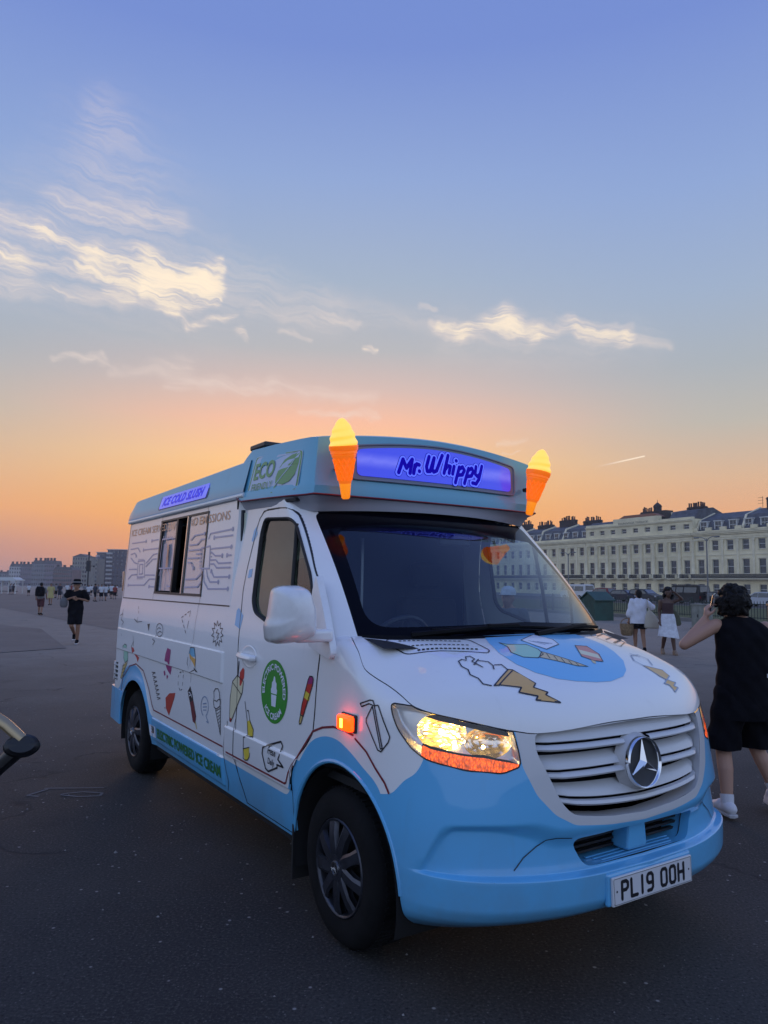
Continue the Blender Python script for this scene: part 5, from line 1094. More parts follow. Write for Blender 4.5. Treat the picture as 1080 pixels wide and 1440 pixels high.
# ---------------------------------------------------------------- stickers and lettering (thin vinyl on the panels)
def syv(u, v): return -(half_width(v) + relief(u, v))
def to_side(u, v, l): return u, syv(u, v) - .0016 - l, v
def to_cab(u, v, l):
    n = np.shape(u); O_ = np.stack([u, np.zeros(n), v], -1); D_ = np.zeros_like(O_); D_[..., 1] = -1
    return u, solve(O_, D_, g_side, 1.2)[..., 1] - relief(u, v) - .0016 - l, v
def to_wing(u, v, l):
    n = np.shape(u); O_ = np.stack([u, np.zeros(n), v], -1); D_ = np.zeros_like(O_); D_[..., 1] = -1
    return u, solve(O_, D_, g_low, 1.1)[..., 1] - .002 - l, v
def to_any(u, v, l):
    u, v, l = (np.asarray(q, float) for q in (u, v, l))
    w_ = u > door_front(v); y = np.where(w_, to_wing(u, v, l)[1], np.where(u > -1.385, to_cab(u, v, l)[1], to_side(u, v, l)[1])); return u, y, v
def to_bon(u, v, l):
    u, v, l = (np.asarray(q, float) for q in (u, v, l)); O_ = np.stack([u, v, np.full(np.shape(u), .6)], -1); D_ = np.zeros_like(O_); D_[..., 2] = 1
    P_ = solve(O_, D_, g_low, 1.2); return P_[..., 0] + .001, P_[..., 1], P_[..., 2] + .0022 + l
def fill(poly, to3, step=.035, both=False, lift=0.0):
    bm = bmesh.new(); P = [np.array(p) for p in poly]; vs = [bm.verts.new((p[0], p[1], 0)) for p in P]
    tri = tessellate_polygon([[Vector((p[0], p[1], 0)) for p in P]])
    for t_ in tri:
        try: bm.faces.new([vs[i] for i in t_])
        except ValueError: pass
    lo = np.min(P, 0); hi = np.max(P, 0)
    for ax in ((0, 1) if both else (1,)):
        k = math.ceil(lo[ax] / step)
        while k * step < hi[ax]:
            co = [0, 0, 0]; co[ax] = k * step; no = [0, 0, 0]; no[ax] = 1
            bmesh.ops.bisect_plane(bm, geom=bm.verts[:] + bm.edges[:] + bm.faces[:], plane_co=co, plane_no=no); k += 1
    bmesh.ops.triangulate(bm, faces=bm.faces); bm.verts.index_update()
    Vv = mapv(to3, [(v.co.x, v.co.y, lift) for v in bm.verts]); Fv = [tuple(v.index for v in f.verts) for f in bm.faces]; bm.free(); return Vv, Fv
def orient(Vv, Fv, ref):
    out = []
    for f in Fv:
        a, b_, c = (Vector(Vv[i]) for i in f[:3]); n = (b_ - a).cross(c - a); out.append(f if n.dot(ref) > 0 else tuple(reversed(f)))
    return out
def sticker(name, items, to3, ref, parent, both=False):
    V_, F_, mi, ml = [], [], [], []
    for n, it in enumerate(items):
        c = ART[it[1]]
        if c not in ml: ml.append(c)
        if it[0] == 'f': a, f = fill(it[2], to3, both=both, lift=.00005 * n)
        elif it[0] == 'd': a, f = strokes([[it[3]]], it[2] * 1.5, to3, .0008, True, 10)
        else: a, f = strokes([it[3]], it[2], to3, .0010 + .00004 * n, len(it[3]) > 2, 6)
        f = orient(a, f, ref); o_ = len(V_); V_ += a; F_ += [tuple(o_ + i for i in q) for q in f]; mi += [ml.index(c)] * len(f)
    return obj(name, V_, F_, ml, parent, mi=mi, smooth=False)
SIDE_ART=[('f','mint',[(-3.871,1.056),(-3.806,1.081),(-3.743,1.074),(-3.718,0.94),(-3.815,0.912),(-3.871,0.952)]),('f','wafer',[(-3.814,0.91),(-3.733,0.923),(-3.911,0.758),(-3.946,0.766),(-3.88,0.88)]),('s','black',0.006,[(-3.871,1.056),(-3.806,1.081),(-3.743,1.074),(-3.718,0.94),(-3.815,0.912),(-3.871,0.952),(-3.871,1.056)]),('s','black',0.006,[(-3.733,0.923),(-3.911,0.758),(-3.946,0.766),(-3.86,0.899)]),('s','black',0.004,[(-3.912,0.871),(-3.802,0.896)]),('s','black',0.004,[(-3.906,0.842),(-3.797,0.867)]),('s','black',0.004,[(-3.901,0.812),(-3.791,0.838)]),('s','black',0.004,[(-3.896,0.783),(-3.786,0.81)]),('s','black',0.006,[(-3.541,1.17),(-3.508,1.084)]),('f','red',[(-3.575,1.072),(-3.508,1.07),(-3.409,1.01),(-3.352,0.999),(-3.394,0.956),(-3.435,0.991),(-3.542,1.025)]),('s','black',0.006,[(-3.517,1.126),(-3.575,1.072),(-3.542,1.025)]),('f','purple',[(-2.535,1.147),(-2.451,1.139),(-2.47,1.03),(-2.442,1.013),(-2.467,0.95),(-2.555,0.982),(-2.601,1.017),(-2.576,1.099)]),('f','purple',[(-2.639,0.958),(-2.61,0.969),(-2.588,0.941),(-2.62,0.927)]),('f','purple',[(-2.563,0.932),(-2.542,0.946),(-2.52,0.932),(-2.55,0.908)]),('f','skyblue',[(-2.008,1.192),(-1.925,1.196),(-1.893,1.138),(-1.969,1.132),(-2.028,1.148)]),('f','amber',[(-2.029,1.151),(-1.955,1.13),(-1.885,1.121),(-1.89,1.064),(-1.935,1.09),(-2.009,1.119)]),('s','black',0.006,[(-2.028,1.148),(-2.008,1.192),(-1.925,1.196),(-1.893,1.138),(-1.885,1.121),(-1.89,1.064)]),('s','black',0.006,[(-2.047,1.122),(-2.059,1.078),(-2.007,1.016),(-1.896,1.05)]),('f','black',[(-1.925,1.061),(-1.897,1.059),(-1.829,1.038),(-1.872,1.037)]),('s','black',0.006,[(-1.572,1.399),(-1.539,1.367),(-1.511,1.389),(-1.503,1.353),(-1.459,1.356),(-1.48,1.328),(-1.436,1.312),(-1.476,1.3),(-1.446,1.27),(-1.492,1.277),(-1.488,1.242),(-1.524,1.267),(-1.546,1.237),(-1.561,1.272),(-1.602,1.258),(-1.592,1.292),(-1.641,1.299),(-1.607,1.32),(-1.648,1.345),(-1.601,1.347),(-1.623,1.383),(-1.576,1.365),(-1.572,1.399)]),('s','black',0.006,[(-1.545,1.345),(-1.568,1.322),(-1.513,1.321),(-1.545,1.294)]),('s','black',0.006,[(-1.513,1.3),(-1.539,1.277)]),('s','black',0.006,[(-2.313,1.386),(-2.278,1.398)]),('s','black',0.006,[(-2.254,1.406),(-2.219,1.418)]),('s','black',0.006,[(-2.196,1.426),(-2.16,1.438)]),('s','black',0.006,[(-2.137,1.446),(-2.138,1.401)]),('s','black',0.006,[(-2.139,1.371),(-2.156,1.316)]),('s','black',0.006,[(-2.168,1.28),(-2.197,1.301)]),('s','black',0.006,[(-2.216,1.315),(-2.245,1.337)]),('s','black',0.006,[(-2.265,1.351),(-2.294,1.372)]),('s','black',0.006,[(-2.725,1.27),(-2.742,1.291),(-2.775,1.307),(-2.816,1.315),(-2.856,1.313),(-2.889,1.301),(-2.907,1.282),(-2.908,1.259),(-2.89,1.237),(-2.859,1.221),(-2.819,1.214),(-2.778,1.217),(-2.745,1.229),(-2.725,1.248),(-2.725,1.27)]),('s','black',0.006,[(-2.881,1.266),(-2.84,1.282),(-2.787,1.277)]),('s','black',0.006,[(-2.859,1.236),(-2.804,1.255),(-2.749,1.25)]),('s','black',0.006,[(-2.883,1.219),(-2.941,1.183),(-2.879,1.172),(-2.931,1.14)]),('f','black',[(-3.178,1.292),(-3.103,1.299),(-3.117,1.238)]),('s','black',0.006,[(-4.112,1.322),(-4.025,1.344),(-4.058,1.288),(-3.959,1.268),(-4.006,1.242),(-3.946,1.143)]),('s','black',0.006,[(-4.028,1.387),(-4.052,1.331)]),('s','black',0.006,[(-3.602,1.316),(-3.572,1.309)]),('s','black',0.006,[(-3.552,1.305),(-3.523,1.298)]),('s','black',0.006,[(-3.503,1.294),(-3.492,1.338)]),('s','black',0.006,[(-3.485,1.367),(-3.504,1.39)]),('s','black',0.006,[(-3.518,1.406),(-3.537,1.429)]),('s','black',0.006,[(-3.586,1.311),(-3.502,1.292),(-3.347,1.305)]),('s','black',0.006,[(-2.952,0.92),(-2.857,0.926),(-2.927,0.906),(-2.923,0.89),(-2.828,0.896),(-2.898,0.876),(-2.894,0.86),(-2.8,0.866),(-2.87,0.846),(-2.866,0.83),(-2.773,0.837),(-2.842,0.816),(-2.838,0.801),(-2.745,0.808),(-2.814,0.787),(-2.81,0.771),(-2.718,0.779),(-2.787,0.758),(-2.783,0.742),(-2.692,0.751),(-2.76,0.729)]),('f','brick',[(-2.564,0.769),(-2.471,0.815),(-2.329,0.836),(-2.358,0.784),(-2.465,0.652),(-2.542,0.694)]),('f','brick',[(-2.582,0.694),(-2.56,0.704),(-2.561,0.684)]),('s','black',0.006,[(-2.278,0.954),(-2.264,0.972)]),('s','black',0.006,[(-2.249,0.99),(-2.214,1.001)]),('s','black',0.006,[(-2.18,1.012),(-2.17,0.999)]),('s','black',0.006,[(-2.161,0.986),(-2.165,0.96)]),('s','black',0.006,[(-2.169,0.934),(-2.173,0.908)]),('s','black',0.006,[(-2.177,0.882),(-2.198,0.874)]),('s','black',0.006,[(-2.22,0.867),(-2.245,0.883)]),('s','black',0.006,[(-2.27,0.898),(-2.274,0.926)]),('f','maroon',[(-2.054,0.883),(-2.005,0.923),(-1.96,0.877),(-1.863,0.74),(-1.88,0.689),(-1.927,0.695),(-1.983,0.789)]),('f','black',[(-2.054,0.883),(-2.005,0.923),(-1.953,0.865),(-1.938,0.836),(-1.997,0.814)]),('f','wafer',[(-1.886,0.699),(-1.87,0.704),(-1.837,0.661),(-1.85,0.657)]),('s','white',0.007,[(-2.031,0.882),(-1.988,0.876)]),('s','white',0.007,[(-2.014,0.857),(-1.973,0.871),(-1.963,0.855)]),('s','black',0.004,[(-2.005,0.923),(-1.96,0.877),(-1.863,0.74),(-1.88,0.689)]),('s','greyblue',0.007,[(-1.668,0.775),(-1.648,0.79),(-1.634,0.811),(-1.629,0.834),(-1.634,0.856),(-1.647,0.875),(-1.667,0.888),(-1.692,0.894),(-1.717,0.891),(-1.741,0.88),(-1.759,0.862),(-1.769,0.84),(-1.77,0.816),(-1.761,0.794),(-1.744,0.777),(-1.722,0.768)]),('s','greyblue',0.007,[(-1.668,0.772),(-1.617,0.736),(-1.655,0.739)]),('s','greyblue',0.007,[(-1.734,0.842),(-1.666,0.856)]),('s','greyblue',0.007,[(-1.732,0.821),(-1.659,0.834)]),('s','greyblue',0.007,[(-1.722,0.803),(-1.667,0.811)]),('s','black',0.006,[(-1.53,0.913),(-1.541,0.945),(-1.512,0.968),(-1.466,0.974),(-1.44,0.954),(-1.432,0.922),(-1.411,0.896),(-1.422,0.872),(-1.482,0.845),(-1.523,0.851),(-1.541,0.878),(-1.53,0.913)]),('s','black',0.006,[(-1.523,0.895),(-1.48,0.893),(-1.454,0.908),(-1.426,0.914)]),('s','black',0.006,[(-1.507,0.85),(-1.4,0.699),(-1.408,0.872)]),('s','black',0.004,[(-1.493,0.831),(-1.411,0.859)]),('s','black',0.004,[(-1.48,0.813),(-1.41,0.841)]),('s','black',0.004,[(-1.468,0.795),(-1.409,0.822)]),('s','black',0.004,[(-1.455,0.778),(-1.408,0.804)]),('s','black',0.004,[(-1.443,0.76),(-1.406,0.785)]),('s','black',0.004,[(-1.431,0.742),(-1.405,0.767)]),('s','black',0.004,[(-1.419,0.725),(-1.404,0.748)]),('s','black',0.004,[(-1.407,0.707),(-1.403,0.73)]),('f','cream',[(-1.226,1.048),(-1.154,1.093),(-1.058,1.068),(-1.067,1.002),(-1.225,0.812),(-1.252,0.812),(-1.255,0.944)]),('f','red',[(-1.119,1.113),(-1.074,1.148),(-1.051,1.137),(-1.052,1.092),(-1.093,1.039),(-1.114,1.037)]),('f','red',[(-1.253,0.828),(-1.221,0.825),(-1.233,0.803),(-1.251,0.804)]),('s','black',0.006,[(-1.226,1.048),(-1.154,1.093),(-1.058,1.068),(-1.067,1.002),(-1.225,0.812),(-1.252,0.812),(-1.255,0.944),(-1.226,1.048)]),('s','black',0.012,[(-1.138,1.175),(-1.143,1.127),(-1.147,1.092)]),('s','black',0.006,[(-1.226,1.044),(-1.083,0.99)]),('f','red',[(-0.216,1.192),(-0.187,1.193),(-0.175,1.181),(-0.183,1.15),(-0.272,0.987),(-0.303,0.991),(-0.289,1.041),(-0.233,1.171)]),('f','purple',[(-0.216,1.192),(-0.187,1.193),(-0.175,1.181),(-0.181,1.158),(-0.237,1.151),(-0.233,1.171)]),('f','yellow',[(-0.255,1.115),(-0.203,1.104),(-0.218,1.068),(-0.272,1.081)]),('f','wafer',[(-0.301,0.995),(-0.273,0.99),(-0.293,0.948),(-0.31,0.943),(-0.313,0.955)]),('s','black',0.006,[(-0.216,1.192),(-0.187,1.193),(-0.175,1.181),(-0.183,1.15),(-0.272,0.987),(-0.303,0.991),(-0.289,1.041),(-0.233,1.171),(-0.216,1.192)]),('s','black',0.006,[(-0.3,0.991),(-0.313,0.955),(-0.31,0.943),(-0.293,0.948),(-0.273,0.99)]),('f','yellow',[(-0.978,0.848),(-0.946,0.861),(-0.887,0.816),(-0.892,0.777),(-0.964,0.772)]),('f','yellow',[(-1.0,0.691),(-0.916,0.714),(-0.909,0.662),(-0.932,0.64),(-0.976,0.635)]),('s','black',0.006,[(-1.021,0.956),(-0.978,0.848),(-0.964,0.772),(-1.0,0.757),(-0.997,0.64),(-0.972,0.633),(-0.932,0.64),(-0.909,0.662),(-0.892,0.777),(-0.887,0.816),(-0.942,0.861),(-0.965,0.913)]),('s','black',0.006,[(-1.0,0.757),(-0.892,0.777)]),('s','black',0.006,[(-1.0,0.691),(-0.912,0.715)]),('s','black',0.006,[(-0.985,0.908),(-0.963,0.913)]),('s','black',0.01,[(-0.725,0.75),(-0.684,0.769),(-0.52,0.818),(-0.497,0.799),(-0.516,0.744),(-0.528,0.726),(-0.463,0.699),(-0.539,0.696),(-0.533,0.682),(-0.647,0.639),(-0.683,0.648),(-0.731,0.716),(-0.725,0.75)]),('s','slate',0.012,[(-4.023,2.003),(-3.548,2.003)]),('d','slate',0.022,(-3.548,2.003)),('s','slate',0.012,[(-3.36,2.001),(-3.163,2.004)]),('d','slate',0.022,(-3.36,2.001)),('s','slate',0.012,[(-4.044,1.947),(-3.789,1.952),(-3.703,1.913)]),('s','slate',0.012,[(-4.02,1.897),(-3.883,1.908),(-3.824,1.879)]),('d','slate',0.022,(-3.824,1.879)),('s','slate',0.012,[(-3.6,1.928),(-3.132,1.928)]),('d','slate',0.022,(-3.6,1.928)),('s','slate',0.012,[(-4.005,1.865),(-3.865,1.819),(-3.768,1.808)]),('s','slate',0.012,[(-4.028,1.757),(-3.756,1.757)]),('s','slate',0.012,[(-4.015,1.667),(-3.91,1.704),(-3.737,1.709)]),('s','slate',0.012,[(-3.991,1.609),(-3.453,1.616),(-3.307,1.669),(-3.148,1.669)]),('d','slate',0.022,(-3.991,1.609)),('s','slate',0.012,[(-3.462,1.807),(-3.267,1.878),(-3.152,1.884)]),('s','slate',0.012,[(-3.459,1.778),(-3.27,1.838),(-3.153,1.839)]),('s','slate',0.012,[(-3.443,1.703),(-3.16,1.702)]),('s','slate',0.012,[(-3.296,1.604),(-3.144,1.603)]),('d','slate',0.022,(-3.296,1.604)),('s','slate',0.012,[(-3.733,1.829),(-3.515,1.831),(-3.467,1.688),(-3.71,1.685),(-3.733,1.829)]),('s','slate',0.012,[(-3.666,1.798),(-3.566,1.8),(-3.545,1.715),(-3.648,1.711),(-3.666,1.798)]),('s','slate',0.01,[(-3.72,1.851),(-3.708,1.835)]),('s','slate',0.01,[(-3.694,1.681),(-3.693,1.664)]),('s','slate',0.01,[(-3.679,1.85),(-3.668,1.834)]),('s','slate',0.01,[(-3.654,1.681),(-3.653,1.664)]),('s','slate',0.01,[(-3.639,1.849),(-3.628,1.833)]),('s','slate',0.01,[(-3.615,1.681),(-3.613,1.664)]),('s','slate',0.01,[(-3.6,1.848),(-3.588,1.833)]),('s','slate',0.01,[(-3.576,1.681),(-3.574,1.664)]),('s','slate',0.01,[(-3.56,1.847),(-3.549,1.832)]),('s','slate',0.01,[(-3.537,1.681),(-3.535,1.664)]),('s','slate',0.012,[(-1.922,1.956),(-1.894,1.992),(-1.475,2.002)]),('d','slate',0.022,(-1.475,2.002)),('s','slate',0.012,[(-1.81,1.96),(-1.459,1.96)]),('d','slate',0.022,(-1.81,1.96)),('s','slate',0.012,[(-1.833,1.883),(-1.469,1.884)]),('d','slate',0.022,(-1.469,1.884)),('s','slate',0.012,[(-1.839,1.86),(-1.753,1.832),(-1.62,1.83)]),('d','slate',0.022,(-1.62,1.83)),('s','slate',0.012,[(-1.531,1.83),(-1.454,1.829)]),('d','slate',0.022,(-1.531,1.83)),('s','slate',0.012,[(-1.835,1.805),(-1.732,1.803),(-1.675,1.779),(-1.448,1.78)]),('s','slate',0.012,[(-1.827,1.777),(-1.762,1.776),(-1.704,1.749),(-1.452,1.749)]),('s','slate',0.012,[(-1.801,1.727),(-1.739,1.686),(-1.456,1.688)]),('d','slate',0.022,(-1.801,1.727)),('d','slate',0.022,(-1.456,1.688)),('s','slate',0.012,[(-1.897,1.741),(-1.87,1.691),(-1.808,1.652),(-1.648,1.653)]),('d','slate',0.022,(-1.648,1.653)),('s','slate',0.012,[(-1.962,1.733),(-1.928,1.654),(-1.834,1.604),(-1.465,1.609)]),('d','slate',0.022,(-1.465,1.609)),('s','slate',0.012,[(-2.31,1.963),(-2.231,1.994),(-2.018,1.998)]),('d','slate',0.022,(-2.018,1.998)),('s','slate',0.012,[(-2.326,1.924),(-2.149,1.925),(-2.074,1.958),(-1.977,1.958)]),('s','slate',0.012,[(-2.328,1.884),(-2.064,1.886)]),('s','slate',0.012,[(-2.323,1.826),(-2.087,1.824)]),('s','slate',0.012,[(-2.313,1.794),(-2.251,1.791),(-2.185,1.749)]),('d','slate',0.022,(-2.185,1.749)),('s','slate',0.012,[(-2.336,1.668),(-2.099,1.672),(-2.011,1.709),(-2.001,1.742)]),('s','slate',0.012,[(-2.349,1.609),(-2.055,1.615),(-1.971,1.663),(-1.97,1.742)]),('s','slate',0.012,[(-2.154,1.854),(-2.054,1.855)]),('s','slate',0.012,[(-2.048,1.895),(-1.871,1.903),(-1.845,1.745),(-2.035,1.747),(-2.048,1.895)]),('s','slate',0.01,[(-1.853,1.879),(-1.832,1.88)]),('s','slate',0.01,[(-2.087,1.877),(-2.065,1.878)]),('s','slate',0.01,[(-1.845,1.853),(-1.824,1.854)]),('s','slate',0.01,[(-2.078,1.85),(-2.056,1.851)]),('s','slate',0.01,[(-1.837,1.827),(-1.816,1.828)]),('s','slate',0.01,[(-2.069,1.823),(-2.047,1.824)]),('s','slate',0.01,[(-1.829,1.801),(-1.809,1.803)]),('s','slate',0.01,[(-2.061,1.796),(-2.039,1.797)]),('s','slate',0.01,[(-1.822,1.775),(-1.801,1.777)]),('s','slate',0.01,[(-2.053,1.769),(-2.031,1.771)]),('s','slate',0.012,[(-3.047,1.999),(-2.76,2.001),(-2.687,1.759),(-3.045,1.757),(-3.047,1.999)]),('s','slate',0.01,[(-3.021,2.028),(-3.009,2.005)]),('s','slate',0.01,[(-2.988,1.753),(-2.989,1.734)]),('s','slate',0.01,[(-2.97,2.028),(-2.957,2.005)]),('s','slate',0.01,[(-2.929,1.752),(-2.93,1.734)]),('s','slate',0.01,[(-2.919,2.027),(-2.906,2.005)]),('s','slate',0.01,[(-2.871,1.752),(-2.872,1.734)]),('s','slate',0.01,[(-2.868,2.027),(-2.856,2.005)]),('s','slate',0.01,[(-2.813,1.751),(-2.814,1.733)]),('s','slate',0.01,[(-2.819,2.027),(-2.807,2.005)]),('s','slate',0.01,[(-2.757,1.751),(-2.758,1.733)]),('f','greyblue',[(-2.975,1.958),(-2.898,1.966),(-2.871,1.878),(-2.881,1.76),(-2.952,1.756),(-2.977,1.87)]),('s','slate',0.012,[(-3.024,1.696),(-3.002,1.74)]),('s','slate',0.012,[(-2.968,1.589),(-2.983,1.74)]),('d','slate',0.022,(-2.968,1.589)),('s','slate',0.012,[(-2.802,1.739),(-2.736,1.696),(-2.724,1.66)]),('s','slate',0.012,[(-2.778,1.612),(-2.657,1.611)]),('d','slate',0.022,(-2.778,1.612)),('f','lightblue',[(-1.15,2.002),(-1.122,1.951),(-1.166,1.903),(-1.199,1.913),(-1.179,1.978)]),('f','lightblue',[(-1.165,1.732),(-1.111,1.739),(-1.115,1.687),(-1.169,1.679)]),('f','lightblue',[(-1.246,1.495),(-1.156,1.45),(-1.173,1.369),(-1.267,1.388),(-1.273,1.477)]),('s','darkred',0.01,[(-0.428,0.629),(-0.444,0.622),(-1.326,0.62)]),('s','darkred',0.01,[(-0.428,0.629),(-0.405,0.683),(-0.322,0.782),(-0.165,0.932),(-0.067,0.967),(0.04,0.988),(0.143,0.988),(0.211,0.98)]),('s','darkred',0.01,[(-3.913,0.651),(-3.861,0.776),(-3.65,0.897),(-3.438,0.939),(-3.202,0.904),(-3.026,0.785),(-2.916,0.67),(-2.864,0.633),(-1.361,0.634)]),('s','darkred',0.01,[(0.23,0.967),(0.316,0.927),(0.385,0.87),(0.448,0.823),(0.476,0.788)]),('s','black',0.006,[(0.306,1.066),(0.343,1.127),(0.375,1.132),(0.459,1.012),(0.453,0.989),(0.414,0.944),(0.393,0.948),(0.307,1.051),(0.306,1.066)]),('s','black',0.006,[(0.345,1.119),(0.41,0.955),(0.421,0.959),(0.352,1.132),(0.341,1.148),(0.323,1.148),(0.258,1.125),(0.269,1.113),(0.319,1.132),(0.339,1.13)])]
BONNET_ART=[('s','black',0.006,[(0.722,-0.633),(0.699,-0.659),(0.662,-0.653),(0.624,-0.667),(0.591,-0.651),(0.557,-0.659),(0.516,-0.644),(0.51,-0.62),(0.527,-0.608)]),('s','black',0.006,[(0.518,-0.601),(0.497,-0.588),(0.501,-0.565),(0.531,-0.563),(0.542,-0.589),(0.603,-0.577),(0.567,-0.583),(0.569,-0.6),(0.54,-0.549)]),('s','black',0.006,[(0.548,-0.556),(0.574,-0.52),(0.607,-0.522),(0.633,-0.539)]),('s','black',0.006,[(0.606,-0.512),(0.614,-0.478),(0.657,-0.48)]),('f','tan',[(0.727,-0.621),(0.656,-0.476),(0.665,-0.459),(0.771,-0.424),(0.788,-0.453),(0.823,-0.404),(0.83,-0.423),(0.867,-0.375),(0.834,-0.483),(0.825,-0.464),(0.789,-0.538),(0.773,-0.509),(0.733,-0.592)]),('s','black',0.006,[(0.727,-0.621),(0.656,-0.476),(0.665,-0.459),(0.771,-0.424),(0.788,-0.453),(0.823,-0.404),(0.83,-0.423),(0.867,-0.375),(0.834,-0.483),(0.825,-0.464),(0.789,-0.538),(0.773,-0.509),(0.733,-0.592),(0.727,-0.621)]),('s','black',0.006,[(0.734,-0.603),(0.67,-0.464)]),('f','mint',[(0.421,-0.318),(0.454,-0.293),(0.477,-0.196),(0.538,-0.175),(0.586,-0.189),(0.611,-0.249),(0.589,-0.32),(0.536,-0.346),(0.48,-0.317)]),('s','black',0.005,[(0.421,-0.318),(0.454,-0.293),(0.477,-0.196),(0.538,-0.175),(0.586,-0.189),(0.611,-0.249),(0.589,-0.32),(0.536,-0.346),(0.48,-0.317),(0.421,-0.318)]),('f','tanlight',[(0.563,-0.177),(0.715,-0.031),(0.704,-0.091),(0.608,-0.238)]),('s','black',0.005,[(0.563,-0.177),(0.715,-0.031),(0.704,-0.091),(0.608,-0.238),(0.563,-0.177)]),('s','black',0.004,[(0.584,-0.167),(0.628,-0.188)]),('s','black',0.004,[(0.61,-0.145),(0.65,-0.162)]),('s','black',0.004,[(0.635,-0.123),(0.67,-0.136)]),('s','black',0.004,[(0.659,-0.099),(0.69,-0.109)]),('s','black',0.004,[(0.681,-0.075),(0.709,-0.081)]),('f','palewhite',[(0.421,-0.174),(0.345,-0.017),(0.436,0.029),(0.502,0.002),(0.545,-0.126),(0.499,-0.153)]),('s','black',0.005,[(0.421,-0.174),(0.345,-0.017),(0.436,0.029),(0.502,0.002),(0.545,-0.126),(0.499,-0.153),(0.421,-0.174)]),('s','greyblue',0.006,[(0.435,-0.139),(0.497,-0.085)]),('s','greyblue',0.006,[(0.445,-0.12),(0.494,-0.058)]),('s','greyblue',0.006,[(0.456,-0.1),(0.49,-0.031)]),('f','pinkred',[(0.522,0.096),(0.532,0.169),(0.616,0.161),(0.685,0.11),(0.674,0.059),(0.633,0.02)]),('f','cream',[(0.562,0.066),(0.621,0.147),(0.662,0.122),(0.606,0.037)]),('s','black',0.005,[(0.522,0.096),(0.532,0.169),(0.616,0.161),(0.685,0.11),(0.674,0.059),(0.633,0.02),(0.522,0.096)]),('f','tanlight',[(0.664,0.046),(0.674,0.067),(0.7,0.043),(0.689,0.033)]),('f','tan',[(0.712,0.37),(0.743,0.481),(0.787,0.476),(0.814,0.419),(0.822,0.475),(0.842,0.433),(0.845,0.461),(0.868,0.405),(0.842,0.399),(0.837,0.369),(0.815,0.415),(0.795,0.39)]),('s','greyblue',0.005,[(0.712,0.37),(0.743,0.481),(0.787,0.476),(0.814,0.419),(0.822,0.475),(0.842,0.433),(0.845,0.461),(0.868,0.405),(0.842,0.399),(0.837,0.369),(0.815,0.415),(0.795,0.39),(0.712,0.37)]),('s','greyblue',0.006,[(0.712,0.37),(0.674,0.354),(0.618,0.401),(0.604,0.473),(0.643,0.5),(0.705,0.456)]),('s','greyblue',0.006,[(0.596,0.416),(0.623,0.468)])]

# group neighbouring shapes into single stickers
groups = []
for it in SIDE_ART:
    pts = [it[-1]] if it[0] == 'd' else it[-1]; bb = [min(p[0] for p in pts), min(p[1] for p in pts), max(p[0] for p in pts), max(p[1] for p in pts)]
    key = ('circuit' if it[0] == 's' else 'node') + str(len(groups)) if it[1] == 'slate' else ('line%d' % len(groups) if it[1] == 'darkred' else None); hit_ = None
    for g in groups:
        if g['key'] != key: continue
        q = g['bb']
        if key or (bb[0] < q[2] + .008 and bb[2] > q[0] - .008 and bb[1] < q[3] + .012 and bb[3] > q[1] - .012): hit_ = g; break
    if hit_: hit_['items'].append(it); q = hit_['bb']; hit_['bb'] = [min(q[0], bb[0]), min(q[1], bb[1]), max(q[2], bb[2]), max(q[3], bb[3])]
    else: groups.append(dict(key=key, bb=bb, items=[it]))
for g in groups:
    nm = 'circuit_trace' if str(g['key']).startswith('circuit') else 'circuit_node' if str(g['key']).startswith('node') else 'red_coachline' if g['key'] else 'cartoon_sticker'; sticker(nm, g['items'], to_any, Vector((0, -1, 0)), van)
OVAL = [(.24, -.27), (.254, -.289), (.41, -.37), (.523, -.409), (.63, -.404), (.709, -.362), (.768, -.287), (.798, -.196), (.816, -.09), (.819, .005), (.795, .12), (.754, .192), (.674, .271), (.579, .315), (.502, .330), (.411, .325), (.29, .30)]
sticker('bonnet_roundel', [('f', 'lightblue', OVAL)] , lambda u, v, l: to_bon(u, v, l - .0008), Vector((0, 0, 1)), van, True)
bgr = []
for it in BONNET_ART:
    pts = it[-1]; bb = [min(p[0] for p in pts), min(p[1] for p in pts), max(p[0] for p in pts), max(p[1] for p in pts)]
    for g in bgr:
        q = g[0]
        if bb[0] < q[2] + .004 and bb[2] > q[0] - .004 and bb[1] < q[3] + .004 and bb[3] > q[1] - .004: g[1].append(it); g[0] = [min(q[0], bb[0]), min(q[1], bb[1]), max(q[2], bb[2]), max(q[3], bb[3])]; break
    else: bgr.append([bb, [it]])
for g in bgr: sticker('bonnet_sticker', g[1], to_bon, Vector((0, 0, 1)), van, True)
# bonnet air slots
for s, ox in ((-1, 0), (1, 0)):
    o = empty('bonnet_vent', (0, 0, 0)); o.parent = van
    ring = rounded([(.150, -.80), (.130, -.765), (.325, -.430), (.485, -.432), (.505, -.462), (.300, -.775)], .025, 4); ring = [(x, y * (1 if s < 0 else -1)) for x, y in ring]
    Vv, Fv = strokes([ring + [ring[0]]], .006, to_bon, 0, False); obj('vent_outline', Vv, orient(Vv, Fv, Vector((0, 0, 1))), ART['black'], o, smooth=False)
    for k, (x0, y0, x1, y1) in enumerate([(.175, -.735, .335, -.475), (.245, -.735, .395, -.475), (.310, -.720, .455, -.470)]):
        for j in range(14):
            a, c = j / 14, (j + .62) / 14; sg = 1 if s < 0 else -1
            Vv, Fv = strokes([[(x0 + (x1 - x0) * a, sg * (y0 + (y1 - y0) * a)), (x0 + (x1 - x0) * c, sg * (y0 + (y1 - y0) * c))]], .009 if k < 2 else .014, to_bon, .0004, False); obj('vent_slot', Vv, orient(Vv, Fv, Vector((0, 0, 1))), DARK, o, smooth=False)
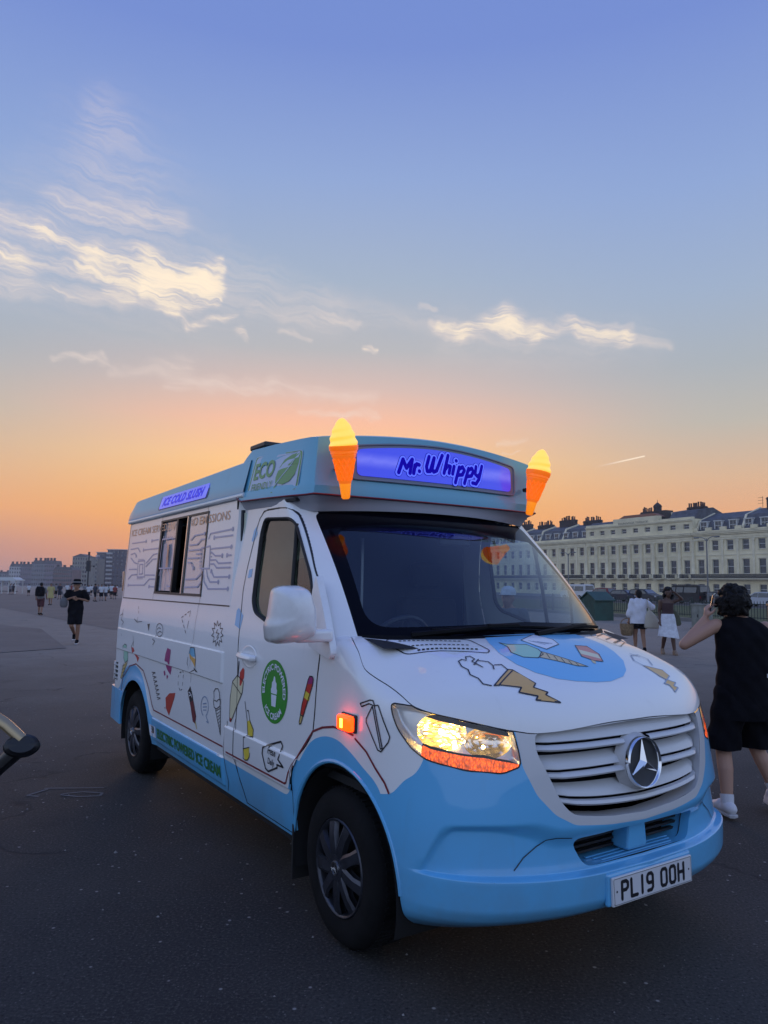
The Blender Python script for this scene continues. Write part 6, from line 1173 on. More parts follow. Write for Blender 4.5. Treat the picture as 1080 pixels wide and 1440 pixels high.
# text
def text_polys(s, size, shear=0.0, bold=0.0, space=1.0):
    cu = bpy.data.curves.new('t', 'FONT'); cu.body = s; cu.size = size; cu.shear = shear; cu.offset = bold; cu.space_character = space; cu.resolution_u = 3; cu.fill_mode = 'BOTH'
    o = bpy.data.objects.new('t', cu); COL.objects.link(o); dg = bpy.context.evaluated_depsgraph_get(); me = bpy.data.meshes.new_from_object(o.evaluated_get(dg))
    V_ = [v.co.copy() for v in me.vertices]; F_ = [tuple(p.vertices) for p in me.polygons]; bpy.data.objects.remove(o); bpy.data.curves.remove(cu); bpy.data.meshes.remove(me); return V_, F_
def text_on(name, s, box, to3, ref, m, parent, shear=0.0, bold=0.0, warp=None, lift=.0012, space=1.0, skip=None):
    """lettering stretched into box = (u0, v0, u1, v1)"""
    V_, F_ = text_polys(s, 1.0, shear, bold, space); xs_ = [v.x for v in V_]; ys_ = [v.y for v in V_]; x0, x1, y0, y1 = min(xs_), max(xs_), min(ys_), max(ys_)
    out = []
    for v in V_:
        a = (v.x - x0) / (x1 - x0); c = (v.y - y0) / (y1 - y0)
        u, w_ = (box[0] + (box[2] - box[0]) * a, box[1] + (box[3] - box[1]) * c) if warp is None else warp(a, c)
        out.append((u, w_, lift))
    out = mapv(to3, out)
    if skip: F_ = [f for f in F_ if not any(skip[0] < out[i][0] < skip[1] for i in f)]
    return obj(name, out, orient(out, F_, ref), m, parent, smooth=False)
RY = Vector((0, -1, 0))
text_on('panel_lettering', 'ICE CREAM SERVED WITH ZERO EMISSIONS', (-4.07, 2.070, -1.545, 2.132), to_side, RY, ART['orange'], van, bold=.004, skip=(-2.70, -2.36))['kind'] = 'stuff'
text_on('sill_lettering', 'ELECTRIC POWERED ICE CREAM', (-2.745, .438, -1.375, .515), to_side, RY, ART['textgreen'], van, bold=.035)
text_on('sill_lettering', 'ELECTRIC POWERED ICE CREAM', (-2.735, .445, -1.380, .515), lambda u, v, l: to_side(u + .004, v, l + .0006), RY, ART['grass'], van, bold=.004)
sticker('e_badge', [('f', 'palewhite', [(-2.945, .425), (-2.79, .428), (-2.785, .517), (-2.945, .515)])], to_side, RY, van)
text_on('e_badge_letter', 'e', (-2.905, .455, -2.825, .510), to_side, RY, ART['black'], van, bold=.03, lift=.0022)
text_on('bubble_lettering', 'Fresh', (-.664, .730, -.562, .770), to_any, RY, ART['black'], van, bold=.01, shear=.2); text_on('bubble_lettering', 'Daily', (-.656, .668, -.572, .712), to_any, RY, ART['black'], van, bold=.01, shear=.2)
# round green badge
BC = (-.628, 1.064); br = .170
gb = sticker('door_badge', [('f', 'green', [(BC[0] + br * math.cos(a), BC[1] + br * math.sin(a)) for a in np.linspace(0, 2 * math.pi, 48, endpoint=False)]),
    ('f', 'palewhite', [(BC[0] + x, BC[1] + z) for x, z in [(-.005, .083), (.008, .078), (.016, .055), (.030, .045), (.030, .020), (.040, .010), (.036, -.012), (-.036, -.012), (-.040, .010), (-.030, .020), (-.030, .045), (-.016, .055)]]),
    ('f', 'palewhite', [(BC[0] + x, BC[1] + z) for x, z in [(-.034, -.018), (.034, -.018), (.026, -.080), (-.026, -.080)]])], to_any, RY, van)
def arc_text(s, r0, r1, a0, a1, flip=False):
    def wp(a, c):
        an = a0 + (a1 - a0) * a; r_ = (r0 + (r1 - r0) * c) if not flip else (r1 - (r1 - r0) * c); return BC[0] + r_ * math.cos(an), BC[1] + r_ * math.sin(an)
    text_on('badge_lettering', s, None, to_any, RY, ART['palewhite'], gb, bold=.03, warp=wp, lift=.0022)
arc_text('ELECTRIC POWERED', .115, .150, R(190), R(-12)); arc_text('ICE CREAM', .115, .150, R(222), R(318), True)
# side sign words
def to_ss(u, v, l): return (u, ssy(v) - .0085 - l, v)
text_on('side_sign_lettering', 'ICE COLD SLUSH', (-3.09, 2.278, -2.08, 2.352), to_ss, RY, mat('slush_letter_blue', (.01, .0, .35), .4, emit=(.01, .0, .5), es=.6), van, shear=.25, bold=.035, space=1.05, lift=.0)
# eco board
def fas_y(x, z):
    k = (z - 2.16) / .33; yb = np.interp(x, [-1.34, -1.0, -.70, -.56], [.945, .925, .900, .875]); yt = np.interp(x, [-1.33, -1.0, -.70, -.58], [.88, .868, .850, .838]); return -(yb + (yt - yb) * k)
def to_eco(u, v, l): return (u, fas_y(u, v) - .004 - l, v)
eb = rounded([(-1.275, 2.203), (-.640, 2.186), (-.635, 2.420), (-1.245, 2.455)], .035, 4)
def inset(p, d): c = np.mean(p, 0); return [tuple(np.array(q) + (c - np.array(q)) / np.linalg.norm(c - np.array(q)) * d) for q in p]
eco = sticker('eco_board', [('f', 'ecogrey', eb), ('f', 'leaf', inset(eb, .006)), ('f', 'ecogrey', inset(eb, .022)),
    ('f', 'leaf', [(-.905, 2.235), (-.915, 2.285), (-.890, 2.340), (-.840, 2.385), (-.760, 2.405), (-.660, 2.412), (-.668, 2.34), (-.69, 2.28), (-.745, 2.243), (-.82, 2.232), (-.885, 2.246), (-.925, 2.19), (-.945, 2.192)]),
    ('s', 'ecogrey', .007, [(-.90, 2.240), (-.84, 2.285), (-.77, 2.330), (-.72, 2.372)])], to_eco, RY, fascia)
text_on('eco_lettering', 'ECO', (-1.215, 2.295, -.945, 2.405), to_eco, RY, ART['leaf'], eco, bold=.028, lift=.003); text_on('eco_lettering', 'FRIENDLY', (-1.215, 2.225, -.945, 2.270), to_eco, RY, ART['leaf'], eco, bold=.0, lift=.003)
# panel joints on the body side
def joint(pts, wd=.006, to3=to_side): 
    Vv, Fv = strokes([pts], wd, to3, .0004, True, 6); obj('panel_joint', Vv, orient(Vv, Fv, RY), BLACKP, van, smooth=False)
DZ = list(np.linspace(1.40, 2.07, 22)); joint([(float(door_front(np.array(z))), z) for z in [.80, .86, .936, 1.05, 1.175, 1.30] + DZ] + [(-.75, 2.088), (-.84, 2.095), (-1.0, 2.097), (-1.06, 2.085)] + [(float(DOOR_REAR(np.array(z))), z) for z in (2.05, 2.0, 1.9, 1.75, 1.6, 1.48, 1.37, 1.2, 1.05, .92, .76, .62, .5, .43, .38)], .0065, to_cab)
def to_front(u, v, l):
    n = np.shape(u); O_ = np.stack([np.full(n, .2), u, v], -1); D_ = np.zeros_like(O_); D_[..., 0] = 1; return solve(O_, D_, g_low, 1.0)[..., 0] + .0035 + l, u, v
def seam(pts, wd=.004):
    Vv, Fv = strokes([pts], wd, to_front, 0, True, 6); obj('panel_joint', Vv, orient(Vv, Fv, Vector((1, 0, 0))), BLACKP, bumper, smooth=False)
seam([(-.652, .545), (-.611, .589), (-.555, .626), (-.519, .648), (-.479, .655), (-.41, .648)]); seam([(.652, .545), (.611, .589), (.555, .626), (.519, .648), (.479, .655), (.41, .648)])
joint([(-4.14, 2.19), (-4.125, 1.49), (-1.405, 1.50)], .009); joint([(-1.99, 1.49), (-2.0, .95)], .003); joint([(-3.135, 1.55), (-3.14, 1.49)], .004); joint([(-1.97, 1.55), (-1.98, 1.49)], .004)
joint([(-3.10, 2.20), (-3.105, 2.16)], .004); joint([(-1.99, 2.20), (-1.985, 2.16)], .004)
joint([(-1.305, .38), (-1.275, .44), (-1.345, .61), (-1.330, .75), (-1.29, .775), (-1.29, .80)], .006, to_any)

# ---------------------------------------------------------------- parked cars beyond the lawn
TYRE2 = mat('parked_car_tyre', (.015, .015, .016), .8); CARGLASS = mat('parked_car_glass', (.02, .024, .03), .06, coat=1.0); LAMPR = mat('rear_lamp_red', (.25, .02, .02), .25); LAMPW = mat('front_lamp_clear', (.5, .5, .52), .15)
def car(name, label, col, n, s, rz, L, W_, H, prof, glass_poly, group='vehicles parked along the seafront road', rails=False, z=.02):
    """side profile extruded and pulled in towards the roof; wheels, windows and lamps as parts"""
    p = on_line(n, s); o = empty(name, (p[0], p[1], z), rz, label=label, cat='van' if 'van' in name else 'car', group=group)
    PM = mat('car_paint_' + col, {'maroon': (.16, .012, .018), 'black': (.010, .011, .014), 'navy': (.012, .016, .030), 'silver': (.42, .44, .47), 'white': (.60, .61, .62), 'charcoal': (.03, .032, .036)}[col], .5, .0, coat=.12, spec=.25)
    ys = [-.5, -.47, -.40, 0, .40, .47, .5]; ins = [.10, .03, 0, 0, 0, .03, .10]; V_ = []; m_ = len(prof)
    belt = H * .55
    for y, q in zip(ys, ins):
        for (x, zz2) in prof:
            tp = max(0, (zz2 - belt) / (H - belt)); V_.append((x * (1 - .02 * (q > .05)), y * W_ * (1 - .20 * tp), zz2 - q * .25 * (1 if zz2 > .5 else -.4)))
    F_ = [(i * m_ + k, i * m_ + (k + 1) % m_, (i + 1) * m_ + (k + 1) % m_, (i + 1) * m_ + k) for i in range(6) for k in range(m_)] + [tuple(range(m_)), tuple(6 * m_ + k for k in reversed(range(m_)))]
    b = MB(); b.add(V_, F_); b.build('body', [PM], o, smooth=True, sharp=40)
    for s_ in (-1, 1):
        for gp in glass_poly:
            b = MB()
            pts = [(x, s_ * (.5 * W_ * (1 - .20 * max(0, (zz2 - belt) / (H - belt))) + .004), zz2) for x, zz2 in gp]; b.add(pts, [tuple(range(len(pts)))]); b.build('side_window', [CARGLASS], o)
    # front and rear screens follow the profile
    scr = [(i, prof[i], prof[(i + 1) % m_]) for i in range(m_) if prof[i][1] >= belt * .98 and prof[(i + 1) % m_][1] >= belt * .98 and abs(prof[i][1] - prof[(i + 1) % m_][1]) > .25]
    for i, a, c in scr:
        dx, dz = c[0] - a[0], c[1] - a[1]; nl = math.hypot(dx, dz); nx, nz = dz / nl, -dx / nl
        if nx * (a[0] + c[0]) < 0: nx, nz = -nx, -nz
        def P_(t_, y): 
            x = a[0] + dx * t_; z2 = a[1] + dz * t_; return (x + nx * .012, y * W_ * (1 - .20 * max(0, (z2 - belt) / (H - belt))), z2 + nz * .012)
        b = MB(); b.add([P_(.08, -.40), P_(.08, .40), P_(.92, .40), P_(.92, -.40)], [(0, 1, 2, 3)]); b.build('screen', [CARGLASS], o)
    wb = L * .30
    for x in (-wb, wb):
        for s_ in (-1, 1):
            w0 = empty('wheel', (x, s_ * W_ * .47, .31)); w0.parent = o
            b = MB(); b.lathe([(.20, .09 * s_), (.27, .10 * s_), (.31, .06 * s_), (.31, -.10 * s_), (.2, -.10 * s_)], 20, axis='Y'); b.build('tyre', [TYRE2], w0, smooth=True)
            b = MB(); b.lathe([(.205, .085 * s_), (.18, .06 * s_), (.05, .075 * s_), (0, .08 * s_)], 16, axis='Y'); b.build('rim', [mat('parked_car_rim', (.30, .30, .32), .35, .8)], w0, smooth=True)
    for x, m2, nm in ((-L / 2, LAMPR, 'tail_light'), (L / 2, LAMPW, 'headlight')):
        for s_ in (-1, 1):
            b = MB(); b.box(x - .06, x + .03 if x > 0 else x + .06, s_ * W_ * .40 - .13, s_ * W_ * .40 + .13, .62, .78) if x > 0 else b.box(x - .03, x + .06, s_ * W_ * .40 - .11, s_ * W_ * .40 + .11, .62, .86); bevel(b.build(nm, [m2], o), .02)
    if rails:
        for s_ in (-1, 1): b = MB(); b.tube([(-L * .32, s_ * W_ * .33, H + .05), (L * .12, s_ * W_ * .33, H + .05)], .03, 6); b.build('roof_rail', [IRON], o, smooth=True)
    return o
def hatch_prof(L, H, hood=.62): 
    h = L / 2; return [(-h, .28), (-h - .02, .60), (-h + .06, H * .62), (-h + .42, H * .97), (-.25, H), (h * .16, H * .97), (h * .52, H * .64), (h * .93, H * .52), (h, .52), (h, .26), (h * .8, .20), (-h * .8, .20)]
def hatch_gl(L, H): h = L / 2; return [[(-h + .30, H * .64), (-h + .55, H * .90), (-.12, H * .93), (-.12, H * .63)], [(-.05, H * .63), (-.05, H * .93), (h * .14, H * .90), (h * .42, H * .66)]]
def van_prof(L, H): h = L / 2; return [(-h, .32), (-h, H * .60), (-h + .10, H * .96), (-h + .3, H), (h * .42, H), (h * .52, H * .95), (h * .78, H * .58), (h * .98, H * .48), (h, .50), (h, .30), (h * .8, .24), (-h * .8, .24)]
def van_gl(L, H): h = L / 2; return [[(h * .30, H * .60), (h * .30, H * .88), (h * .50, H * .88), (h * .70, H * .62)], [(-h * .12, H * .60), (-h * .12, H * .88), (h * .24, H * .88), (h * .24, H * .60)], [(-h * .85, H * .60), (-h * .85, H * .88), (-h * .18, H * .88), (-h * .18, H * .60)]]
def s_of(px, n): 
    """station along the terrace line at normal distance n for a bearing tan = px"""
    base = P0 - NN * float(P0 @ NN); p0 = base + NN * n; return float((px * p0[1] - p0[0]) / (DR[0] - px * DR[1]))
def bearing(px, y=840):
    r = (px - 540) / 1030.24; u = -(y - 720) / 1030.24; r, u = r * math.cos(ROLL) - u * math.sin(ROLL), r * math.sin(ROLL) + u * math.cos(ROLL)
    return r / (math.cos(PITCH) - u * math.sin(PITCH))
for (nm, lab, col, px, n, flip, L, W_, H, kind) in [
        ('parked_van', 'black van with a roof bar parked across the lawn beside the lamp post', 'black', 965.5, 66.5, 0, 4.9, 1.95, 2.05, 'van'),
        ('parked_car', 'silver saloon parked across the lawn behind the man on the phone', 'silver', 1072, 66.5, 0, 4.3, 1.75, 1.45, 'car'),
        ('parked_car', 'charcoal car with a pale reflection, half hidden behind the woman shading her eyes', 'charcoal', 908, 66.8, 1, 4.2, 1.75, 1.55, 'car'),
        ('parked_car', 'dark navy car parked nose to tail with the maroon one', 'navy', 881, 66.3, 1, 4.2, 1.72, 1.42, 'car'),
        ('parked_car', 'maroon hatchback parked across the lawn behind the green store box', 'maroon', 846, 66.5, 0, 4.1, 1.72, 1.62, 'car'),
        ('parked_van', 'white van parked left of the maroon hatchback', 'white', 812, 67.0, 0, 4.7, 1.9, 2.0, 'van'),
        ('parked_car', 'small black car between the lamp post and the silver saloon', 'black', 1010, 67.0, 1, 3.6, 1.62, 1.4, 'car')]:
    prof = van_prof(L, H) if kind == 'van' else hatch_prof(L, H); gl_ = van_gl(L, H) if kind == 'van' else hatch_gl(L, H)
    car(nm, lab, col, n, s_of(bearing(px), n), TRZ + (math.pi if flip else 0), L, W_, H, prof, gl_, rails=(col == 'black' and kind == 'van'))

# ---------------------------------------------------------------- hazy blocks along the far seafront
def flat_block(name, label, b0, b1, d, h, floors, bays, col, kind='plain', depth=14.0, win=(1.0, 1.5)):
    x0, x1 = b0 * d, b1 * d; gy = float(gz(x0, d)); o = empty(name, ((x0 + x1) / 2, d, gy - 1), 0, label=label, cat='building', group='blocks along the far seafront'); w_ = (x1 - x0) / 2
    WM = mat('far_wall_' + col, {'grey': (.20, .20, .21), 'dark': (.060, .056, .070), 'stone': (.24, .23, .19), 'brick': (.17, .11, .10), 'white': (.46, .45, .44), 'mauve': (.19, .16, .18)}[col], .85, vary=.15, vscale=.3)
    b = MB(); b.box(-w_, w_, 0, depth, 0, h + 1); b.build('wall', [WM], o); fl = h / floors; by = 2 * w_ / bays
    wm = MB(); wm.box(-win[0] / 2, win[0] / 2, -.06, .02, 0, win[1]); me = mesh('window', wm.V, wm.F, None, False); me.materials.append(CARGLASS)
    if kind != 'side':
        for f in range(floors):
            for k in range(bays):
                q = bpy.data.objects.new('window', me); COL.objects.link(q); q.parent = o; q.location = (-w_ + by * (k + .5), 0, 1 + fl * f + fl * .28)
    if kind == 'balcony':
        for f in range(floors):
            q = MB(); q.box(-w_ - .3, -w_ + by * 1.2, -1.5, -.0, 1 + fl * f - .15, 1 + fl * f + 1.0); q.build('balcony', [mat('far_wall_white')], o)
        q = MB(); q.box(-w_ - .6, w_ + .4, -.6, depth, h + 1, h + 1.5); q.build('roof', [mat('far_wall_white')], o)
    elif kind == 'gable':
        q = MB(); q.prism([(-w_ - .4, h + 1), (w_ + .4, h + 1), (0, h + 1 + w_ * .42)], 0, depth, 'Y'); q.build('roof', [mat('far_roof', (.10, .095, .10), .8, vary=.2, vscale=.5)], o)
    else:
        q = MB(); q.prism([(-w_, h + 1), (w_, h + 1), (w_ * .8, h + 1 + h * .16), (-w_ * .8, h + 1 + h * .16)], .4, depth, 'Y'); r_ = q.build('roof', [mat('far_roof', (.10, .095, .10), .8, vary=.2, vscale=.5)], o)
        for k in range(3): c = MB(); x = -w_ * .7 + w_ * .7 * k; c.box(x - .7, x + .7, 2, 3.2, h + 1.2, h + 1 + h * .28); c.build('chimney', [BRICKC], r_)
mat('far_wall_white', (.46, .45, .44), .85)
BRG = lambda px: bearing(px, 815)
for a in [('tower_block', 'dark flat-roofed block with a stack of pale balconies beside the van', 149.5, 185, 520, 26.5, 9, 6, 'dark', 'balcony'), ('tower_block', 'dark flat-roofed block with pale balconies, the lower and left one of the pair', 134.5, 153, 545, 25.5, 9, 5, 'dark', 'balcony'),
          ('gabled_block', 'tall olive grey block with a low gable behind the mast', 100.5, 121.5, 500, 20.5, 7, 6, 'stone', 'gable'), ('gabled_block', 'narrow olive grey gabled block squeezed beside the dark towers', 122, 136, 530, 20.5, 7, 4, 'stone', 'gable'),
          ('brick_block', 'low reddish brick block in haze left of the gabled block', 74, 101, 470, 11.0, 4, 9, 'brick', 'plain'), ('seafront_house', 'mauve house with tall chimneys in haze', 62, 75, 560, 17.0, 5, 5, 'mauve', 'plain'),
          ('seafront_house', 'grey house with a pale gable in the middle of the hazy row', 44, 63, 580, 17.5, 5, 6, 'grey', 'plain'), ('seafront_house', 'dark hazy house at the foot of the white block', 28, 45, 600, 15.5, 4, 6, 'mauve', 'plain'),
          ('seafront_house', 'white balconied block fading in the smoke', 12, 29, 620, 16.0, 5, 5, 'white', 'plain'), ('seafront_house', 'last low grey house of the hazy row', -14, 12.5, 640, 10.5, 3, 8, 'grey', 'plain')]:
    nm, lab, p0_, p1_, d, h, fl, ba, col, kd = a; flat_block(nm, lab, BRG(p0_), BRG(p1_), d, h, fl, ba, col, kd)
d_ = 110; pb = BRG(123.5); mt = empty('camera_mast', (pb * d_, d_, float(gz(pb * d_, d_))), 0, label='thin dark mast with a small camera head above the far blocks', cat='mast')
b = MB(); b.tube([(0, 0, 0), (0, 0, 3.5), (0, 0, 6.0)], [.12, .10, .07], 8); b.build('pole', [IRON], mt, smooth=True); b = MB(); b.box(-.28, .28, -.2, .2, 3.6, 5.2); b.build('cabinet', [IRON], mt); b = MB(); b.box(-.12, .12, -.12, .12, 6.0, 6.5); b.build('head', [IRON], mt); b = MB(); b.tube([(0, 0, 4.4), (.75, 0, 4.4)], .05, 6); b.lathe([(0, -.18), (.16, 0), (0, .18)], 8, M=Matrix.Translation((.8, 0, 4.35))); b.build('camera_arm', [IRON], mt)
# open promenade shelter
d_ = 120; pb0, pb1 = BRG(-12), BRG(29); cx_ = (pb0 + pb1) / 2 * d_; sh = empty('shelter', (cx_, d_, float(gz(cx_, d_))), 0, label='white open seafront shelter with thin posts in the haze', cat='shelter'); w_ = (pb1 - pb0) / 2 * d_; SW_ = mat('shelter_white', (.55, .56, .56), .6)
b = MB(); b.box(-w_, w_, -1.5, 1.5, 2.1, 2.3); b.prism([(-w_ * .95, 2.3), (w_ * .95, 2.3), (w_ * .7, 2.65), (-w_ * .7, 2.65)], -1.3, 1.3, 'Y'); b.build('roof', [SW_], sh)
for k in range(5):
    for s in (-1, 1): b = MB(); x = -w_ * .92 + w_ * 1.84 * k / 4; b.tube([(x, s * 1.2, 0), (x, s * 1.2, 2.1)], .07, 6); b.build('post', [SW_], sh)
b = MB(); b.box(-w_ * .8, w_ * .8, -.3, .3, .35, .45); b.build('seat', [IRON], sh)

# ---------------------------------------------------------------- bench end at the edge of the promenade
be = empty('bench', (-1.885, 4.02, 0), 0, label='black cast iron bench with wooden slats, only the scroll of its arm showing', cat='bench'); BI = mat('bench_black_iron', (.006, .006, .008), .35); SL = mat('bench_slat_wood', (.16, .12, .07), .40, vary=.3, vscale=6)
for y in (.0, -1.6):
    b = MB(); b.tube([(-.03, y, .80), (-.12, y, .875), (-.30, y, .985), (-.52, y, 1.03)], [.030, .032, .032, .028], 10, flat=.9); b.build('arm_rail', [mat('bench_brass_worn', (.42, .33, .20), .25, .5)], be, smooth=True)
    b = MB(); b.lathe([(0, -.035), (.06, -.035), (.078, -.022), (.083, 0), (.078, .018), (.06, .028), (0, .028)], 28, axis='Y', M=Matrix.Translation((-.03, y, .765)) @ Matrix.Rotation(R(24), 4, 'Z') @ Matrix.Rotation(R(-28), 4, 'X') @ Matrix.Diagonal((1.1, 1, .74, 1))); b.build('arm_scroll', [BI], be, smooth=True)
    b = MB(); b.tube([(-.05, y, .745), (-.14, y, .66), (-.24, y, .56), (-.34, y, .46)], [.050, .046, .046, .05], 10, flat=.7); b.tube([(-.34, y, .47), (-.72, y, .45), (-.82, y, .70), (-.90, y, 1.05)], [.04, .04, .035, .03], 10); b.tube([(-.42, y, .45), (-.40, y, .22), (-.36, y, .0)], [.04, .034, .045], 10); b.tube([(-.72, y, .45), (-.78, y, .22), (-.86, y, .0)], [.04, .034, .045], 10); b.build('end_frame', [BI], be, smooth=True)
for k in range(5): b = MB(); x = -.72 + k * .075; b.box(x, x + .062, -1.58, -.02, .492, .518); bevel(b.build('seat_slat', [SL], be), .005)
for k in range(4): b = MB(); z = .60 + k * .105; b.box(-.815 - .026 * k, -.785 - .026 * k, -1.58, -.02, z, z + .08); bevel(b.build('back_slat', [SL], be), .005)
# scattered grit on the asphalt
b = MB()
for k in range(420):
    x = random.uniform(-4.5, 3.6); y = random.uniform(1.2, 9.5); r_ = random.uniform(.003, .009) * (1 if random.random() < .93 else 1.9); a = random.uniform(0, 6.28)
    q = [(x + r_ * math.cos(a + t_) * random.uniform(.6, 1.1), y + r_ * math.sin(a + t_) * random.uniform(.6, 1.1), 0) for t_ in (0, 1.3, 2.6, 3.9, 5.2)]; b.add(q + [(x, y, r_ * .8)], [(0, 1, 5), (1, 2, 5), (2, 3, 5), (3, 4, 5), (4, 0, 5)])
gv = b.build('grit', [mat('pale_grit', (.20, .19, .18), .9, vary=.5, vscale=30)], None, label='pale grit scattered over the dark asphalt', cat='grit', kind='stuff')
# faint chalk outline on the asphalt
cz = MB(); Vc, Fc = strokes([[(-2.62, 5.98), (-2.70, 5.80), (-2.60, 5.78)], [(-2.66, 6.0), (-2.2, 6.04)], [(-2.45, 5.86), (-2.32, 5.92), (-2.16, 5.90), (-2.15, 5.82), (-2.30, 5.79), (-2.45, 5.83), (-2.45, 5.86)]], .022, lambda u, v, l: (u, v, l + .004), 0, False)
obj('chalk_mark', Vc, Fc, mat('chalk_worn', (.13, .13, .135), .95), None, smooth=False, label='faint chalk outline on the asphalt beside the rear wheel', cat='mark')

# ---------------------------------------------------------------- people
SKIN = mat('skin_light', (.42, .24, .17), .55); SKIN_T = mat('skin_tan', (.27, .14, .085), .55); SKIN_D = mat('skin_brown', (.085, .042, .028), .5)
def caps(mb, a, b_, ra, rb, n=10, flat=1.0):
    a, b_ = Vector(a), Vector(b_); d = (b_ - a); L = d.length; d = d.normalized() if L > 1e-6 else Vector((0, 0, 1)); P_, R_ = [], []
    for t_ in (-90, -60, -30): P_.append(a + d * ra * math.sin(R(t_))); R_.append(max(ra * math.cos(R(t_)), 1e-4))
    P_ += [a, (a + b_) / 2, b_]; R_ += [ra, (ra + rb) / 2, rb]
    for t_ in (30, 60, 90): P_.append(b_ + d * rb * math.sin(R(t_))); R_.append(max(rb * math.cos(R(t_)), 1e-4))
    mb.tube([tuple(p) for p in P_], R_, n, flat=flat)
def ell(mb, c, r, n=14, M=None):
    prof = [(math.cos(t_), math.sin(t_)) for t_ in np.linspace(-math.pi / 2, math.pi / 2, 9)]
    Mx = Matrix.Translation(c) @ (M or Matrix.Identity(4)) @ Matrix.Diagonal((r[0], r[1], r[2], 1)); mb.lathe([(max(a, 1e-4), b_) for a, b_ in prof], n, M=Mx)
def loft(mb, secs, n=20, M=None):
    """stacked ellipses (cx, cy, z, rx, ry)"""
    V_, F_ = [], []
    for (cx, cy_, z, rx_, ry) in secs:
        for k in range(n): a = 2 * math.pi * k / n; V_.append((cx + rx_ * math.cos(a), cy_ + ry * math.sin(a), z))
    for i in range(len(secs) - 1):
        for k in range(n): F_.append((i * n + k, i * n + (k + 1) % n, (i + 1) * n + (k + 1) % n, (i + 1) * n + k))
    F_ += [tuple(reversed(range(n))), tuple((len(secs) - 1) * n + k for k in range(n))]; mb.add(V_, F_, 0, M)
def skin(name, mb, m, parent, voxel, smooth_it=4, cut=None, disp=None, **kw):
    """melt overlapping solids into one continuous surface"""
    me = mesh('tmp', mb.V, mb.F, None, True); o = bpy.data.objects.new('tmp', me); COL.objects.link(o)
    bm = bmesh.new(); bm.from_mesh(me); bmesh.ops.recalc_face_normals(bm, faces=bm.faces); bm.to_mesh(me); bm.free()
    r_ = o.modifiers.new('r', 'REMESH'); r_.mode = 'VOXEL'; r_.voxel_size = voxel; r_.use_smooth_shade = True
    if smooth_it: s_ = o.modifiers.new('s', 'SMOOTH'); s_.factor = .5; s_.iterations = smooth_it
    dg = bpy.context.evaluated_depsgraph_get(); me2 = bpy.data.meshes.new_from_object(o.evaluated_get(dg)); bpy.data.objects.remove(o); bpy.data.meshes.remove(me)
    if cut or disp:
        bm = bmesh.new(); bm.from_mesh(me2)
        for co, no in (cut or []): bmesh.ops.bisect_plane(bm, geom=bm.verts[:] + bm.edges[:] + bm.faces[:], plane_co=co, plane_no=no, clear_outer=True)
        if disp:
            bm.normal_update()
            for v in bm.verts: v.co += v.normal * disp(v.co)
        bm.to_mesh(me2); bm.free()
    me2.name = name; me2.materials.clear(); me2.polygons.foreach_set('use_smooth', [True] * len(me2.polygons)); return link(name, me2, [m] if not isinstance(m, list) else m, parent, **kw)
def hand(mb, w_, d, palm_n, size=1.0, curl=.5, thumb=1):
    """palm and five bent fingers; w_ wrist, d pointing direction, palm_n palm normal"""
    w_, d, pn = Vector(w_), Vector(d).normalized(), Vector(palm_n).normalized(); sd = d.cross(pn).normalized()
    c = w_ + d * .045 * size; caps(mb, w_, w_ + d * .05 * size, .026 * size, .034 * size, 8, .6); caps(mb, c - sd * .022 * size, c + sd * .022 * size + d * .03 * size, .018 * size, .018 * size, 8)
    for i, (o_, L) in enumerate(zip((-.030, -.010, .011, .030), (.062, .074, .070, .054))):
        a = w_ + d * .085 * size + sd * o_ * size; m1 = a + (d * math.cos(curl) + pn * math.sin(curl)) * L * .5 * size; m2 = m1 + (d * math.cos(curl * 2.1) + pn * math.sin(curl * 2.1)) * L * .55 * size
        caps(mb, a, m1, .0095 * size, .0088 * size, 7); caps(mb, m1, m2, .0088 * size, .0075 * size, 7)
    t0 = w_ + d * .025 * size - sd * thumb * .028 * size; t1 = t0 + (d * .6 - sd * thumb * .65 + pn * .45).normalized() * .042 * size; t2 = t1 + (d * .9 - sd * thumb * .1 + pn * .4).normalized() * .034 * size; caps(mb, t0, t1, .013 * size, .011 * size, 7); caps(mb, t1, t2, .011 * size, .009 * size, 7)
def head(mb, c, yaw=0.0, s=1.0):
    """skull, jaw, nose, brow, ears; faces +y when yaw = 0"""
    M = Matrix.Translation(c) @ Matrix.Rotation(yaw, 4, 'Z') @ Matrix.Scale(s, 4)
    def E(p, r_): ell(mb, (0, 0, 0), r_, 14, M @ Matrix.Translation(p))
    E((0, -.012, .03), (.077, .095, .092)); E((0, .018, -.035), (.060, .074, .078)); E((0, .045, -.085), (.034, .036, .028)); E((0, .096, -.015), (.013, .018, .024)); E((0, .070, .026), (.056, .030, .016)); E((0, .080, -.058), (.026, .016, .010))
    for sx in (-1, 1): E((sx * .078, -.008, -.008), (.012, .024, .034)); E((sx * .030, .072, -.025), (.020, .018, .018))
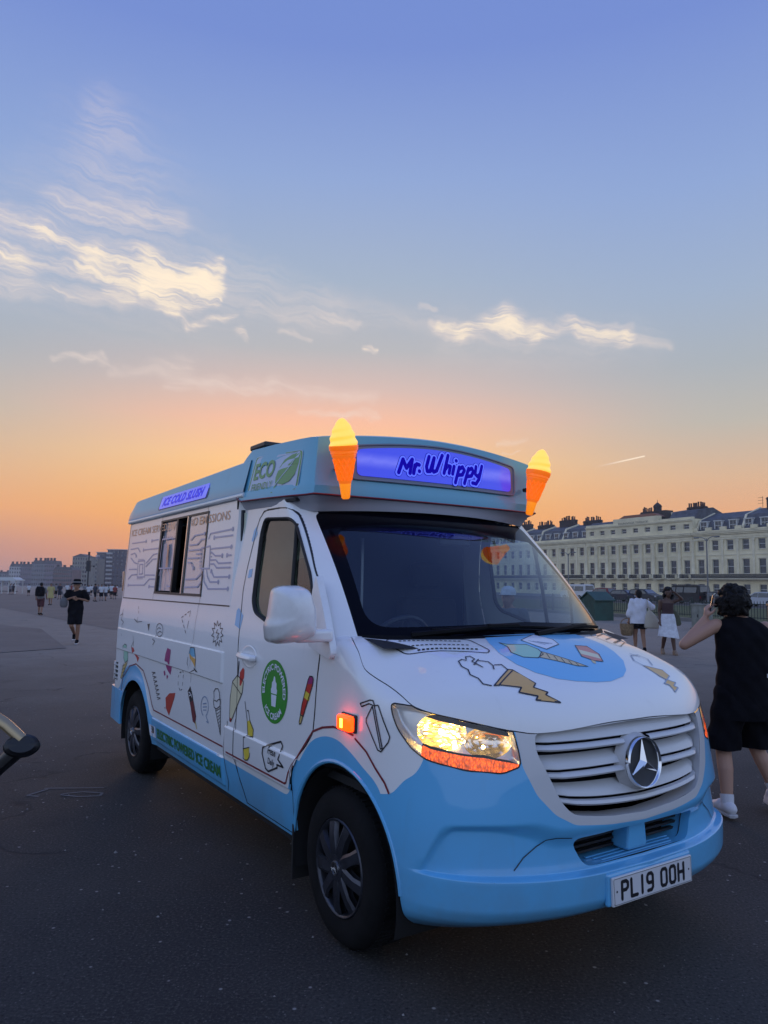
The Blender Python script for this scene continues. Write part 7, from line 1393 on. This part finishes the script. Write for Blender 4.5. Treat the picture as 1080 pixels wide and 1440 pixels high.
def person(name, label, loc, rz, J, skin_m, voxel, group, extra=None, scale=1.0):
    """J holds joint positions; returns the root, with the body as one surface"""
    o = empty(name, loc, rz, label=label, cat='person', group=group); o.scale = (scale,) * 3; b = MB(); p = J
    loft(b, p.get('torso', [(0, 0, .86, .155, .115), (0, 0, .95, .165, .12), (0, 0, 1.06, .135, .10), (0, 0, 1.18, .145, .105), (0, 0, 1.30, .17, .115), (0, 0, 1.38, .175, .10), (0, 0, 1.44, .10, .075), (0, 0, 1.47, .06, .06)]))
    caps(b, (p['head'][0] * .5, p['head'][1] * .4 - .012, 1.42), Vector(p['head']) + Vector((0, -.01, -.06)), .056, .052)
    head(b, p['head'], p.get('yaw', 0))
    for sd in 'LR':
        sh, el_, wr = (Vector(p[sd + k]) for k in ('sho', 'elb', 'wri')); caps(b, sh, el_, .052, .040); caps(b, el_, wr, .040, .026)
        hd = Vector(p.get(sd + 'hd', tuple((wr - el_).normalized()))); hand(b, wr, hd, p.get(sd + 'pn', (0, 1, 0)), 1.0, p.get(sd + 'curl', .55), 1 if sd == 'L' else -1)
        hp, kn, an, to = (Vector(p[sd + k]) for k in ('hip', 'kne', 'ank', 'toe')); caps(b, hp, kn, .088, .058); caps(b, kn, kn * .62 + an * .38 + Vector((0, -.012, 0)), .055, .056); caps(b, kn * .62 + an * .38 + Vector((0, -.012, 0)), an, .055, .036)
        hl_ = an + (an - to).normalized() * .03; hl_.z = to.z + .012; caps(b, hl_, to, .034, .028); caps(b, an, hl_, .036, .034)
    skin('body', b, skin_m, o, voxel, 3)
    return o
def J0(**k):
    d = dict(head=(0, .015, 1.585), Lsho=(-.185, 0, 1.385), Rsho=(.185, 0, 1.385), Lelb=(-.235, -.03, 1.10), Relb=(.235, -.03, 1.10), Lwri=(-.235, .07, .87), Rwri=(.235, .07, .87),
             Lhip=(-.09, 0, .88), Rhip=(.09, 0, .88), Lkne=(-.10, .02, .48), Rkne=(.10, .02, .48), Lank=(-.105, -.02, .08), Rank=(.105, -.02, .08), Ltoe=(-.115, .15, .03), Rtoe=(.115, .15, .03)); d.update(k); return d
def limb_cloth(b, pts, rs):
    for a, c, ra, rb in zip(pts[:-1], pts[1:], rs[:-1], rs[1:]): caps(b, a, c, ra, rb, 12)
HAIRB = mat('hair_black', (.006, .005, .005), .6, bump=(70, 1.0, .02), spec=.25); BLK = mat('black_cotton', (.006, .006, .009), .95, vary=.2, vscale=12, bump=(14, .5, .02), spec=.12); SHOE = mat('white_trainer', (.62, .62, .66), .6); SOCK = mat('white_sock', (.60, .61, .66), .9, bump=(80, .4, .003)); WHITEC = mat('white_cotton', (.62, .63, .70), .9, bump=(9, .6, .03)); SOLE = mat('shoe_sole', (.45, .45, .47), .7)
def shoe(root, an, to, m, sole):
    an, to = Vector(an), Vector(to); b = MB(); hl_ = an + (an - to).normalized() * .035; hl_.z = to.z + .02; caps(b, hl_ + Vector((0, 0, .01)), to + Vector((0, 0, .006)), .043, .038); caps(b, an + Vector((0, 0, .005)), hl_ + Vector((0, 0, .01)), .046, .046); caps(b, an * .55 + to * .45 + Vector((0, 0, .012)), to, .045, .036); skin('shoe', b, m, root, .008, 2)
    b = MB(); d = (to - hl_); d.z = 0; d.normalize(); sdv = Vector((-d.y, d.x, 0)); zb = hl_.z - .045
    pts = [hl_ - d * .05, hl_ - d * .035 + sdv * .036, hl_ * .5 + to * .5 + sdv * .036, to + sdv * .042, to + d * .045 + sdv * .02, to + d * .045 - sdv * .02, to - sdv * .042, hl_ * .5 + to * .5 - sdv * .036, hl_ - d * .035 - sdv * .036]
    b.prism([(q.x, q.y) for q in pts], zb, zb + .024, 'Z'); bevel(b.build('shoe_sole', [sole], root), .006)
# man on the phone beside the van
J = J0(head=(-.035, .03, 1.545), yaw=R(8), Lsho=(-.175, 0, 1.385), Lelb=(-.41, .03, 1.235), Lwri=(-.235, .045, 1.435), Lhd=(.30, .1, 1.0), Lpn=(1, .1, -.1), Lcurl=.7, Rsho=(.205, 0, 1.37), Relb=(.33, -.05, 1.13), Rwri=(.34, .12, .95),
       Lhip=(-.085, 0, .87), Lkne=(-.135, .03, .48), Lank=(-.165, -.075, .085), Ltoe=(-.185, .085, .045), Rhip=(.105, 0, .87), Rkne=(.145, .10, .49), Rank=(.245, .02, .17), Rtoe=(.275, .16, .07),
       torso=[(.01, 0, .86, .165, .12), (.01, 0, .95, .165, .125), (.01, 0, 1.06, .145, .11), (.01, 0, 1.18, .155, .115), (.01, 0, 1.30, .18, .12), (.01, 0, 1.37, .18, .10), (0, 0, 1.43, .11, .08), (-.01, 0, 1.46, .06, .06)])
man = person('person', 'person in black sleeveless top and shorts holding a phone to the ear, walking away', (2.70, 5.60, 0), R(2), J, SKIN, .009, None)
b = MB(); loft(b, [(.02, 0, .66, .215, .150), (.02, 0, .80, .215, .152), (.02, 0, .95, .20, .148), (.02, -.005, 1.10, .192, .142), (.02, -.005, 1.22, .20, .142), (.02, -.005, 1.31, .205, .138), (.015, -.005, 1.37, .20, .118), (.01, 0, 1.42, .15, .095), (-.005, 0, 1.455, .085, .078)]); skin('vest', b, BLK, man, .011, 4, cut=[((0, 0, .70), (0, 0, -1)), ((0, 0, 1.452), (0, 0, 1))], disp=lambda c: .007 * math.sin(c.z * 34 + c.x * 18) * math.sin(c.x * 31 + c.z * 9))
b = MB(); loft(b, [(.02, 0, .70, .205, .150), (.02, 0, .80, .20, .148), (.02, 0, .90, .185, .14)]); 
for sd, kx in (('L', -1), ('R', 1)):
    h_, k_ = Vector(J[sd + 'hip']), Vector(J[sd + 'kne']); loft_pts = [h_, h_ * .5 + k_ * .5, k_ * .98 + h_ * .02]; limb_cloth(b, [tuple(q) for q in loft_pts], [.118, .118, .124])
skin('shorts', b, BLK, man, .011, 3, cut=[((0, 0, .475), (0, 0, -1))], disp=lambda c: .006 * math.sin(c.z * 30 + c.x * 40))
for sd in 'LR':
    a = Vector(J[sd + 'ank']); b = MB(); k_ = Vector(J[sd + 'kne']); caps(b, a + Vector((0, 0, .0)), a * .78 + k_ * .22, .044, .050); skin('sock', b, SOCK, man, .008, 2, cut=[(tuple(a * .80 + k_ * .20), tuple((k_ - a).normalized()))]); shoe(man, J[sd + 'ank'], J[sd + 'toe'], SHOE, SOLE)
b = MB()
for k in range(430):
    th, ph_ = random.uniform(0, 2 * math.pi), math.acos(random.uniform(-.75, 1)); d = Vector((math.sin(ph_) * math.cos(th), math.sin(ph_) * math.sin(th), math.cos(ph_)))
    if d.y > .35 and d.z < .35: continue
    ro = random.uniform(.96, 1.18); q = Vector(J['head']) + Vector((0, -.022, .014)) + Vector((d.x * .104 * ro, d.y * .118 * ro, d.z * .115 * ro)); ell(b, tuple(q), (random.uniform(.012, .022),) * 3, 7)
ell(b, tuple(Vector(J['head']) + Vector((0, -.03, .010))), (.102, .112, .113)); skin('hair', b, HAIRB, man, .0065, 0)
b = MB(); b.box(-.003, .003, -.012, .012, -.014, .014); tg = b.build('vest_tag', [SHOE], man); tg.location = (.135, -.145, 1.03); tg.rotation_euler = (0, 0, R(90)); 
# phone
hw_ = Vector(J['Lwri']) + Vector((.30, .1, 1.0)).normalized() * .095
b = MB(); b.box(-.005, .005, -.036, .036, -.075, .075); ph_o = bevel(b.build('mobile_phone', [mat('phone_black', (.01, .01, .012), .15, coat=1)], None, label='black mobile phone held to the ear by the person in black', cat='phone'), .006); 
pw = Matrix.Translation((2.70, 5.60, 0)) @ Matrix.Rotation(R(2), 4, 'Z') @ Vector((hw_.x + .030, hw_.y - .01, hw_.z + .022)); ph_o.location = pw; ph_o.rotation_euler = (R(12), R(14), R(-35))

# two walkers by the railing
J = J0(head=(0, .02, 1.50), torso=[(0, 0, .80, .15, .11), (0, 0, .90, .165, .12), (0, 0, 1.0, .125, .095), (0, 0, 1.12, .135, .10), (0, 0, 1.24, .155, .105), (0, 0, 1.32, .16, .09), (0, 0, 1.38, .09, .07), (0, 0, 1.41, .055, .055)], Lsho=(-.165, 0, 1.315), Rsho=(.165, 0, 1.315), Lelb=(-.23, -.02, 1.05), Lwri=(-.25, .02, .80), Relb=(.33, .03, 1.16), Rwri=(.42, .18, 1.20), Lkne=(-.09, .06, .46), Rkne=(.09, -.02, .46), Lank=(-.09, .06, .08), Ltoe=(-.10, .22, .03), Rank=(.09, -.16, .10), Rtoe=(.10, -.03, .03), Lhip=(-.085, 0, .83), Rhip=(.085, 0, .83))
wk = person('person', 'person in a loose white shirt and black shorts seen from behind by the railing', (6.70, 19.3, 0), R(-6), J, SKIN_T, .016, 'people walking by the railing')
b = MB(); loft(b, [(0, 0, .70, .235, .155), (0, 0, .85, .235, .155), (0, 0, 1.05, .205, .145), (0, 0, 1.20, .20, .14), (0, 0, 1.30, .195, .115), (0, 0, 1.36, .12, .09), (0, 0, 1.40, .07, .07)]); limb_cloth(b, [J['Lsho'], J['Lelb'], (-.24, 0, .95)], [.075, .085, .085]); limb_cloth(b, [J['Rsho'], J['Relb'], (.38, .11, 1.18)], [.075, .082, .075]); skin('shirt', b, WHITEC, wk, .016, 3, cut=[((0, 0, .74), (0, 0, -1))], disp=lambda c: .010 * math.sin(c.z * 22 + c.x * 14) * math.sin(c.x * 26))
b = MB(); loft(b, [(0, 0, .66, .19, .13), (0, 0, .90, .175, .125)]); limb_cloth(b, [J['Lhip'], (-.09, .03, .62)], [.11, .105]); limb_cloth(b, [J['Rhip'], (.09, -.01, .62)], [.11, .105]); skin('shorts', b, BLK, wk, .016, 3, cut=[((0, 0, .60), (0, 0, -1))])
b = MB(); ell(b, (0, -.015, 1.525), (.090, .108, .105)); ell(b, (0, -.06, 1.47), (.07, .06, .08)); skin('hair', b, HAIRB, wk, .014, 2)
for sd in 'LR': shoe(wk, J[sd + 'ank'], J[sd + 'toe'], BLK, SOLE)
tb = empty('tote_bag', (6.98, 19.15, 0), R(-6), label='cream canvas tote bag on the shoulder of the person in white', cat='bag'); CV = mat('canvas_cream', (.44, .40, .33), .9, bump=(40, .5, .01))
b = MB(); loft(b, [(0, 0, .62, .17, .06), (.0, 0, .66, .20, .085), (0, 0, .80, .19, .085), (-.03, 0, .96, .13, .065), (-.06, 0, 1.08, .05, .04)]); skin('pouch', b, CV, tb, .016, 3); b = MB(); b.tube([(-.06, -.0, 1.05), (-.09, 0, 1.20), (-.105, .03, 1.36), (-.10, .09, 1.37), (-.04, .09, 1.15), (-.02, .05, 1.0)], .016, 6, flat=.5); b.build('strap', [CV], tb, smooth=True)
bs = empty('basket', (6.40, 19.35, .42), 0, label='round woven basket carried low by the person in white', cat='basket'); WV = mat('woven_straw', (.22, .15, .085), .9, bump=(60, 1.0, .01), vary=.3, vscale=20)
b = MB(); b.lathe([(.12, 0), (.155, .05), (.175, .18), (.18, .30), (.165, .30), (.155, .05), (.11, .02)], 20); b.build('bowl', [WV], bs, smooth=True); b = MB(); b.tube([(.16 * math.cos(a), 0, .30 + .14 * math.sin(a)) for a in np.linspace(0, math.pi, 10)], .012, 6); b.build('handle', [WV], bs, smooth=True)
J = J0(head=(-.02, .03, 1.54), yaw=R(12), torso=[(0, 0, .84, .16, .12), (0, 0, .93, .165, .12), (0, 0, 1.04, .12, .095), (0, 0, 1.16, .135, .10), (0, 0, 1.26, .15, .115), (0, 0, 1.34, .15, .085), (0, 0, 1.40, .08, .065), (0, 0, 1.43, .05, .05)], Lsho=(-.16, 0, 1.335), Rsho=(.16, 0, 1.335), Lelb=(-.33, .08, 1.40), Lwri=(-.13, .20, 1.57), Lhd=(1, .05, .25), Lpn=(0, 0, -1), Relb=(.20, -.03, 1.07), Rwri=(.20, .04, .84), Lkne=(-.09, .10, .47), Lank=(-.12, .12, .09), Ltoe=(-.13, .26, .03), Rkne=(.09, .04, .47), Rank=(.11, -.14, .13), Rtoe=(.12, .0, .035))
wm = person('person', 'person in a brown top and white skirt shading the eyes with one hand', (7.22, 18.7, 0), R(180 - 8), J, SKIN_D, .016, 'people walking by the railing')
BRN = mat('brown_jersey', (.050, .026, .028), .85); SKT = mat('white_skirt_stripe', (.60, .62, .68), .9, bump=(18, .8, .03), vary=.14, vscale=9)
b = MB(); loft(b, [(0, 0, .98, .155, .12), (0, 0, 1.08, .14, .11), (0, 0, 1.20, .148, .12), (0, 0, 1.30, .155, .115)]); skin('top', b, BRN, wm, .016, 3, cut=[((0, 0, 1.29), (0, 0, 1))])
b = MB(); loft(b, [(0, .02, .40, .26, .21), (0, .02, .55, .235, .19), (0, 0, .75, .205, .16), (0, 0, .92, .185, .145), (0, 0, 1.04, .15, .12)]); skin('skirt', b, SKT, wm, .016, 3, cut=[((0, 0, .44), (.12, 0, -1)), ((0, 0, 1.02), (0, 0, 1))], disp=lambda c: .012 * math.sin(math.atan2(c.y, c.x) * 11 + c.z * 5) * max(0, 1.0 - c.z))
b = MB()
for k in range(70):
    th, ph_ = random.uniform(0, 6.28), math.acos(random.uniform(-1, 1)); d = Vector((math.sin(ph_) * math.cos(th), math.sin(ph_) * math.sin(th), math.cos(ph_)))
    if d.y > .25 and d.z < .5: continue
    ell(b, (-.02 + d.x * .11, .0 + d.y * .12, 1.55 + d.z * .13 - (.05 if d.z < 0 else 0)), (.038,) * 3, 8)
ell(b, (-.02, -.03, 1.55), (.10, .10, .11)); skin('hair', b, HAIRB, wm, .015, 1)
for sd in 'LR': shoe(wm, J[sd + 'ank'], J[sd + 'toe'], mat('tan_sandal', (.20, .14, .10), .7), mat('tan_sandal'))
sb = empty('shoulder_bag', (7.47, 18.80, .72), R(172), label='olive shoulder bag behind the person in the white skirt', cat='bag'); OL = mat('olive_canvas', (.075, .078, .050), .9)
b = MB(); loft(b, [(0, 0, 0, .10, .06), (0, 0, .05, .13, .075), (0.02, 0, .25, .11, .065), (.05, 0, .38, .05, .04)]); skin('pouch', b, OL, sb, .016, 3); b = MB(); b.tube([(.05, 0, .34), (.09, .02, .50), (.10, .02, .63)], .014, 6); b.build('strap', [OL], sb, smooth=True)

# walker coming along the promenade, and one going away
J = J0(head=(0, .03, 1.56), Lelb=(-.30, .02, 1.16), Lwri=(-.09, .20, 1.22), Lhd=(1, .1, .1), Relb=(.30, .02, 1.16), Rwri=(.09, .20, 1.24), Rhd=(-1, .1, .2), Lkne=(-.09, .07, .48), Lank=(-.07, -.02, .09), Ltoe=(-.08, .13, .03), Rkne=(.07, .14, .50), Rank=(.03, -.20, .26), Rtoe=(.03, -.13, .12))
w2 = person('person', 'person in black T-shirt, shorts and bucket hat walking towards the van', (-8.30, 20.0, float(gz(-8.3, 20))), R(180 + 14), J, SKIN_T, .016, None)
b = MB(); loft(b, [(0, 0, .78, .205, .15), (0, 0, .95, .20, .15), (0, 0, 1.15, .185, .135), (0, 0, 1.30, .20, .135), (0, 0, 1.38, .19, .11), (0, 0, 1.44, .10, .08), (0, 0, 1.465, .07, .07)]); limb_cloth(b, [J['Lsho'], (-.275, .01, 1.22)], [.075, .085]); limb_cloth(b, [J['Rsho'], (.275, .01, 1.22)], [.075, .085]); skin('t_shirt', b, BLK, w2, .016, 3, cut=[((0, 0, .80), (0, 0, -1))], disp=lambda c: .007 * math.sin(c.z * 25 + c.x * 20))
b = MB(); loft(b, [(0, 0, .72, .19, .14), (0, 0, .92, .18, .13)]); limb_cloth(b, [J['Lhip'], (-.09, .06, .56)], [.105, .100]); limb_cloth(b, [J['Rhip'], (.08, .11, .56)], [.105, .100]); skin('shorts', b, BLK, w2, .016, 3, cut=[((0, 0, .53), (0, 0, -1))])
b = MB(); b.lathe([(.155, 1.605), (.10, 1.65), (.095, 1.72), (.07, 1.745), (0, 1.75)], 20, M=Matrix.Translation((0, .015, 0))); b.build('bucket_hat', [BLK], w2, smooth=True); b = MB(); b.lathe([(.1005, 1.652), (.0985, 1.675)], 20, M=Matrix.Translation((0, .015, 0))); b.build('hat_band', [mat('hat_band_grey', (.25, .25, .26), .8)], w2, smooth=True)
b = MB(); ell(b, (0, -.02, 1.56), (.086, .095, .09)); skin('hair', b, HAIRB, w2, .016, 1)
for sd in 'LR': shoe(w2, J[sd + 'ank'], J[sd + 'toe'], BLK, SHOE)
sg = empty('sling_bag', (-8.56, 19.83, float(gz(-8.3, 20)) + .98), R(190), label='grey sling bag against the chest of the person in the bucket hat', cat='bag'); b = MB(); loft(b, [(0, 0, 0, .07, .05), (0, 0, .06, .10, .07), (0, 0, .18, .10, .07), (0, 0, .26, .05, .04)]); skin('pouch', b, mat('grey_nylon', (.12, .12, .13), .8), sg, .016, 2); b = MB(); b.tube([(0, 0, .24), (.04, -.02, .36), (.10, -.06, .46)], .018, 6); b.build('strap', [mat('grey_nylon')], sg, smooth=True)
def walker(name, label, px, py, rz, J, skin_m, top, bottom, legs, group, hair=True, dress=False, height=1.7, voxel=.028, extra=None, x=None, y=None):
    if x is None:
        r = (px - 540) / 1030.24; u = -(py - 720) / 1030.24; r, u = r * math.cos(ROLL) - u * math.sin(ROLL), r * math.sin(ROLL) + u * math.cos(ROLL); d = Vector((r, math.cos(PITCH) - u * math.sin(PITCH), math.sin(PITCH) + u * math.cos(PITCH)))
        t_ = 10.0
        for _ in range(40): t_ = (float(gz(d.x * t_, d.y * t_)) - CAM_H) / d.z
        x, y = d.x * t_, d.y * t_
    z0 = float(gz(x, y)); o = person(name, label, (x, y, z0), rz, J, skin_m, voxel, group, scale=height / 1.72)
    b = MB(); loft(b, [(0, 0, .84 if not dress else .55, .19 if not dress else .25, .14 if not dress else .2), (0, 0, .95, .19, .14), (0, 0, 1.15, .175, .13), (0, 0, 1.30, .195, .13), (0, 0, 1.38, .185, .105), (0, 0, 1.45, .09, .08)])
    limb_cloth(b, [J['Lsho'], tuple(Vector(J['Lsho']) * .35 + Vector(J['Lelb']) * .65)], [.07, .075]); limb_cloth(b, [J['Rsho'], tuple(Vector(J['Rsho']) * .35 + Vector(J['Relb']) * .65)], [.07, .075]); skin('dress' if dress else 'shirt', b, top, o, voxel * .9, 2)
    if not dress:
        b = MB(); loft(b, [(0, 0, .76, .18, .135), (0, 0, .92, .175, .13)])
        for sd in 'LR': limb_cloth(b, [J[sd + 'hip'], tuple(Vector(J[sd + 'hip']) * (1 - legs) + Vector(J[sd + 'kne']) * legs)] + ([tuple(Vector(J[sd + 'kne']) * .3 + Vector(J[sd + 'ank']) * .7)] if legs >= 1 else []), [.11, .10] + ([.075] if legs >= 1 else [])); 
        skin('shorts' if legs < 1 else 'trousers', b, bottom, o, voxel * .9, 2)
    if hair: b = MB(); ell(b, tuple(Vector(J['head']) + Vector((0, -.02, .025))), (.09, .105, .10)); skin('hair', b, hair if not isinstance(hair, bool) else HAIRB, o, voxel * .8, 1)
    for sd in 'LR':
        b = MB(); an, to = Vector(J[sd + 'ank']), Vector(J[sd + 'toe']); caps(b, an + (an - to).normalized() * .03 - Vector((0, 0, .03)), to, .045, .04); b.build('shoe', [BLK], o, smooth=True)
    return o
def stride(f, arm=.2):
    return J0(Lkne=(-.09, .02 + .16 * f, .49), Lank=(-.09, .22 * f, .10), Ltoe=(-.10, .22 * f + .15, .03), Rkne=(.09, .02 - .06 * f, .48), Rank=(.09, -.25 * f, .11), Rtoe=(.10, -.25 * f + .14, .03), Lelb=(-.24, -.12 * f, 1.10), Lwri=(-.24, -.10 * f + .06, .88), Relb=(.24, .10 * f, 1.10), Rwri=(.24, .24 * f + .05, .90))
bp1 = walker('person', 'person with a big black backpack and dark red shorts walking away along the promenade', 56, 865, R(8), stride(.5), SKIN_T, mat('grey_vest', (.16, .16, .17), .9), mat('plaid_red', (.075, .022, .028), .9, vary=.5, vscale=14), .95, None, voxel=.022)
bb_ = bp1.location; bk = empty('backpack', (bb_.x + .03, bb_.y - .20, bb_.z + .98), R(8), label='big black backpack on the person in dark red shorts', cat='backpack'); b = MB(); loft(b, [(0, 0, 0, .20, .11), (0, 0, .06, .24, .15), (0, 0, .36, .23, .14), (0, 0, .50, .16, .09)]); skin('pack', b, BLK, bk, .02, 3); b = MB(); b.box(-.12, .12, -.165, -.13, .06, .26); bevel(b.build('pocket', [BLK], bk), .02)
walker('person', 'person in a long pale yellow dress beyond the backpacker', 70.5, 851, R(190), stride(.4), SKIN_T, mat('yellow_linen', (.42, .36, .15), .9), None, .5, None, dress=True, voxel=.026)
# strollers far down the promenade
cols = {'white': mat('far_white_top', (.55, .56, .60), .9), 'navy': mat('far_navy_top', (.02, .022, .04), .9), 'red': mat('far_red_top', (.22, .04, .035), .9), 'grey': mat('far_grey_top', (.18, .18, .20), .9), 'teal': mat('far_teal_top', (.06, .14, .15), .9)}
CR = [(133, 846, 'navy', 'black', 0), (142, 845, 'white', 'black', 1), (148, 845, 'white', 'navy', 0), (156.5, 842, 'white', 'black', 1), (161, 843, 'red', 'black', 0), (124, 842, 'white', 'navy', 1), (119, 839, 'grey', 'black', 0), (83.5, 843, 'navy', 'navy', 1), (78, 841, 'grey', 'black', 0), (94, 838, 'white', 'black', 1), (100, 837, 'red', 'navy', 0), (128, 838, 'white', 'black', 0), (138, 838.5, 'grey', 'navy', 1), (152.5, 838.5, 'teal', 'black', 0), (164, 838, 'white', 'navy', 1), (18, 836, 'navy', 'black', 0), (14, 836.5, 'grey', 'navy', 1), (40, 838, 'white', 'black', 0)]
WORDS = {'white': 'white top', 'navy': 'navy top', 'red': 'red top', 'grey': 'grey top', 'teal': 'teal top'}
protos = {}
for k, (px, py, tp_, bt, fc_) in enumerate(CR):
    lab = 'person in a %s and %s shorts %s among the far strollers' % (WORDS[tp_], bt, ('walking away', 'walking nearer')[fc_])
    key = (tp_, fc_, bt)
    if key not in protos: protos[key] = walker('person', lab, px, py, R(180 * fc_ + random.uniform(-40, 40)), stride(random.choice([-.6, .5, .7])), SKIN_T, cols[tp_], BLK if bt == 'black' else cols['navy'], .9, 'far strollers on the promenade', voxel=.04, height=random.uniform(1.6, 1.78))
    else:
        src = protos[key]; r = (px - 540) / 1030.24; u = -(py - 720) / 1030.24; r, u = r * math.cos(ROLL) - u * math.sin(ROLL), r * math.sin(ROLL) + u * math.cos(ROLL); d = Vector((r, math.cos(PITCH) - u * math.sin(PITCH), math.sin(PITCH) + u * math.cos(PITCH))); t_ = 10.0
        for _ in range(40): t_ = (float(gz(d.x * t_, d.y * t_)) - CAM_H) / d.z
        s_ = random.uniform(.93, 1.03); copy_tree(src, None, (d.x * t_, d.y * t_, float(gz(d.x * t_, d.y * t_))), R(180 * fc_ + random.uniform(-60, 60)), (s_,) * 3)
# onlooker in a white cap beyond the van's cab
on = walker('person', 'person in a white cap standing beyond the cab, seen through the windscreen', 0, 0, R(150), J0(head=(0, .03, 1.56)), SKIN_T, mat('grey_polo', (.10, .11, .13), .9), BLK, 1.0, None, hair=False, voxel=.018, x=1.52, y=8.9, height=1.66)
b = MB(); b.lathe([(.094, 1.605), (.097, 1.63), (.085, 1.68), (.05, 1.712), (0, 1.72)], 20, M=Matrix.Translation((0, .01, 0)) @ Matrix.Diagonal((1, 1.12, 1, 1))); b.prism([(-.085, .06), (-.07, .15), (0, .19), (.07, .15), (.085, .06)], 1.607, 1.615, 'Z'); b.build('cap', [WHITEC], on, smooth=True)

# ---------------------------------------------------------------- sea air: thin even haze
HAZE_D = .00034
b = MB(); b.box(-420, 160, -12, 760, -8.0, 40.0); hz = b.build('haze', [], None, kind='stuff', label='thin blue sea haze over the promenade', cat='haze')
hm = bpy.data.materials.new('sea_haze'); hm.use_nodes = True; hm.node_tree.nodes.clear(); q = NT(hm.node_tree)
vv = q.n('ShaderNodeVolumePrincipled', i_Density=HAZE_D, i_Anisotropy=.15); vv.inputs['Color'].default_value = (.86, .88, .95, 1); q.L(vv.outputs[0], q.n('ShaderNodeOutputMaterial').inputs['Volume']); hz.data.materials.append(hm)
